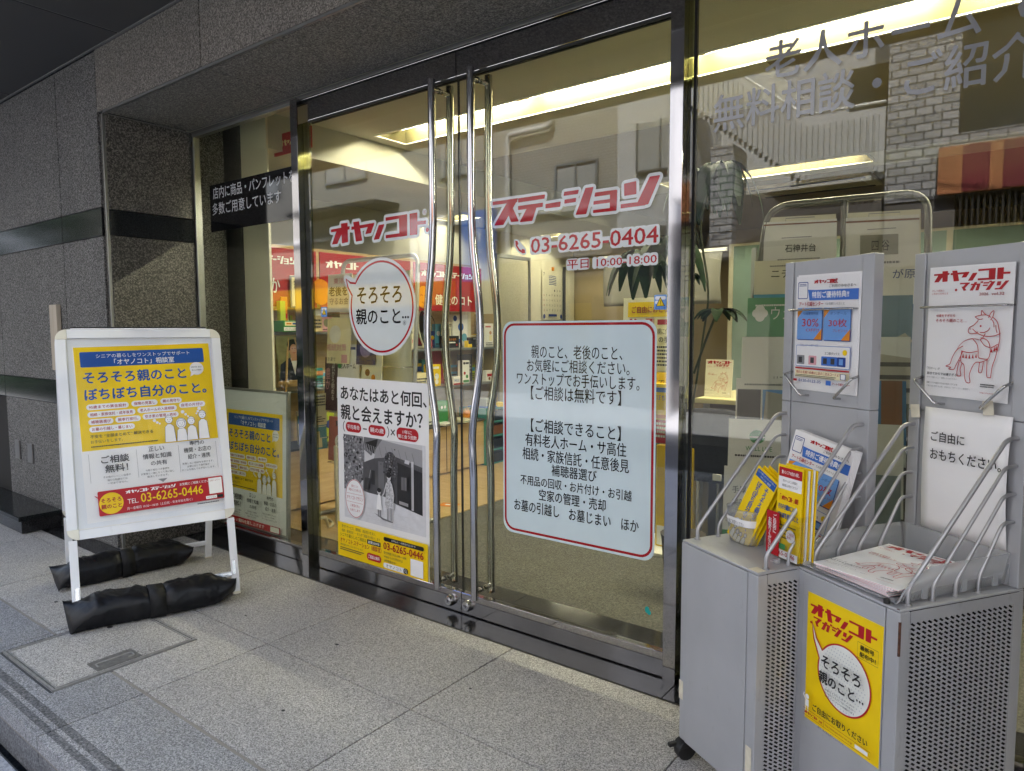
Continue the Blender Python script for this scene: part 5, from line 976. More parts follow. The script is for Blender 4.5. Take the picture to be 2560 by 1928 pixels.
b = MB(); b.box(-7, 4.2, YB, YB+.05, 0, ZC); b.box(4.15, 4.2, 2.3, YB, 0, ZC); struct('rear_wall', b, MT['tan_wall'])
# strip panels inside the left window
t = thing('striped_partition', 'cream partition with a charcoal vertical band just inside the left window', 'partition', (-4.2, 2.59, 0)); 
for nm, x0, x1, m, y in (('charcoal_band', -4.735, -4.565, 'grey_band', 2.575), ('cream_panel', -4.56, -4.385, 'cream_wall', 2.585), ('charcoal_band', -4.383, -4.155, 'grey_band', 2.575), ('cream_panel', -4.153, -3.875, 'cream_wall', 2.585)): boxobj(nm, (x0+4.2, x1+4.2, y-2.59, .012, .004, 2.598), m, t, .002)
t = thing('hanging_sign', 'small red hanging sign with cream lettering at the top of the left window', 'sign', (-3.97, 2.72, 2.36)); boxobj('panel', (-.02, .36, 0, .012, 0, .13), 'banner_red' if 'banner_red' in MT else mat('banner_red', '#A20F1C', .5, var=.03), t, .002)
S = Sheet(frameM((0, 0, 0), (1, 0, 0), (0, 0, 1)), t); S.logo(LOGO_OY, .03, .05, .035, ink('#E8D8A0'), 'lettering', .03); S.done(); b = MB(); [b.tube([(x, .006, .13), (x, .006, .24)], .002, 5) for x in (.04, .3)]; b.build('cord', MT['steel_wire'], t)
# fluorescent troughs
def trough(label, x0, x1, y0, y1, tubes, lamp='tube_light'):
    cx, cy_ = (x0+x1)/2, (y0+y1)/2; t = thing('ceiling_light', label, 'ceiling light', (cx, cy_, ZC), 0, 'recessed fluorescent ceiling lights')
    w, d = (x1-x0)/2, (y1-y0)/2; b = MB(); e = .018
    for q in ((-w, w, -d, -d+e, -.006, .004), (-w, w, d-e, d, -.006, .004), (-w, -w+e, -d+e, d-e, -.006, .004), (w-e, w, -d+e, d-e, -.006, .004)): b.box(*q)
    b.build('rim', MT['white_metal'], t)
    b = MB(); W2, D2 = w-e, d-e
    V = [(-W2, -D2, 0), (W2, -D2, 0), (W2, D2, 0), (-W2, D2, 0), (-W2+.05, -D2+.05, .13), (W2-.05, -D2+.05, .13), (W2-.05, D2-.05, .13), (-W2+.05, D2-.05, .13)]
    b.add(V, [(0, 4, 5, 1), (1, 5, 6, 2), (2, 6, 7, 3), (3, 7, 4, 0), (4, 7, 6, 5)]); b.build('reflector', MT['lamp_reflector'], t)
    L = (2*W2-.12)/tubes
    for k in range(tubes):
        a = -W2+.06+k*L; tb = MB(); tb.tube([(a+.05, 0, .065), (a+L-.05, 0, .065)], .016, 14); q = tb.build('tube', MT[lamp], t)
        for xx in (a+.018, a+L-.05): hb = MB(); hb.tube([(xx, 0, .065), (xx+.032, 0, .065)], .0185, 12); hb.box(xx+.004, xx+.028, -.012, .012, .08, .125); hb.build('lamp_holder', MT['white_metal'], q)
    return t
trough('long recessed fluorescent trough in the ceiling just behind the glass front', *troughs[0], 6)
trough('recessed fluorescent trough further back in the ceiling near the air conditioner', *troughs[1], 1, 'tube_light_dim')
trough('short recessed fluorescent trough at the back left, beyond the shelf', *troughs[2], 1)
trough('added fluorescent trough brightening the room by the inner door at the far back left', -5.85, -4.75, 8.3, 8.6, 1)  # extra trough, added to brighten the back left room
for (x0, x1, y0, y1, n) in ((-.3, 1.5, 6.06+.0, 6.39, 1),): pass
# air conditioner cassette
t = thing('air_conditioner', 'brown edged ceiling air conditioner with long louvres at the back', 'air conditioner', (-1.83, 7.05, ZC))
boxobj('panel', (-.55, .55, -.27, .27, -.03, -.002), mat('ac_panel', (.50, .42, .27), .5), t, .006); b = MB(); b.box(-.5, .5, -.245, -.20, -.036, -.0305); b.box(-.5, .5, .20, .245, -.036, -.0305); b.build('louvre', MT['dark_joint'], t); boxobj('grille', (-.45, .45, -.16, .16, -.034, -.0305), 'tan_wall', t)
# teal partition at the back right
t = thing('teal_partition', 'low pale teal office partition with cream posts at the back of the shop', 'partition', (-1.2, 7.5, 0))
for k, x in enumerate((-1.52, -.52, .48, 1.48)): boxobj('panel', (x, x+.95, -.02, .02, .05, 2.13), 'teal_panel', t); boxobj('post', (x-.05, x-.002, -.025, .025, 0, 2.155), 'paper_cream', t)
boxobj('top_rail', (-1.57, 2.43, -.024, .024, 2.131, 2.155), 'paper_cream', t)
# back left wall fittings
t = thing('inner_door', 'beige speckled inner door with grey frame at the far left of the shop', 'door', (XW, 8.0, 0))
b = MB(); b.box(0, .03, -.40, -.35, 0, 2.30); b.box(0, .03, .35, .40, 0, 2.30); b.box(0, .03, -.35, .35, 2.25, 2.30); b.build('frame', MT['frame_grey'], t); boxobj('door_panel', (.004, .02, -.345, .345, .01, 2.245), mat('door_beige', (.56, .53, .42), .6, var=.15, scale=60), t)
b = MB(); b.tube([(.02, .28, 1.0), (.06, .28, 1.0), (.06, .2, 1.0)], .01, 8); b.build('handle', MT['brushed_steel'], t)
t = thing('wall_calendar', 'white wall calendar with blue brush marks hanging beside the inner door', 'calendar', (XW+.03, 8.69, 1.40))
Mc = frameM((0, 0, 0), (0, 1, 0), (0, 0, 1)); paper('sheet', .54, .75, Mc, t, 'paper_cream', .004); S = Sheet(Mc, t, .0006, .0003)
S.txt('7', .03, .66, .07, .71, DGY); 
for k in range(6): S.line([(.18, .66-.025*k), (.24+.02*(k % 3), .665-.025*k), (.38, .655-.025*k)], .010, NAV, 'brush_mark')
for r in range(5):
    for c in range(7):
        d = r*7+c-3
        if 0 < d < 32: S.txt(str(d), .03+c*.072, .43-r*.075, .055+c*.072, .46-r*.075, DGY if c else RED, 'calendar_numbers')
S.rect(.16, .05, .38, .085, NAV, 'blue_footer'); S.ell(.04, .05, .03, .035, NAV, 'blue_footer'); S.ell(.50, .05, .03, .035, NAV, 'blue_footer'); S.done()
boxobj('clip', (0, .02, .25, .30, .745, .80), ORG, t, .004)
t = thing('white_screen', 'pale roller screen hanging on the wall right of the calendar', 'screen', (XW+.05, 10.0, 0)); boxobj('sheet', (0, .004, -.72, -.45, .9, 2.2), 'paper_cream', t); boxobj('dark_edge', (-.01, .02, -.76, -.722, .9, 2.22), 'black_rubber', t)
t = thing('pull_down_curtain', 'hanging white cloth behind the notice stand', 'cloth', (-2.1, 4.6, 0)); hang_sheet(t, frameM((-.55, 0, 1.42), (1, 0, 0), (0, 0, 1)), .9, .35, mat('grey_cloth', (.20, .195, .17), .9), .03, 'cloth'); boxobj('rod', (-.58, .38, -.01, .01, 1.768, 1.79), 'white_metal', t)
# ---- display shelving along the left side, facing right
XS = -4.10
t = thing('display_shelf', 'beech display shelving with glass fronted boards along the left wall of the shop', 'shelving', (XS-.28, 3.9, 0))
boxobj('back_board', (-.02, 0, -1.25, 1.25, .44, 1.86), 'beech', t)
for y in (-1.25, .12, 1.235): boxobj('side_panel', (.001, .27, y, y+.016, .44, 1.40), 'tan_wall', t)
for y0, y1, zz in ((-1.232, .118, (1.24, .842)), (.138, 1.233, (1.092, .772))):
    for z in zz: boxobj('shelf_board', (.002, .30, y0, y1, z-.018, z), 'acrylic' if False else 'frame_grey', t, .002)
cab = boxobj('base_cabinet', (.0, .30, -1.25, 1.10, .02, .425), 'beech', t, .004); b = MB(); b.box(-.02, .32, -1.26, 1.11, .426, .44); b.build('counter_top', MT['grey_band'], t)
b = MB(); [b.box(.3, .304, y, y+.004, .03, .42) for y in (-.66, -.08, .5)]; b.build('door_gap', MT['dark_joint'], t)
for k, (y0, y1, lines, lab) in enumerate(((2.66, 3.10, (('ST', .04, .84, .285, .05), ('か', .08, .165, .09, .10)), 'red banner at the near end of the shelf, seen through the left window'), (3.13, 4.015, (('OY', .06, .50, .285, .05), ('のコト', .30, .85, .05, .09)), 'middle red banner on top of the shelf behind the speech bubble'), (4.05, 4.90, (('OYST', .08, .80, .285, .05), ('健康のコト', .28, .83, .05, .09)), 'red banner about health at the far end of the shelf'))):
    t2 = thing('red_banner', lab, 'banner', (XS+.01, y0, 1.41), 0, 'red banners on top of the shelf'); Mb_ = frameM((0, 0, 0), (0, 1, 0), (0, 0, 1)); L = y1-y0
    b = MB(); b.box(0, L, 0, .39, -.012, 0, M=Mb_); b.build('panel', mat('banner_red', '#A20F1C', .5, var=.03), t2, .002); S = Sheet(Mb_, t2, .0006, .0002)
    for s_, a, c, v, hh in lines:
        if s_ == 'ST': S.logo(LOGO_ST, a*.85-.04, v, .050, WHT, 'logo', .03, sx=.72)
        elif s_ == 'OY': S.logo(LOGO_OY, a*.85, v, .050, WHT, 'logo', .03, sx=.85)
        elif s_ == 'OYST': S.logo(LOGO_OY, .08, v, .045, WHT, 'logo', .03, sx=.95); S.logo(LOGO_ST, .40, v, .045, WHT, 'logo', .03, sx=.95)
        else: S.txt(s_, a*.85, v, c*.85, v+hh, WHT, 'lettering', .02)
    if k != 0: S.ell(.10 if k == 2 else .0, .11, .085, .09, ORG, 'orange_face'); S.line([(.06, .12), (.075, .13), (.09, .12)], .005, DRED, 'orange_face') if k == 2 else None; S.line([(.11, .12), (.125, .13), (.14, .12)], .005, DRED, 'orange_face') if k == 2 else None; S.line([(.08, .07), (.10, .06), (.12, .07)], .005, DRED, 'orange_face') if k == 2 else None
    S.done()
# goods on the shelves: (kind, y, z, width, height, depth, colour, print, label)
def goods(kind, y, z, w, h, d, col, pr, label, x=XS-.09, tilt=0, cat='box'):
    t = thing(kind, label, cat, (x, y, z+.0015), 0); sh = Matrix.Rotation(-tilt, 4, 'Y')
    Mg = sh @ frameM((0, 0, 0), (0, 1, 0), (0, 0, 1)); b = MB(); b.box(0, w, 0, h, -d, 0, M=Mg); b.build('body', MT[col] if isinstance(col, str) else col, t, min(.004, w*.05))
    if pr:
        S = Sheet(Mg, t, .0006, .0002)
        for q in pr:
            if q[0] == 'r': S.rect(w*q[1], h*q[2], w*q[3], h*q[4], q[5], 'cover_print')
            elif q[0] == 'e': S.ell(w*q[1], h*q[2], w*q[3], w*q[3], q[4], 'cover_print', 20)
            elif q[0] == 't': S.txt(q[1], w*q[2], h*q[3], w*q[4], h*q[5], q[6], 'cover_lettering')
            elif q[0] == 's': S.tiny(w*q[1], h*q[2], w*q[3], h*q[4], q[5], rows=q[6])
        S.done()
    return t
SKY = ink('#5FA8C8'); TEAL = ink('#3E8C8C'); BRN = ink('#7A4A28'); LIM = ink('#B8C83C'); PUR = ink('#4A3A68'); DBL = ink('#20283C'); SKN = ink('#C89878'); OLV = ink('#8C8C70')
goods('green_card_box', 2.76, 1.24, .20, .075, .16, GRN, [('r', .05, .55, .95, .9, CRM), ('r', .1, .65, .3, .8, ORG), ('r', .34, .65, .54, .8, BLU), ('r', 0, .1, 1, .42, WHT), ('t', 'エンディングカード', .05, .15, .7, .35, DGY)], 'green and white card box on the top shelf inside the left window', x=XS+.10)
for k, c in enumerate((CRM, YEL, CRM, LIM)): goods('card_pack', 2.86+k*.028, 1.315 if False else 1.24, .02, .15-.012*k, .10, c, None, ('pale', 'yellow', 'cream', 'lime')[k]+' upright card pack behind the green card box', cat='card pack')
goods('lime_bottle', 2.765, 1.315+.0, .04, .13, .04, LIM, None, 'lime green container standing on the green card box', x=XS+.06, cat='container'); goods('orange_box', 2.80, 1.315+.0, .05, .16, .03, ORG, [('r', .1, .1, .9, .3, RED)], 'orange upright box behind the lime container', x=XS+.02)
goods('framed_certificate', 2.87, 1.40, .13, .22, .012, 'frame_grey', [('r', .08, .06, .92, .94, CRM), ('s', .2, .6, .8, .85, DGY, 3), ('r', .55, .3, .8, .5, DBL)], 'small grey framed certificate against the red banner', x=XS+.03, cat='picture frame')
# photo portrait on an easel
t = thing('portrait_photo', 'photo portrait of a dark haired man in a navy jacket on a small easel', 'photograph', (XS+.06, 2.745, .842), 0)
Mq = frameM((0, 0, .075), (0, 1, 0), (-.12, 0, 1)); paper('print', .25, .30, Mq, t, BRN if False else mat('photo_backdrop', '#8A8A60', .4, var=.4, scale=9), .004) ; S = Sheet(Mq, t, .0006, .0002)
S.poly([(.0, 0), (.02, .11), (.09, .15), (.165, .15), (.23, .10), (.25, 0)], DBL, 'jacket'); S.poly([(.10, .15), (.125, .03), (.155, .15)], WHT, 'shirt'); S.poly([(.105, .13), (.105, .18), (.155, .18), (.152, .13)], SKN, 'neck'); S.ell(.13, .205, .036, .050, SKN, 'face'); S.poly(hull([(.13+.05*math.cos(k*.3), .235+.042*math.sin(k*.3)) for k in range(21)]), BLK, 'hair'); S.ell(.132, .205, .030, .038, SKN, 'face'); S.rect(.116, .212, .127, .215, BLK, 'face'); S.rect(.137, .212, .148, .215, BLK, 'face'); S.line([(.122, .185), (.132, .182), (.143, .186)], .003, DRED, 'face'); S.poly([(.085, .25), (.082, .19), (.095, .20), (.10, .24)], BLK, 'hair'); S.poly([(.178, .25), (.182, .18), (.168, .19), (.163, .24)], BLK, 'hair'); S.done()
t = thing('small_easel', 'little wooden table easel holding the portrait photo', 'easel', (XS+.06, 2.745, .842), 0)
b = MB(); b.box(-.01, .035, -.005, .255, .055, .070); b.build('ledge', MT['easel_wood'], t)
for y in (.03, .21): b = MB(); b.tube([(.02, y, .0), (-.04, .125+(y-.125)*.25, .36)], .008, 6); b.build('leg', MT['easel_wood'], t)
b = MB(); b.tube([(-.15, .125, .0), (-.04, .125, .34)], .007, 6); b.build('rear_leg', MT['easel_wood'], t)
goods('cream_panel_sign', 2.80, .61, .20, .215, .006, CRM, [('s', .45, .6, .95, .95, DGY, 4), ('s', .05, .1, .9, .3, DGY, 3), ('e', .2, .7, .1, ORG)], 'cream printed card hanging under the shelf of the portrait', x=XS+.215, cat='card')
goods('blue_book', 2.87, .441, .15, .245, .012, SKY, [('r', 0, .3, 1, .32, WHT), ('r', 0, .62, 1, .64, WHT), ('r', .32, 0, .34, 1, WHT), ('t', '毎日', .5, .75, .85, .88, DGY), ('r', .3, .05, .7, .3, CRM), ('r', .4, .3, .6, .5, CRM)], 'sky blue grid patterned book with a cream tree on the counter', x=XS+.19, tilt=.06, cat='book')
# right part of the shelf: top board 1.092
goods('white_leaflet_card', 4.06, 1.092, .11, .33, .004, 'paper_cream', [('s', .1, .8, .9, .95, DGY, 2), ('e', .45, .2, .2, PNK)], 'tall white leaflet card at the left of the mirror', tilt=.1, cat='card')
t = thing('table_mirror', 'oval white table mirror with a thin cord on the upper shelf', 'mirror', (XS-.10, 4.27, 1.094))
Mm = frameM((0, 0, .17), (0, 1, 0), (-.15, 0, 1)); b = MB(); b.prism([(.062*math.cos(k*.21), .16*math.sin(k*.21)) for k in range(30)], Mm, -.012); b.build('frame', MT['paper_cream'], t); S = Sheet(Mm, t, .0005); S.ell(0, 0, .055, .15, 'mirror_steel', 'mirror_glass'); S.done(); boxobj('foot', (-.04, .05, -.05, .05, 0, .02), 'paper_cream', t, .004)
b = MB(); b.tube(smoothpath([(.02, .03, .32), (.04, .085, .22), (.05, .07, .08), (.05, .02, .02)], 6), .003, 6); b.build('cord', MT['dark_joint'], t)
goods('red_scissors_case', 4.235, 1.092, .05, .085, .02, RED, [('r', .2, .2, .4, .8, PNK), ('r', .6, .2, .8, .8, PNK)], 'small red case in front of the mirror', x=XS-.02)
goods('black_black_box', 4.465, 1.092, .17, .105, .08, BLK, [('t', '高齢者用', .2, .6, .75, .8, ORG), ('r', .2, .4, .7, .5, WHT), ('e', .08, .75, .05, WHT), ('e', .8, .25, .06, RED)], 'black product box with orange letters on the upper shelf', x=XS-.03)
goods('picture_card', 4.54, 1.092, .20, .225, .02, 'paper_cream', [('r', .05, .45, .45, .75, DGY), ('r', .55, .45, .95, .75, GRY), ('s', .1, .82, .9, .95, DGY, 2)], 'cream picture card with two grey photos behind the black box', x=XS-.14, cat='card')
goods('blue_spot_box', 4.655, 1.092, .20, .295, .10, WHT, [('e', .14, .88, .13, NAV), ('e', .52, .62, .19, MBL), ('e', .75, .30, .19, SKY), ('e', .45, .2, .1, MBL)], 'tall white box with big blue spots on the upper shelf', x=XS-.12)
goods('white_file_stack', 4.80, 1.092, .16, .36, .10, 'paper_cream', [('r', .1, 0, .13, 1, LGR), ('r', .4, 0, .43, 1, LGR), ('r', .7, 0, .73, 1, LGR)], 'pale upright files behind the spotted box', x=XS-.17, cat='files')
goods('photo_box', 4.99, 1.092, .125, .215, .07, WHT, [('e', .65, .6, .14, SKN), ('r', .5, .25, .85, .5, CRM), ('s', .08, .8, .8, .93, RED, 1), ('s', .1, .05, .9, .2, DGY, 2)], 'white box with a face picture at the far end of the upper shelf', x=XS-.03)
goods('yellow_black_tin', 4.735, 1.092, .05, .06, .05, YEL, [('r', 0, .5, 1, 1, BLK)], 'small yellow and black tin on the upper shelf edge', x=XS-.01, cat='tin'); goods('black_camera', 4.79, 1.092, .12, .09, .07, BLK, [('e', .5, .5, .2, DGY), ('r', .1, .8, .4, .9, GRY)], 'small black gadget beside the yellow tin', x=XS-.01, cat='gadget')
# second board .772
goods('yellow_toy_box', 4.255, .772, .13, .185, .08, YEL, [('e', .6, .45, .2, WHT), ('e', .6, .2, .16, WHT), ('e', .5, .5, .03, BLK), ('r', .2, .8, .8, .9, WHT)], 'yellow box with white doll pictures on the lower shelf', x=XS-.02)
t = thing('plush_doll', 'small round white doll beside the yellow box', 'doll', (XS+.01, 4.215, .7735))
def blob(name, par, c, r, m, sx=1, sz=1):
    b = MB(); n, k2 = 10, 14; vs = [(c[0]+r*math.sin(math.pi*i/n)*math.cos(2*math.pi*k/k2)*sx, c[1]+r*math.sin(math.pi*i/n)*math.sin(2*math.pi*k/k2)*sx, c[2]+r*math.cos(math.pi*i/n)*sz) for i in range(n+1) for k in range(k2)]
    b.add(vs, [(i*k2+k, (i+1)*k2+k, (i+1)*k2+(k+1) % k2, i*k2+(k+1) % k2) for i in range(n) for k in range(k2)], None, True); return b.build(name, MT[m] if isinstance(m, str) else m, par)
blob('body', t, (0, 0, .036), .036, 'paper_cream'); blob('head', t, (0, 0, .088), .028, 'paper_cream')
for y in (-.016, .016): blob('ear', t, (0, y, .118), .009, 'paper_cream')
goods('red_folder', 4.45, .772, .13, .30, .02, ink('#B04048'), None, 'red folder leaning at the back of the lower shelf', x=XS-.16, tilt=.12, cat='folder')
goods('white_leaf_box', 4.655, .772, .105, .205, .05, WHT, [('e', .3, .88, .12, BLK), ('r', .45, .84, .9, .92, DGY), ('e', .35, .45, .14, RED), ('e', .65, .3, .16, GRN), ('r', .1, .05, .9, .15, GRN)], 'white box with red and green leaves on the lower shelf', x=XS-.02)
goods('low_white_box', 4.50, .772, .13, .07, .09, WHT, [('t', 'MIVA', .1, .3, .6, .7, BLU), ('r', 0, 0, 1, .2, RED)], 'low white and red box between the yellow and leaf boxes', x=XS+.02); goods('white_tent_card', 4.985, .772, .11, .10, .07, WHT, [('r', .1, .45, .9, .7, RED), ('e', .4, .25, .14, BRN)], 'white tent shaped box at the far end of the lower shelf', x=XS-.01)
goods('grey_package', 4.80, .772, .15, .25, .06, DGY, [('s', .1, .3, .9, .8, GRY, 4)], 'dark grey hanging package on the lower shelf', x=XS-.15)
goods('cream_carton', 4.08, .772, .15, .12, .10, CRM, [('s', .1, .3, .9, .7, DGY, 2)], 'low cream carton at the near end of the lower shelf', x=XS-.02)
# fuller shelves
gr = random.Random(11); PAL = [(CRM, 'cream'), (WHT, 'white'), (ink('#C8B48A'), 'tan'), (SKY, 'sky blue'), (ink('#B87838'), 'brown'), (LIM, 'lime'), (PNK, 'pink'), (OLV, 'olive'), (YEL, 'yellow'), (TEAL, 'teal'), (RED, 'red'), (NAV, 'navy')]
KN = ('carton', 'booklet', 'pouch', 'card pack', 'tin', 'book'); used_ = set()
for sh_, (zz_, ya_, yb_, zone) in enumerate(((1.24, 3.02, 3.95, 'on the top board behind the magazine stand'), (.842, 3.02, 3.95, 'on the lower board behind the magazine stand'), (.44, 3.0, 4.25, 'on the counter behind the magazine stand'), (1.092, 4.16, 5.1, 'at the back of the upper right shelf'), (.772, 4.16, 5.1, 'at the back of the lower right shelf'))):
    y = ya_
    while y < yb_:
        w_ = gr.uniform(.05, .13); h_ = gr.uniform(.10, .24); (c1, n1), (c2, n2) = gr.sample(PAL, 2); kd = gr.choice(KN); bk = sh_ > 2
        lab = '%s %s with %s print, %s' % (n1, kd, n2, zone)
        if lab not in used_:
            used_.add(lab); pr = [('r', 0, .62, 1, .86, c2), ('s', .1, .12, .9, .5, DGY, 3)] if gr.random() < .5 else [('e', .5, .6, .3, c2), ('s', .1, .08, .9, .22, DGY, 1)]
            goods(kd.replace(' ', '_'), y, zz_, w_*.93, h_, gr.uniform(.015, .05), c1, pr, lab, x=XS-.215 if bk else XS-.08+gr.uniform(-.06, .05), cat=kd, tilt=.06 if kd in ('booklet', 'book') else 0)
        y += w_
# counter .44 goods
goods('green_bag', 4.34, .44, .13, .20, .08, GRN, [('e', .4, .72, .1, WHT), ('e', .7, .72, .1, WHT)], 'green shopping bag on the counter under the shelf', x=XS-.02, cat='bag')
t = thing('spiky_ball', 'round yellow spiky massage ball on the counter', 'ball', (XS-.02, 4.72, .4415)); blob('core', t, (0, 0, .05), .042, ORG); b = MB(); 
for k in range(90):
    a = k*2.39996; z = 1-2*(k+.5)/90; r = math.sqrt(1-z*z); d = Vector((r*math.cos(a), r*math.sin(a), z)); c = Vector((0, 0, .05)); b.tube([c+d*.04, c+d*.068], [.004, .001], 4)
b.build('spikes', MT['paper_cream'] if False else ink('#D8B060'), t)
goods('paper_pile', 4.30, .44, .14, .02, .2, WHT, [('s', .1, .2, .9, .8, DGY, 1)], 'pile of white leaflets lying on the counter edge', x=XS+.10, cat='paper pile'); goods('book_pile', 4.55, .44, .18, .025, .2, 'paper_cream', [('r', 0, .4, 1, .55, TEAL)], 'pile of cream booklets beside the spiky ball', x=XS+.10, cat='book pile')
# teal crate shelf
t = thing('teal_crate', 'teal stacking crate with four drawers of dark goods beside the counter', 'crate', (XS+.05, 5.07, 0))
for y in (-.165, .15): boxobj('side_panel', (-.33, .0, y, y+.014, .0, .53), TEAL, t)
for z in (.0, .13, .26, .39, .515): boxobj('shelf_panel', (-.33, .0, -.150, .149, z, z+.012), TEAL, t)
for k, z in enumerate((.013, .143, .273, .403)): boxobj('drawer', (-.30, -.02, -.145, .144, z, z+.085), ('black_plastic', DBL, BRN, DBL)[k], t, .004)
boxobj('back_panel', (-.345, -.331, -.165, .164, 0, .53), TEAL, t)
goods('blue_folder', 4.93, .5285, .22, .012, .22, MBL, None, 'blue flat folder lying on the teal crate', x=XS+.02, cat='folder'); goods('grey_cloth_stack', 4.97, .542, .15, .07, .16, LGR, [('r', 0, .3, 1, .4, GRY)], 'grey folded cloth on top of the blue folder', x=XS, cat='cloth'); goods('yellow_strip_box', 5.10, .5285, .09, .04, .10, YEL, None, 'small yellow box on the teal crate', x=XS+.05)
# ---- magazine stand inside the left door
t = thing('magazine_stand', 'chrome tube magazine stand inside the left glass door', 'magazine stand', (-3.5, 3.05, 0))
b = MB(); b.tube(fillet([(-.36, 0, .02), (-.36, .10, 1.72), (.36, .10, 1.72), (.36, 0, .02)], .07, 8), .014, 10); b.build('frame', MT['silver_rail'], t)
for z in (1.36, 1.02, .70, .36): b = MB(); y = -.06+.07*z; b.tube(fillet([(-.35, y+.05, z), (-.35, y-.05, z), (.35, y-.05, z), (.35, y+.05, z)], .01, 3), .004, 6); b.build('wire_ledge', MT['steel_wire'], t)
b = MB(); b.tube([(-.36, -.25, .015), (-.36, .25, .015)], .015, 8); b.tube([(.36, -.25, .015), (.36, .25, .015)], .015, 8); b.tube([(-.36, .02, .10), (.36, .02, .10)], .012, 8); b.build('base', MT['silver_rail'], t)
b = MB(); b.box(-.34, .34, .045, .05, .2, 1.62); b.build('back_plate', MT['paper_cream'], t)
def mag(x, z, w, h, col, pr, label): goods_front('magazine', x, z, w, h, col, pr, label)
def goods_front(kind, x, z, w, h, col, pr, label, y=2.99, cat='magazine', lean=.06, rot=0):
    t = thing(kind, label, cat, (x, y, z), rad(rot)); Mg = frameM((0, 0, 0), (1, 0, 0), (0, lean, 1)); b = MB(); b.box(0, w, 0, h, -.006, 0, M=Mg); b.build('cover', MT[col] if isinstance(col, str) else col, t); S = Sheet(Mg, t, .0006, .0002)
    for q in pr:
        if q[0] == 'r': S.rect(w*q[1], h*q[2], w*q[3], h*q[4], q[5], 'cover_print')
        elif q[0] == 'e': S.ell(w*q[1], h*q[2], w*q[3], w*q[3]*(q[5] if len(q) > 5 else 1), q[4], 'cover_print', 24)
        elif q[0] == 't': S.txt(q[1], w*q[2], h*q[3], w*q[4], h*q[5], q[6], 'cover_lettering', q[7] if len(q) > 7 else 0, align='CENTER', line=.9)
        elif q[0] == 's': S.tiny(w*q[1], h*q[2], w*q[3], h*q[4], q[5], rows=q[6])
        elif q[0] == 'p': S.poly([(w*a, h*c) for a, c in q[1]], q[2], 'cover_print')
    S.done(); return t
mag(-3.84, 1.37, .24, .25, WHT, [('t', '東洋経', .25, .74, .9, .90, PNK, .04), ('t', '老後を', .05, .42, .85, .68, BLK, .05), ('t', '守るお金', .1, .2, .9, .38, DGY)], 'magazine about old age with big black letters, top left of the stand')
mag(-3.55, 1.37, .20, .25, 'paper_cream', [('r', 0, .85, 1, 1, LGR), ('s', .1, .2, .9, .7, DGY, 6)], 'pale magazine at the top right of the stand')
mag(-3.86, 1.03, .235, .30, CRM, [('e', .35, .65, .25, WHT), ('t', '相続対策', .0, .28, .85, .44, PNK, .04), ('t', '冷凍で', .02, .05, .4, .14, DGY), ('r', .65, .02, .9, .2, PNK)], 'cream magazine on inheritance in the second row of the stand')
mag(-3.56, 1.03, .18, .20, ink('#46385A'), [('e', .5, .5, .3, ink('#8A7AA8'))], 'purple magazine in the second row of the stand')
mag(-3.90, .71, .13, .36, ink('#3C1420'), [('t', '40\n代\nか\nら\n始\nめ\nる', .55, .2, .8, .95, WHT), ('t', '豊\nか', .1, .4, .45, .8, PNK)], 'dark maroon magazine with vertical white letters')
mag(-3.76, .80, .215, .36, WHT, [('t', 'ダイヤモンド', .05, .76, .6, .84, RED, .04), ('t', '老人ホーム', .1, .55, .85, .66, BLK, .03), ('e', .1, .60, .09, GRN), ('s', .05, .88, .95, .97, NAV, 1), ('r', 0, .0, 1, .3, LGR)], 'white magazine about care homes in the third row of the stand')
mag(-3.52, .80, .19, .30, 'paper_cream', [('e', .3, .6, .12, BRN), ('e', .6, .5, .1, ORG), ('e', .5, .3, .2, WHT)], 'cream magazine with brown dots in the third row of the stand')
mag(-3.87, .37, .225, .30, ink('#C06A60'), [('t', '東洋', .3, .78, .8, .92, BLK, .04), ('e', .5, .45, .2, WHT), ('t', '相\n続', .42, .3, .6, .6, DGY)], 'salmon magazine in the lowest row of the stand')
mag(-3.62, .30, .21, .30, WHT, [('t', '東洋経済', .02, .78, .98, .92, ink('#C03890'), .04), ('t', '異\n次\n元\n崩\n壊', .12, .1, .3, .7, DGY), ('t', '介\n護', .5, .15, .85, .7, BLK, .06)], 'white magazine with magenta title in the lowest row of the stand')
t = thing('cable_coil', 'coil of beige cable lying on the floor behind the framed poster', 'cable', (-3.62, 2.72, .008)); b = MB(); b.tube([(.09*math.cos(k*.35)*(1+.1*math.sin(k*1.7)), .07*math.sin(k*.35), .01+.012*(k % 18)/3+.006*math.sin(k)) for k in range(72)], .006, 6); b.build('cable', MT['tape'], t)
t = thing('bent_pipe_leg', 'bent beige tube leg of a small table behind the left window', 'table leg', (-3.42, 2.70, 0)); b = MB(); b.tube(fillet([(0, 0, .55), (0, 0, .02), (.26, .05, .02), (.6, .12, .02)], .08, 6), .012, 8); b.build('tube', MT['tape'], t)
t = thing('orange_floor_mark', 'small orange sticker on the wood floor behind the door handles', 'sticker', (-3.35, 3.62, .007)); S = Sheet(Matrix.Rotation(.3, 4, 'Z'), t, .0006); S.rect(-.06, -.05, .08, .05, ORG, 'sheet', .01); S.rect(-.02, -.01, .02, .02, WHT, 'white_mark'); S.done()
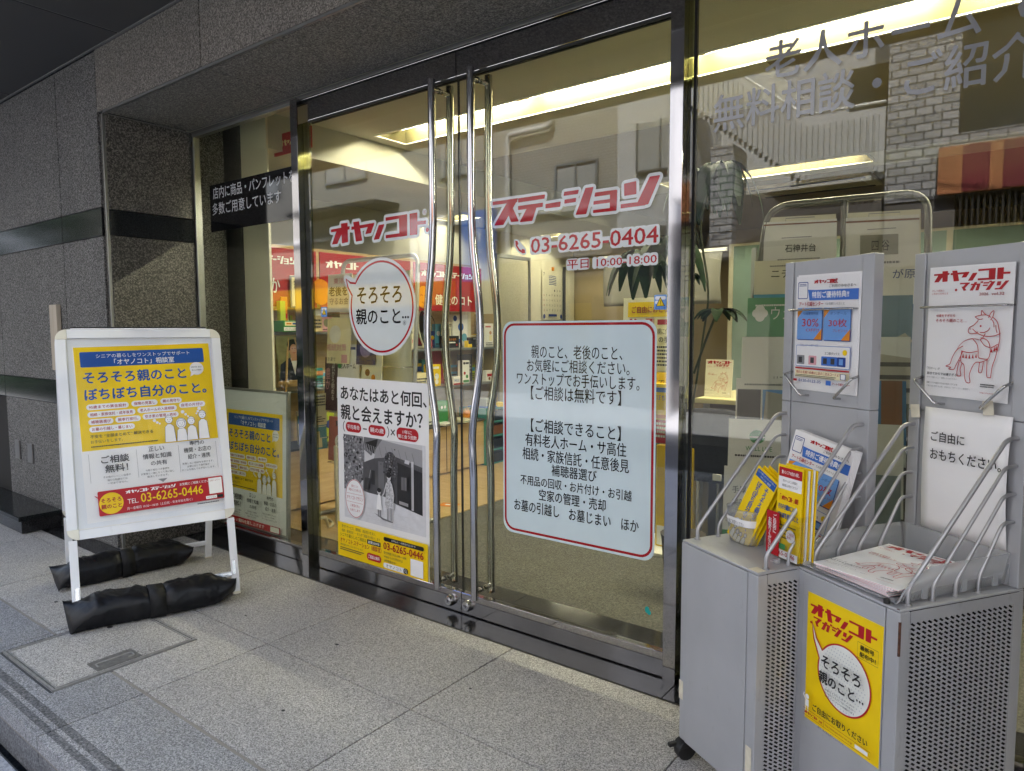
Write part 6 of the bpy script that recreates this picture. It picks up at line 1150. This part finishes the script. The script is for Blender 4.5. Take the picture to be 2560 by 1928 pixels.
# ---- notice stand behind the right door
t = thing('notice_stand', 'white and yellow take one notice stand with magazines behind the right glass door', 'leaflet stand', (-1.97, 3.62, 0))
Mg = frameM((0, 0, .72), (1, 0, 0), (0, .04, 1)); b = MB(); b.box(0, .42, 0, .71, -.012, 0, M=Mg); b.build('board', MT['paper_cream'], t); S = Sheet(Mg, t, .0006, .0003)
S.rect(.03, .60, .40, .685, YEL, 'yellow_header'); S.txt('ご自由におとり下さい', .055, .622, .385, .662, DRED, 'lettering', .02); S.logo(LOGO_OY, .02, .555, .035, RED, 'lettering', .03, sx=.85); S.rect(.20, .30, .42, .595, CRM, 'magazine_print'); S.rect(.22, .555, .30, .585, DRED, 'magazine_print'); S.txt('親に介護が必要な', .22, .50, .41, .535, BLK, 'lettering'); S.txt('の手続き', .23, .455, .36, .49, BLK, 'lettering', .02); S.tiny(.22, .32, .40, .44, DGY, rows=6)
S.rect(.20, .02, .42, .29, YEL2, 'magazine_print'); S.txt('で選ぶ', .25, .215, .38, .25, BLK, 'lettering'); S.txt('住まい', .25, .15, .40, .20, BLK, 'lettering', .03); S.rect(.22, .03, .42, .08, BRN, 'magazine_print'); S.rect(.01, .02, .19, .54, WHT, 'magazine_print'); S.tiny(.03, .1, .17, .5, RED, rows=8); S.done()
for x in (.03, .37): boxobj('leg', (x, x+.025, .0, .025, .0, .715), 'white_metal', t)
boxobj('foot_bar', (0, .42, -.15, .2, 0.003, .02), 'white_metal', t)
t = thing('yellow_brochure_block', 'yellow and red brochure block on the lower ledge behind the right door', 'brochure', (-1.73, 3.55, .62)); b = MB(); b.box(0, .14, 0, .05, 0, .33); b.build('body', YEL, t, .003); S = Sheet(frameM((0, 0, 0), (1, 0, 0), (0, 0, 1)), t, .0006, .0003); S.rect(0, 0, .14, .13, RED, 'red_panel'); S.tiny(.01, .03, .13, .12, WHT, rows=4); S.txt('ぼちぼち', .03, .24, .13, .27, BLU); S.rect(.02, .285, .13, .31, MBL, 'blue_header'); S.rect(0, .14, .14, .16, ORG, 'red_panel'); S.done()
t = thing('yellow_bin', 'tall yellow panel box standing on the floor below the brochure block', 'box', (-1.73, 3.60, 0)); b = MB(); b.box(0, .22, 0, .05, .02, .60); b.build('body', YEL2, t, .004); b = MB(); b.box(.01, .21, -.003, .0, .03, .14); b.build('white_base', WHT, t)
# potted plant with hanging palmate leaves
def leaf_cluster(par, c, r, n, seed, droop=.8):
    rn = random.Random(seed); b = MB()
    for k in range(n):
        a = 2*math.pi*k/n+rn.uniform(-.25, .25); L = r*rn.uniform(.75, 1.1); w = L*.17; P = []
        for i in range(9):
            s = i/8; x = L*s*(1-.25*s*droop); z = .10*L*math.sin(s*2.2)-L*droop*s**1.8*.85; P.append((Vector((math.cos(a)*x, math.sin(a)*x, z)), w*math.sin(math.pi*min(1, s*.93+.04))**.8))
        sd = Vector((-math.sin(a), math.cos(a), 0)); vs = []
        for p, ww in P: vs += [Vector(c)+p-sd*ww+Vector((0, 0, ww*.35)), Vector(c)+p, Vector(c)+p+sd*ww+Vector((0, 0, ww*.35))]
        b.add(vs, [(i*3+q, i*3+q+1, (i+1)*3+q+1, (i+1)*3+q) for i in range(8) for q in range(2)], None, True)
    return b.build('leaves', MT['leaf'], par)
t = thing('potted_plant', 'tall green money tree plant with drooping palmate leaves behind the glass', 'plant', (-1.21, 3.02, 0))
b = MB(); b.tube(smoothpath([(-.10, 0, .30), (-.08, 0, .75), (-.03, .02, 1.20), (.0, 0, 1.42), (-.04, .0, 1.7), (.0, 0, 1.89)], 6), .005, 8); b.build('trunk', MT['stem'], t)
b = MB(); b.tube(smoothpath([(-.06, 0, 1.05), (.02, -.05, 1.22), (.07, -.06, 1.33)], 6), .006, 6); b.tube(smoothpath([(-.03, 0, 1.6), (-.10, 0, 1.74), (-.19, .02, 1.68)], 6), .005, 6); b.tube(smoothpath([(-.02, 0, 1.8), (.03, -.04, 1.89), (.07, -.05, 1.93)], 6), .006, 6); b.build('branch', MT['stem'], t)
leaf_cluster(t, (.07, -.06, 1.33), .14, 11, 5, .5); leaf_cluster(t, (.07, -.05, 1.95), .24, 10, 2, 1.25); leaf_cluster(t, (-.20, .02, 1.67), .25, 9, 8, 1.2); leaf_cluster(t, (-.07, 0, 1.95), .22, 9, 3, 1.2); leaf_cluster(t, (-.36, .05, 1.62), .24, 8, 12, 1.15); leaf_cluster(t, (-.1, .0, 1.5), .12, 5, 4, .7)
b = MB(); b.tube([(-.10, 0, 0.003), (-.10, 0, .28), (-.10, 0, .30)], [.08, .10, .105], 20); b.build('pot', mat('pot_brown', (.05, .04, .03), .6), t)
# counter, chair and little magazine seen between door and rack
t = thing('office_desk', 'pale yellow topped desk behind the right display window', 'desk', (-1.0, 3.95, 0)); boxobj('desk_top', (-.55, 1.6, -.25, .45, .84, .868), mat('desk_yellow', (.72, .66, .36), .5), t, .004); boxobj('modesty_panel', (-.5, 1.55, .40, .42, .1, .838), 'grey_band', t)
for x in (-.52, 1.54): boxobj('leg', (x, x+.04, -.2, .4, 0, .838), 'frame_grey', t)
t = thing('office_chair', 'navy fabric chair back with a white tag behind the display window', 'chair', (-1.4, 3.58, 0))
b = MB(); vs = []; n = 12
for i in range(n+1):
    for k in range(9): x = -.20+.36*k/8; z = .42+.40*i/n; vs.append((x, .05*math.cos((k-4)/4*1.3)-.02*(i/n), z+(-.03*abs((k-4)/4)**3 if i == n else 0)))
b.add(vs, [(i*9+k, i*9+k+1, (i+1)*9+k+1, (i+1)*9+k) for i in range(n) for k in range(8)], None, True); o = b.build('backrest', MT['navy_fabric'], t); q = o.modifiers.new('thick', 'SOLIDIFY'); q.thickness = .05
boxobj('seat', (-.22, .22, .10, .50, .40, .47), 'navy_fabric', t, .03); boxobj('tag', (.01, .055, -.004, .006, .445, .478), 'paper', t)
for x in (-.17, -.08, .02, .12): b = MB(); b.tube([(x, .05, .02), (x, .06, .44)], .011, 8); b.build('leg', MT['frame_grey'], t)
boxobj('base_bar', (-.22, .22, .03, .09, .003, .022), 'frame_grey', t)
t = thing('small_magazine', 'cream horse magazine propped on the desk behind the glass', 'magazine', (-1.505, 3.80, .868)); Mg = frameM((-.03, 0, .002), (1, 0, 0), (0, .1, 1)); b = MB(); b.box(0, .155, 0, .21, -.006, 0, M=Mg); b.build('cover', MT['paper_cream'], t); S = Sheet(Mg, t, .0006, .0002); horse_cover(S, .155, .21); S.done()
t = thing('info_sheet', 'yellow list sheet taped to the teal partition behind the plant', 'notice', (-1.42, 3.9, 1.12)); Mg = frameM((.09, 0, 0), (1, 0, 0), (0, 0, 1)); paper('sheet', .17, .30, Mg, t, CRM, .003); S = Sheet(Mg, t, .0006, .0003); S.ring([(.01, .23), (.16, .23), (.16, .27), (.01, .27)], .003, DRED); S.txt('老人ホーム', .02, .253, .12, .266, DRED); S.txt('実はやるべきこと', .02, .236, .15, .249, DRED); S.ell(.11, .285, .02, .02, BLU, 'round_mark'); [S.tiny(.02, .02+k*.05, .15, .055+k*.05, DGY, rows=3, seed=k) for k in range(4)]; S.done()
t = thing('glass_post', 'grey post of an inner glass screen beside the plant', 'post', (-1.33, 3.98, 0)); boxobj('post', (-.012, .014, -.012, .012, .87, 1.70), 'frame_grey', t); boxobj('foot', (-.05, .05, -.05, .05, .869, .885), 'frame_grey', t, .003)
# ---- brochure stand inside the display window
AS = rad(17); SP = (-.75, 2.40, 0); tS = rad(12)
t = thing('brochure_stand', 'bronze tube brochure stand with two columns of wire pockets inside the display window', 'brochure stand', SP, AS)
def Ps(u, v, w=0): return Vector((u, v*math.sin(tS)-w*math.cos(tS), v*math.cos(tS)+w*math.sin(tS)))
b = MB(); b.tube(fillet([Ps(-.19, .05), Ps(-.012, 1.752), Ps(.52, 1.772), Ps(.51, .05)], .085, 8), .0125, 12); b.build('frame', MT['tube_bronze'], t)
b = MB(); b.tube([Ps(.24, .05), Ps(.252, 1.755)], .013, 8); b.build('centre_post', MT['tube_bronze'], t)
b = MB(); b.tube([(-.25, -.15, .012), (.55, -.15, .012), (.55, .35, .012), (-.25, .35, .012), (-.25, -.15, .012)], .012, 8); b.build('base', MT['tube_bronze'], t)
cols = {0: [(-.025, .225), (-.055, .215), (-.075, .20), (-.09, .19), (-.105, .18), (-.125, .17), (-.135, .16)], 1: [(.255, .49), (.24, .475), (.225, .465), (.215, .455), (.205, .44), (.2, .43), (.19, .42)]}
zz = [(1.40, 1.685), (1.24, 1.53), (1.09, 1.385), (.94, 1.235), (.79, 1.08), (.62, .93), (.45, .76)]
def BB(u0, u1, v0, v1, col, pr, label, k, c):
    t2 = thing('brochure', label, 'brochure', SP, AS, 'brochures in the window stand'); off = .016*k+.012; M = frameM(Ps(u0, v0, off), (1, 0, 0), Ps(0, 1)); w, h = u1-u0, v1-v0
    b = MB(); b.box(0, w, 0, h, -.005, 0, M=M); b.build('cover', MT[col] if isinstance(col, str) else col, t2); S = Sheet(M, t2, .0006, .0002)
    for q in pr:
        if q[0] == 'r': S.rect(w*q[1], h*q[2], w*q[3], h*q[4], q[5], 'cover_print')
        elif q[0] == 'e': S.ell(w*q[1], h*q[2], w*q[3], w*q[3]*(q[5] if len(q) > 5 else 1), q[4], 'cover_print', 24)
        elif q[0] == 't': S.txt(q[1], w*q[2], h*q[3], w*q[4], h*q[5], q[6], 'cover_lettering', q[7] if len(q) > 7 else 0)
        elif q[0] == 's': S.tiny(w*q[1], h*q[2], w*q[3], h*q[4], q[5], rows=q[6])
        elif q[0] == 'p': S.poly([(w*a, h*c_) for a, c_ in q[1]], q[2], 'cover_print')
    S.done()
    e = (.0, .012)
    for uu in (u0+.025, u1-.025): bq = MB(); bq.tube(fillet([Ps(uu-.02 if uu < (u0+u1)/2 else uu+.02, v0+.05, 0), Ps(uu-.005, v0+.055, off+.014), Ps(uu, v0-.015, off+.014), Ps(uu, v0-.02, 0)], .01, 3), .002, 6); bq.build('wire_pocket', MT['steel_wire'], t)
GW = ink('#B4B2AC'); BW = ink('#9A988F')
bl = [('r', 0, 0, 1, .55, SKY), ('p', [(.1, .10), (.75, .48), (1, .44), (1, .0), (.1, 0)], GW), ('p', [(.2, .16), (.75, .40), (1, .37), (1, .33), (.75, .36), (.2, .12)], DGY), ('p', [(.15, .08), (.75, .29), (1, .27), (1, .23), (.75, .25), (.15, .04)], DGY)]
pics = [('r', .02, .42, .30, .86, DGY), ('r', .32, .42, .60, .86, LBL), ('r', .62, .42, .98, .86, SKN), ('e', .70, .60, .07, BLK), ('e', .85, .74, .06, BLK), ('p', [(.33, .42), (.60, .50), (.60, .80), (.36, .84)], GW), ('e', .22, .22, .16, BLK), ('e', .62, .20, .19, BLK), ('e', .62, .12, .15, SKN), ('e', .22, .14, .12, SKN)]
spec = {0: [('paper', [('r', 0, .95, 1, .97, BRN), ('s', .25, .76, .75, .785, GRY, 1), ('t', '石神井台', .30, .57, .72, .68, BLK), ('s', .2, .46, .8, .49, GRY, 1)], 'grey white brochure lettered Shakujiidai in kanji, top left of the stand'),
    ('paper_cream', [('t', 'ニチイホーム', .22, .77, 1.0, .88, BLK), ('s', .2, .91, .95, .94, GRY, 1)]+bl, 'brochure with a white building under blue sky in the left column'),
    (mat('brochure_green', '#5F9A72', .45), [('t', 'ウェリナケ', .30, .72, 1.0, .88, WHT), ('e', .12, .80, .06, WHT), ('e', .20, .80, .06, WHT), ('e', .16, .85, .06, WHT), ('e', .16, .75, .06, WHT), ('r', .6, .40, .95, .55, MBL), ('r', 0, 0, 1, .30, mat('brochure_bw_photo', '#6A6A66', .45, var=.8, scale=40)), ('s', .1, .88, .8, .92, WHT, 1)], 'green brochure with a white clover mark in the left column'),
    ('paper', [('t', 'リアンレーヴ茅', .40, .42, .95, .52, DGY), ('s', .55, .70, .9, .73, GRY, 1), ('r', 0, .26, 1, .34, PNK), ('e', .72, .9, .02, NAV)], 'plain white brochure with a pink stripe in the left column'),
    ('paper', pics+[('s', .1, .90, .9, .94, GRY, 1)], 'brochure with a collage of people and buildings in the left column'),
    ('paper', [('e', .33, .80, .09, GRN, .9), ('r', .24, .79, .42, .805, WHT), ('t', 'WELL LIFE', .20, .64, .50, .69, GRN), ('s', .08, .56, .6, .6, DGY, 1), ('p', [(.60, .58), (.60, .86), (1, .70), (1, .5)], DGY), ('r', 0, .05, 1, .45, mat('brochure_dog_photo', '#A8845C', .5, var=.55, scale=22)), ('e', .45, .3, .16, CRM), ('e', .45, .33, .02, BLK), ('t', 'ペットと', .62, .36, .98, .44, GRN)], 'brochure with a green wave mark and a dog photo in the left column'),
    ('paper', [('t', '手厚い職員体制と', .1, .70, .75, .78, DGY), ('t', '美味しい食事で', .1, .56, .68, .64, DGY), ('t', '24時間サポート', .1, .42, .75, .50, DGY), ('r', 0, 0, 1, .28, GRN)], 'brochure with a green foot in the lowest left pocket')],
    1: [('paper', [('r', 0, .93, 1, .955, BRN), ('r', .20, .50, .72, .76, BW), ('t', '四 谷', .36, .55, .60, .69, BLK), ('s', .3, .82, .7, .845, GRY, 1), ('s', .3, .44, .75, .46, GRY, 1)], 'grey brochure lettered Yotsuya in kanji, top right of the stand'),
    ('paper', [('t', 'が原', .70, .72, 1.0, .84, NAV), ('s', .1, .9, .8, .95, GRY, 1), ('r', 0, 0, 1, .40, MBL)], 'white brochure with navy letters in the right column'),
    (mat('brochure_sky', '#6E8CA8', .5, var=.12, scale=6), [('p', [(0, .1), (.9, .55), (1, .45), (.2, 0), (0, 0)], GW), ('t', 'グランクレール', .42, .18, .88, .26, DGY)], 'slate blue brochure with a pale roof in the right column'),
    ('paper_cool', [('p', [(.2, .15), (.2, .85), (1, .75), (1, .15)], GW), ('r', .25, .65, 1, .70, DGY), ('r', .25, .5, 1, .55, DGY), ('r', .25, .35, 1, .40, DGY), ('r', 0, 0, 1, .22, mat('brochure_trees', '#4E5A30', .5, var=.7, scale=40))], 'brochure showing a terraced white apartment block in the right column'),
    (mat('brochure_ocean', '#2E78B8', .5, var=.2, scale=8), [('r', .68, .45, .95, 1, BRN), ('r', 0, 0, 1, .25, mat('brochure_cloud', '#B8C0C4', .5, var=.4, scale=20))], 'bright blue brochure with a brown flap in the right column'),
    ('paper_cool', [], 'plain pale grey brochure in the right column'), (mat('brochure_slate', '#7A8C9C', .5, var=.1), [('r', 0, 0, 1, .3, GW)], 'blue grey brochure in the lowest right pocket')]}
for c in (0, 1):
    for k, (u0, u1) in enumerate(cols[c]): BB(u0, u1, zz[k][0], zz[k][1], *spec[c][k], k, c)
for c, (u0, u1) in ((0, (-.02, .222)), (1, (.26, .495))):
    t2 = thing('brochure_cover', ('left' if c == 0 else 'right')+' cream hanging file with a slot handle behind the top brochure', 'file', SP, AS, 'hanging files in the window stand'); M = frameM(Ps(u0, 1.40, .004), (1, 0, 0), Ps(0, 1)); b = MB(); b.box(0, u1-u0, 0, .305, -.003, .003, M=M); b.build('cover', MT['paper_cream'], t2); b = MB(); q = [M @ Vector(p) for p in ((.07, .285, .004), (.07, .298, .004), (.17, .298, .004), (.17, .285, .004), (.07, .285, .004))]; b.tube(q, .0016, 5); b.build('slot_rim', MT['frame_grey'], t2)
# ================================================================== ACROSS THE STREET (seen as reflections in the glass)
YO = -5.576
def rbox(name, par, dims, m, bevel=0):
    x0, x1, y0, y1, z0, z1 = dims; L = par.location; return boxobj(name, (x0-L.x, x1-L.x, y0-L.y, y1-L.y, z0-L.z, z1-L.z), m, par, bevel)
t = thing('tile_building', 'white tiled building with red and orange sign band, mirrored in the right window', 'building', (0, YO, -.14))
rbox('tiled_wall', t, (-1.74, -.97, YO-.6, YO, 2.83, 11), 'pale_tile'); rbox('shaded_pillar_base', t, (-1.74, -.97, YO-.6, YO-.02, -.14, 2.828), 'shopfront_dark'); rbox('tiled_wall', t, (-.97, 6, YO-.6, YO-.16, -.14, 11), 'stucco_pale'); rbox('tiled_wall', t, (-4.05, -3.72, YO-.6, YO-.02, 2.3, 3.9), 'pale_tile')  # lower pillar coloured dark to stand for the awning's shade
rbox('tiled_wall', t, (-.97, 6, YO-.16, YO, 5.6, 6.2), 'pale_tile'); rbox('tiled_wall', t, (-.97, 6, YO-.16, YO, 3.42, 3.58), 'pale_tile')
for z0, z1 in ((3.60, 5.55), (6.25, 8.0)):
    w_ = rbox('window', t, (-.95, 2.6, YO-.15, YO-.10, z0, z1), 'window_dark'); rbox('mullion', w_, (0, 0, 0, 0, 0, 0), 'slat_dark') if False else None
    for x in (-.96, .22, 1.4, 2.58): b = MB(); L = t.location; b.box(x-L.x, x+.03-L.x, -.13, -.06, z0-L.z, z1-L.z); b.build('window_frame', MT['slat_dark'], t)
    rbox('blind', t, (-.93, 2.55, YO-.158, YO-.152, z0+.05, z0+.9), 'curtain_grey')
sg = rbox('sign_band', t, (-1.15, 5, YO+.001, YO+.10, 2.86, 3.415), 'sign_orange')
for x0, x1 in ((-.90, -.63), (-.50, -.2), (.2, .5), (.9, 1.2)): L = sg.location; b = MB(); b.box(x0, x1, .102, .106, 2.87+.14, 3.405+.14); b.build('red_panel', MT['sign_red'], t)
for k in range(40): pass
b = MB()
for k in range(46): b.box(-.92+k*.06, -.92+k*.06+.022, .0, .05, 0.14, 2.98)
b.build('dark_slats', MT['slat_dark'], t); rbox('shop_opening', t, (-.95, 2.2, YO-.158, YO-.15, -.0, 2.85), 'window_dark')
t2 = thing('green_hedge', 'dark hedge strip behind the slats across the street', 'hedge', (3.5, YO+.4, -.14))
b = MB(); rn = random.Random(5)
for k in range(900):
    c = Vector((rn.uniform(-1, 1), rn.uniform(-.2, .2), rn.uniform(.1, 1.0))); a = rn.uniform(0, 6.28); d = Vector((math.cos(a), math.sin(a), rn.uniform(-.5, .5)))*.06; e = Vector((-math.sin(a), math.cos(a), .3))*.03
    b.add([c-d, c+e, c+d, c-e], [(0, 1, 2, 3)])
b.build('leaves', MT['leaf'], t2)
# white stair building
t = thing('stair_building', 'white rendered building with a ribbed stair parapet, mirrored in the right window', 'building', (-3, YO, -.14))
rbox('rendered_wall', t, (-6.25, -1.76, YO-2.5, YO-1.2, -.14, 10), 'stucco'); rbox('side_wall', t, (-4.65, -4.35, YO-1.2, YO-.0, 3.2, 9), 'stucco')
rbox('dark_opening', t, (-2.42, -1.76, YO-1.19, YO-1.1, 3.9, 4.95), 'window_dark'); rbox('ground_floor', t, (-4.0, -1.76, YO-1.19, YO-.9, -.14, 3.2), 'shopfront_dark'); rbox('shop_front', t, (-4.0, -1.76, YO-.899, YO-.2, 2.5, 3.19), 'shopfront_dark'); rbox('entrance', t, (-3.4, -2.3, YO-.89, YO-.85, -.14, 2.1), 'window_dark')  # ground floor coloured dark up to the parapet, as awning shade
L = t.location
def sl(x): return 4.05+max(0, -2.73-x)*.81
b = MB(); P = [(-4.45, sl(-4.45)), (-2.73, 4.05), (-1.76, 4.05), (-1.76, 3.24), (-2.93, 3.21), (-4.45, sl(-4.45)-.87)]
b.prism([(x-L.x, z-L.z) for x, z in P], Matrix(((1, 0, 0, 0), (0, 0, -1, 0), (0, 1, 0, 0), (0, 0, 0, 1))), .14); b.build('stair_parapet', MT['stucco'], t)
b = MB()
for k in range(36):
    x = -4.42+k*.073
    if x > -1.8: break
    z1 = sl(x)-.10; z0 = max(3.25, sl(x)-.83) if x > -2.95 else sl(x)-.83
    b.box(x-L.x, x+.040-L.x, .0, .05, z0-L.z, z1-L.z)
b.build('parapet_ribs', MT['stucco'], t)
b = MB(); b.tube([(-4.45-L.x, .0, sl(-4.45)+.06-L.z), (-2.73-L.x, .0, 4.11-L.z), (-1.76-L.x, .0, 4.11-L.z)], .02, 6); b.build('handrail', MT['white_metal'], t)
w_ = rbox('window', t, (-5.83, -4.96, YO-1.195, YO-1.15, 4.0, 4.8), 'curtain_grey')
for x in (-5.85, -5.41, -4.96): rbox('window_frame', t, (x, x+.03, YO-1.16, YO-1.12, 3.98, 4.82), 'frame_grey')
rbox('window_frame', t, (-5.85, -4.93, YO-1.16, YO-1.12, 3.96, 3.99), 'frame_grey'); rbox('lower_storey', t, (-6.25, -4.0, YO-1.2, YO-1.0, -.14, 3.0), 'shopfront_dark')
for k in range(3): rbox('shop_window', t, (-6.1+k*.7, -5.5+k*.7, YO-.99, YO-.95, .4, 2.4), 'window_dark')
b = MB(); b.tube([(-4.62-L.x, .12, -0), (-4.62-L.x, .12, 8)], .05, 10); b.build('downpipe', MT['stucco'], t)
# brick tiled building further left
t = thing('brick_building', 'cream brick tiled building with sash windows and pipes, mirrored in the glass doors', 'building', (-12, -7.5, -.14))
rbox('tiled_wall', t, (-30, -6.28, -9.0, -7.5, 2.7, 12), 'cream_tile'); rbox('ground_floor', t, (-30, -6.28, -9.0, -7.7, -.14, 2.7), 'shopfront_dark')
for x0, x1, z0, z1 in ((-15.3, -13.77, 5.1, 5.6), (-11.2, -10.3, 4.75, 5.55), (-19, -17.4, 5.1, 5.9), (-8.0, -7.1, 3.6, 4.5), (-15.3, -13.8, 8, 9), (-11, -10, 8, 9), (-8.2, -7.2, 6.4, 7.3), (-24, -22, 5, 6)):
    w_ = rbox('window', t, (x0, x1, -7.495, -7.46, z0, z1), 'curtain_grey'); L = t.location
    for q in ((x0-.05, x1+.05, z0-.06, z0), (x0-.05, x1+.05, z1, z1+.05), (x0-.05, x0, z0, z1), (x1, x1+.05, z0, z1), ((x0+x1)/2-.02, (x0+x1)/2+.02, z0, z1)): b = MB(); b.box(q[0]-L.x, q[1]-L.x, .01, .07, q[2]-L.z, q[3]-L.z); b.build('window_frame', MT['frame_grey'], t)
b = MB(); L = t.location; b.tube(fillet([(-9.2-L.x, .12, 3.0), (-9.2-L.x, .12, 5.45), (-8.1-L.x, .12, 5.45), (-8.1-L.x, .12, 6.0)], .15), .06, 10); b.build('vent_pipe', MT['stucco'], t)
rbox('awning', t, (-16, -12.6, -7.49, -6.7, 4.2, 4.3), 'slat_dark'); rbox('string_course', t, (-30, -6.28, -7.49, -7.40, 3.6, 3.7), 'stucco')
for k in range(7): rbox('shop_window', t, (-21+k*2.1, -19.6+k*2.1, -7.69, -7.65, .2, 2.3), 'window_dark')
t2 = thing('shop_awning', 'long yellow shop board over the ground floor of the brick building across the street', 'sign', (-13.3, -7.2, 1.8))
boxobj('board', (-4.2, 2.6, -.2, .1, 0, .55), ink('#A8861A'), t2, .02); boxobj('lower_trim', (-4.2, 2.6, -.2, .11, -.06, -.002), 'slat_dark', t2)
for x, y, w, h, z, m, ln, lab in ((-11.9, -7.2, 1.1, 1.5, 2.3, WHT, 'purple', 'white shop sign with a purple bread outline across the street'), (-10.3, -7.2, .9, 1.5, 2.3, MBL, 'white', 'blue upright shop sign across the street with white letters')):
    t2 = thing('street_sign', lab, 'sign', (x, y, z)); boxobj('panel', (0, w, -.06, .06, 0, h), m, t2, .01); S = Sheet(frameM((w, .061, 0), (-1, 0, 0), (0, 0, 1)), t2, .002, .002)
    if ln == 'purple': S.line([(.3, .3), (.3, .9), (.2, 1.1), (.35, 1.3), (.75, 1.3), (.9, 1.1), (.8, .9), (.8, .3), (.3, .3)], .04, PUR)
    else: S.txt('四\n谷\n三\n丁\n目', .3, .15, .6, 1.35, WHT, align='CENTER', line=.9)
    S.done(); b = MB(); b.box(w/2-.03, w/2+.03, -.3, -.061, h*.4, h*.5); b.build('bracket', MT['frame_grey'], t2)
t2 = thing('yellow_banner', 'yellow cloth banner on a pole beside the road, mirrored in the right steel jamb', 'banner', (-4.58, -2.6, -.14))
b = MB(); b.tube([(0, 0, 0), (0, 0, 2.0)], .012, 8); b.build('pole', MT['white_metal'], t2); hang_sheet(t2, frameM((.012, .01, .5), (1, 0, 0), (0, 0, 1)), .30, 1.2, YEL2, .04, 'cloth'); boxobj('top_cap', (-.02, .32, -.01, .03, 1.70, 1.80), 'black_rubber', t2)
t2 = thing('street_tree', 'leafy street tree on the far pavement to the left, mirrored in the polished wall bands', 'tree', (-21, -4.6, -.14))
b = MB(); b.tube(smoothpath([(0, 0, 0), (.05, 0, 1.2), (0, .05, 2.6), (.1, 0, 5.2)], 4), .13, 10); b.build('trunk', MT['stem'], t2)
b = MB(); rn = random.Random(9)
for k in range(4200):
    a = rn.uniform(0, 6.28); r = 3.0*rn.random()**.5; c = Vector((r*math.cos(a), r*math.sin(a), 4.2+rn.uniform(-2.2, 2.6)*(1-(r/3.3)**2)))
    if noise.noise(c*.9) < -.12: continue
    d = Vector((rn.uniform(-1, 1), rn.uniform(-1, 1), rn.uniform(-.6, .6))).normalized()*.19; e = d.cross(Vector((rn.uniform(-1, 1), rn.uniform(-1, 1), 1))).normalized()*.07
    b.add([c-d, c+e, c+d, c-e], [(0, 1, 2, 3)])
b.build('crown', MT['leaf'], t2)
# far ends of the street
for x, y, w, d, h, m, lab in ((-46, -9, 14, 9, 14, 'stucco', 'pale rendered block far down the street on the left'), (-40, 3, 12, 10, 12, 'cream_tile', 'cream tiled block on the near side far down the left'), (13, -8, 12, 8, 12, 'cream_tile', 'cream tiled block beyond the white tiled building'), (30, -9, 14, 9, 16, 'stucco_pale', 'rendered block far down the street on the right')):
    t = thing('street_building', lab, 'building', (x, y, -.3)); boxobj('walls', (-w/2, w/2, -d/2, d/2-.2, 0, h), m, t)
    for k in range(int(w/2)-1):
        for q in range(int(h/3)): boxobj('window', (-w/2+1+k*2, -w/2+2.2+k*2, d/2-.199, d/2-.15, 1.2+q*3, 2.6+q*3), 'window_dark', t)
    boxobj('roof_parapet', (-w/2-.05, w/2+.05, -d/2, d/2-.1, h, h+.4), 'stucco_pale', t)
t2 = thing('roadside_hedge', 'dark clipped hedge beside the road to the left, mirrored in the lower polished band', 'hedge', (-15, -2.4, -.15)); b = MB(); rn = random.Random(21)
for k in range(3800):
    c = Vector((rn.uniform(-6, 6), rn.uniform(-.45, .45), rn.uniform(.05, 1.25))); d = Vector((rn.uniform(-1, 1), rn.uniform(-1, 1), rn.uniform(-.7, .7))).normalized()*.12; e = d.cross(Vector((rn.uniform(-1, 1), rn.uniform(-1, 1), 1))).normalized()*.06
    b.add([c-d, c+e, c+d, c-e], [(0, 1, 2, 3)])
b.build('leaves', MT['leaf'], t2)
t2 = thing('overhead_cable', 'thin black cable strung along the street above the far pavement', 'cable', (0, -3.5, 6.2)); b = MB(); b.tube([(x, .3*math.sin(x), -.5+.0025*(x+4)**2) for x in range(-30, 22, 2)], .012, 5); b.tube([(x, .8, .3+.002*(x+2)**2) for x in range(-30, 22, 2)], .010, 5); b.build('cable', MT['black_rubber'], t2)
bpy.data.objects.remove(_to)
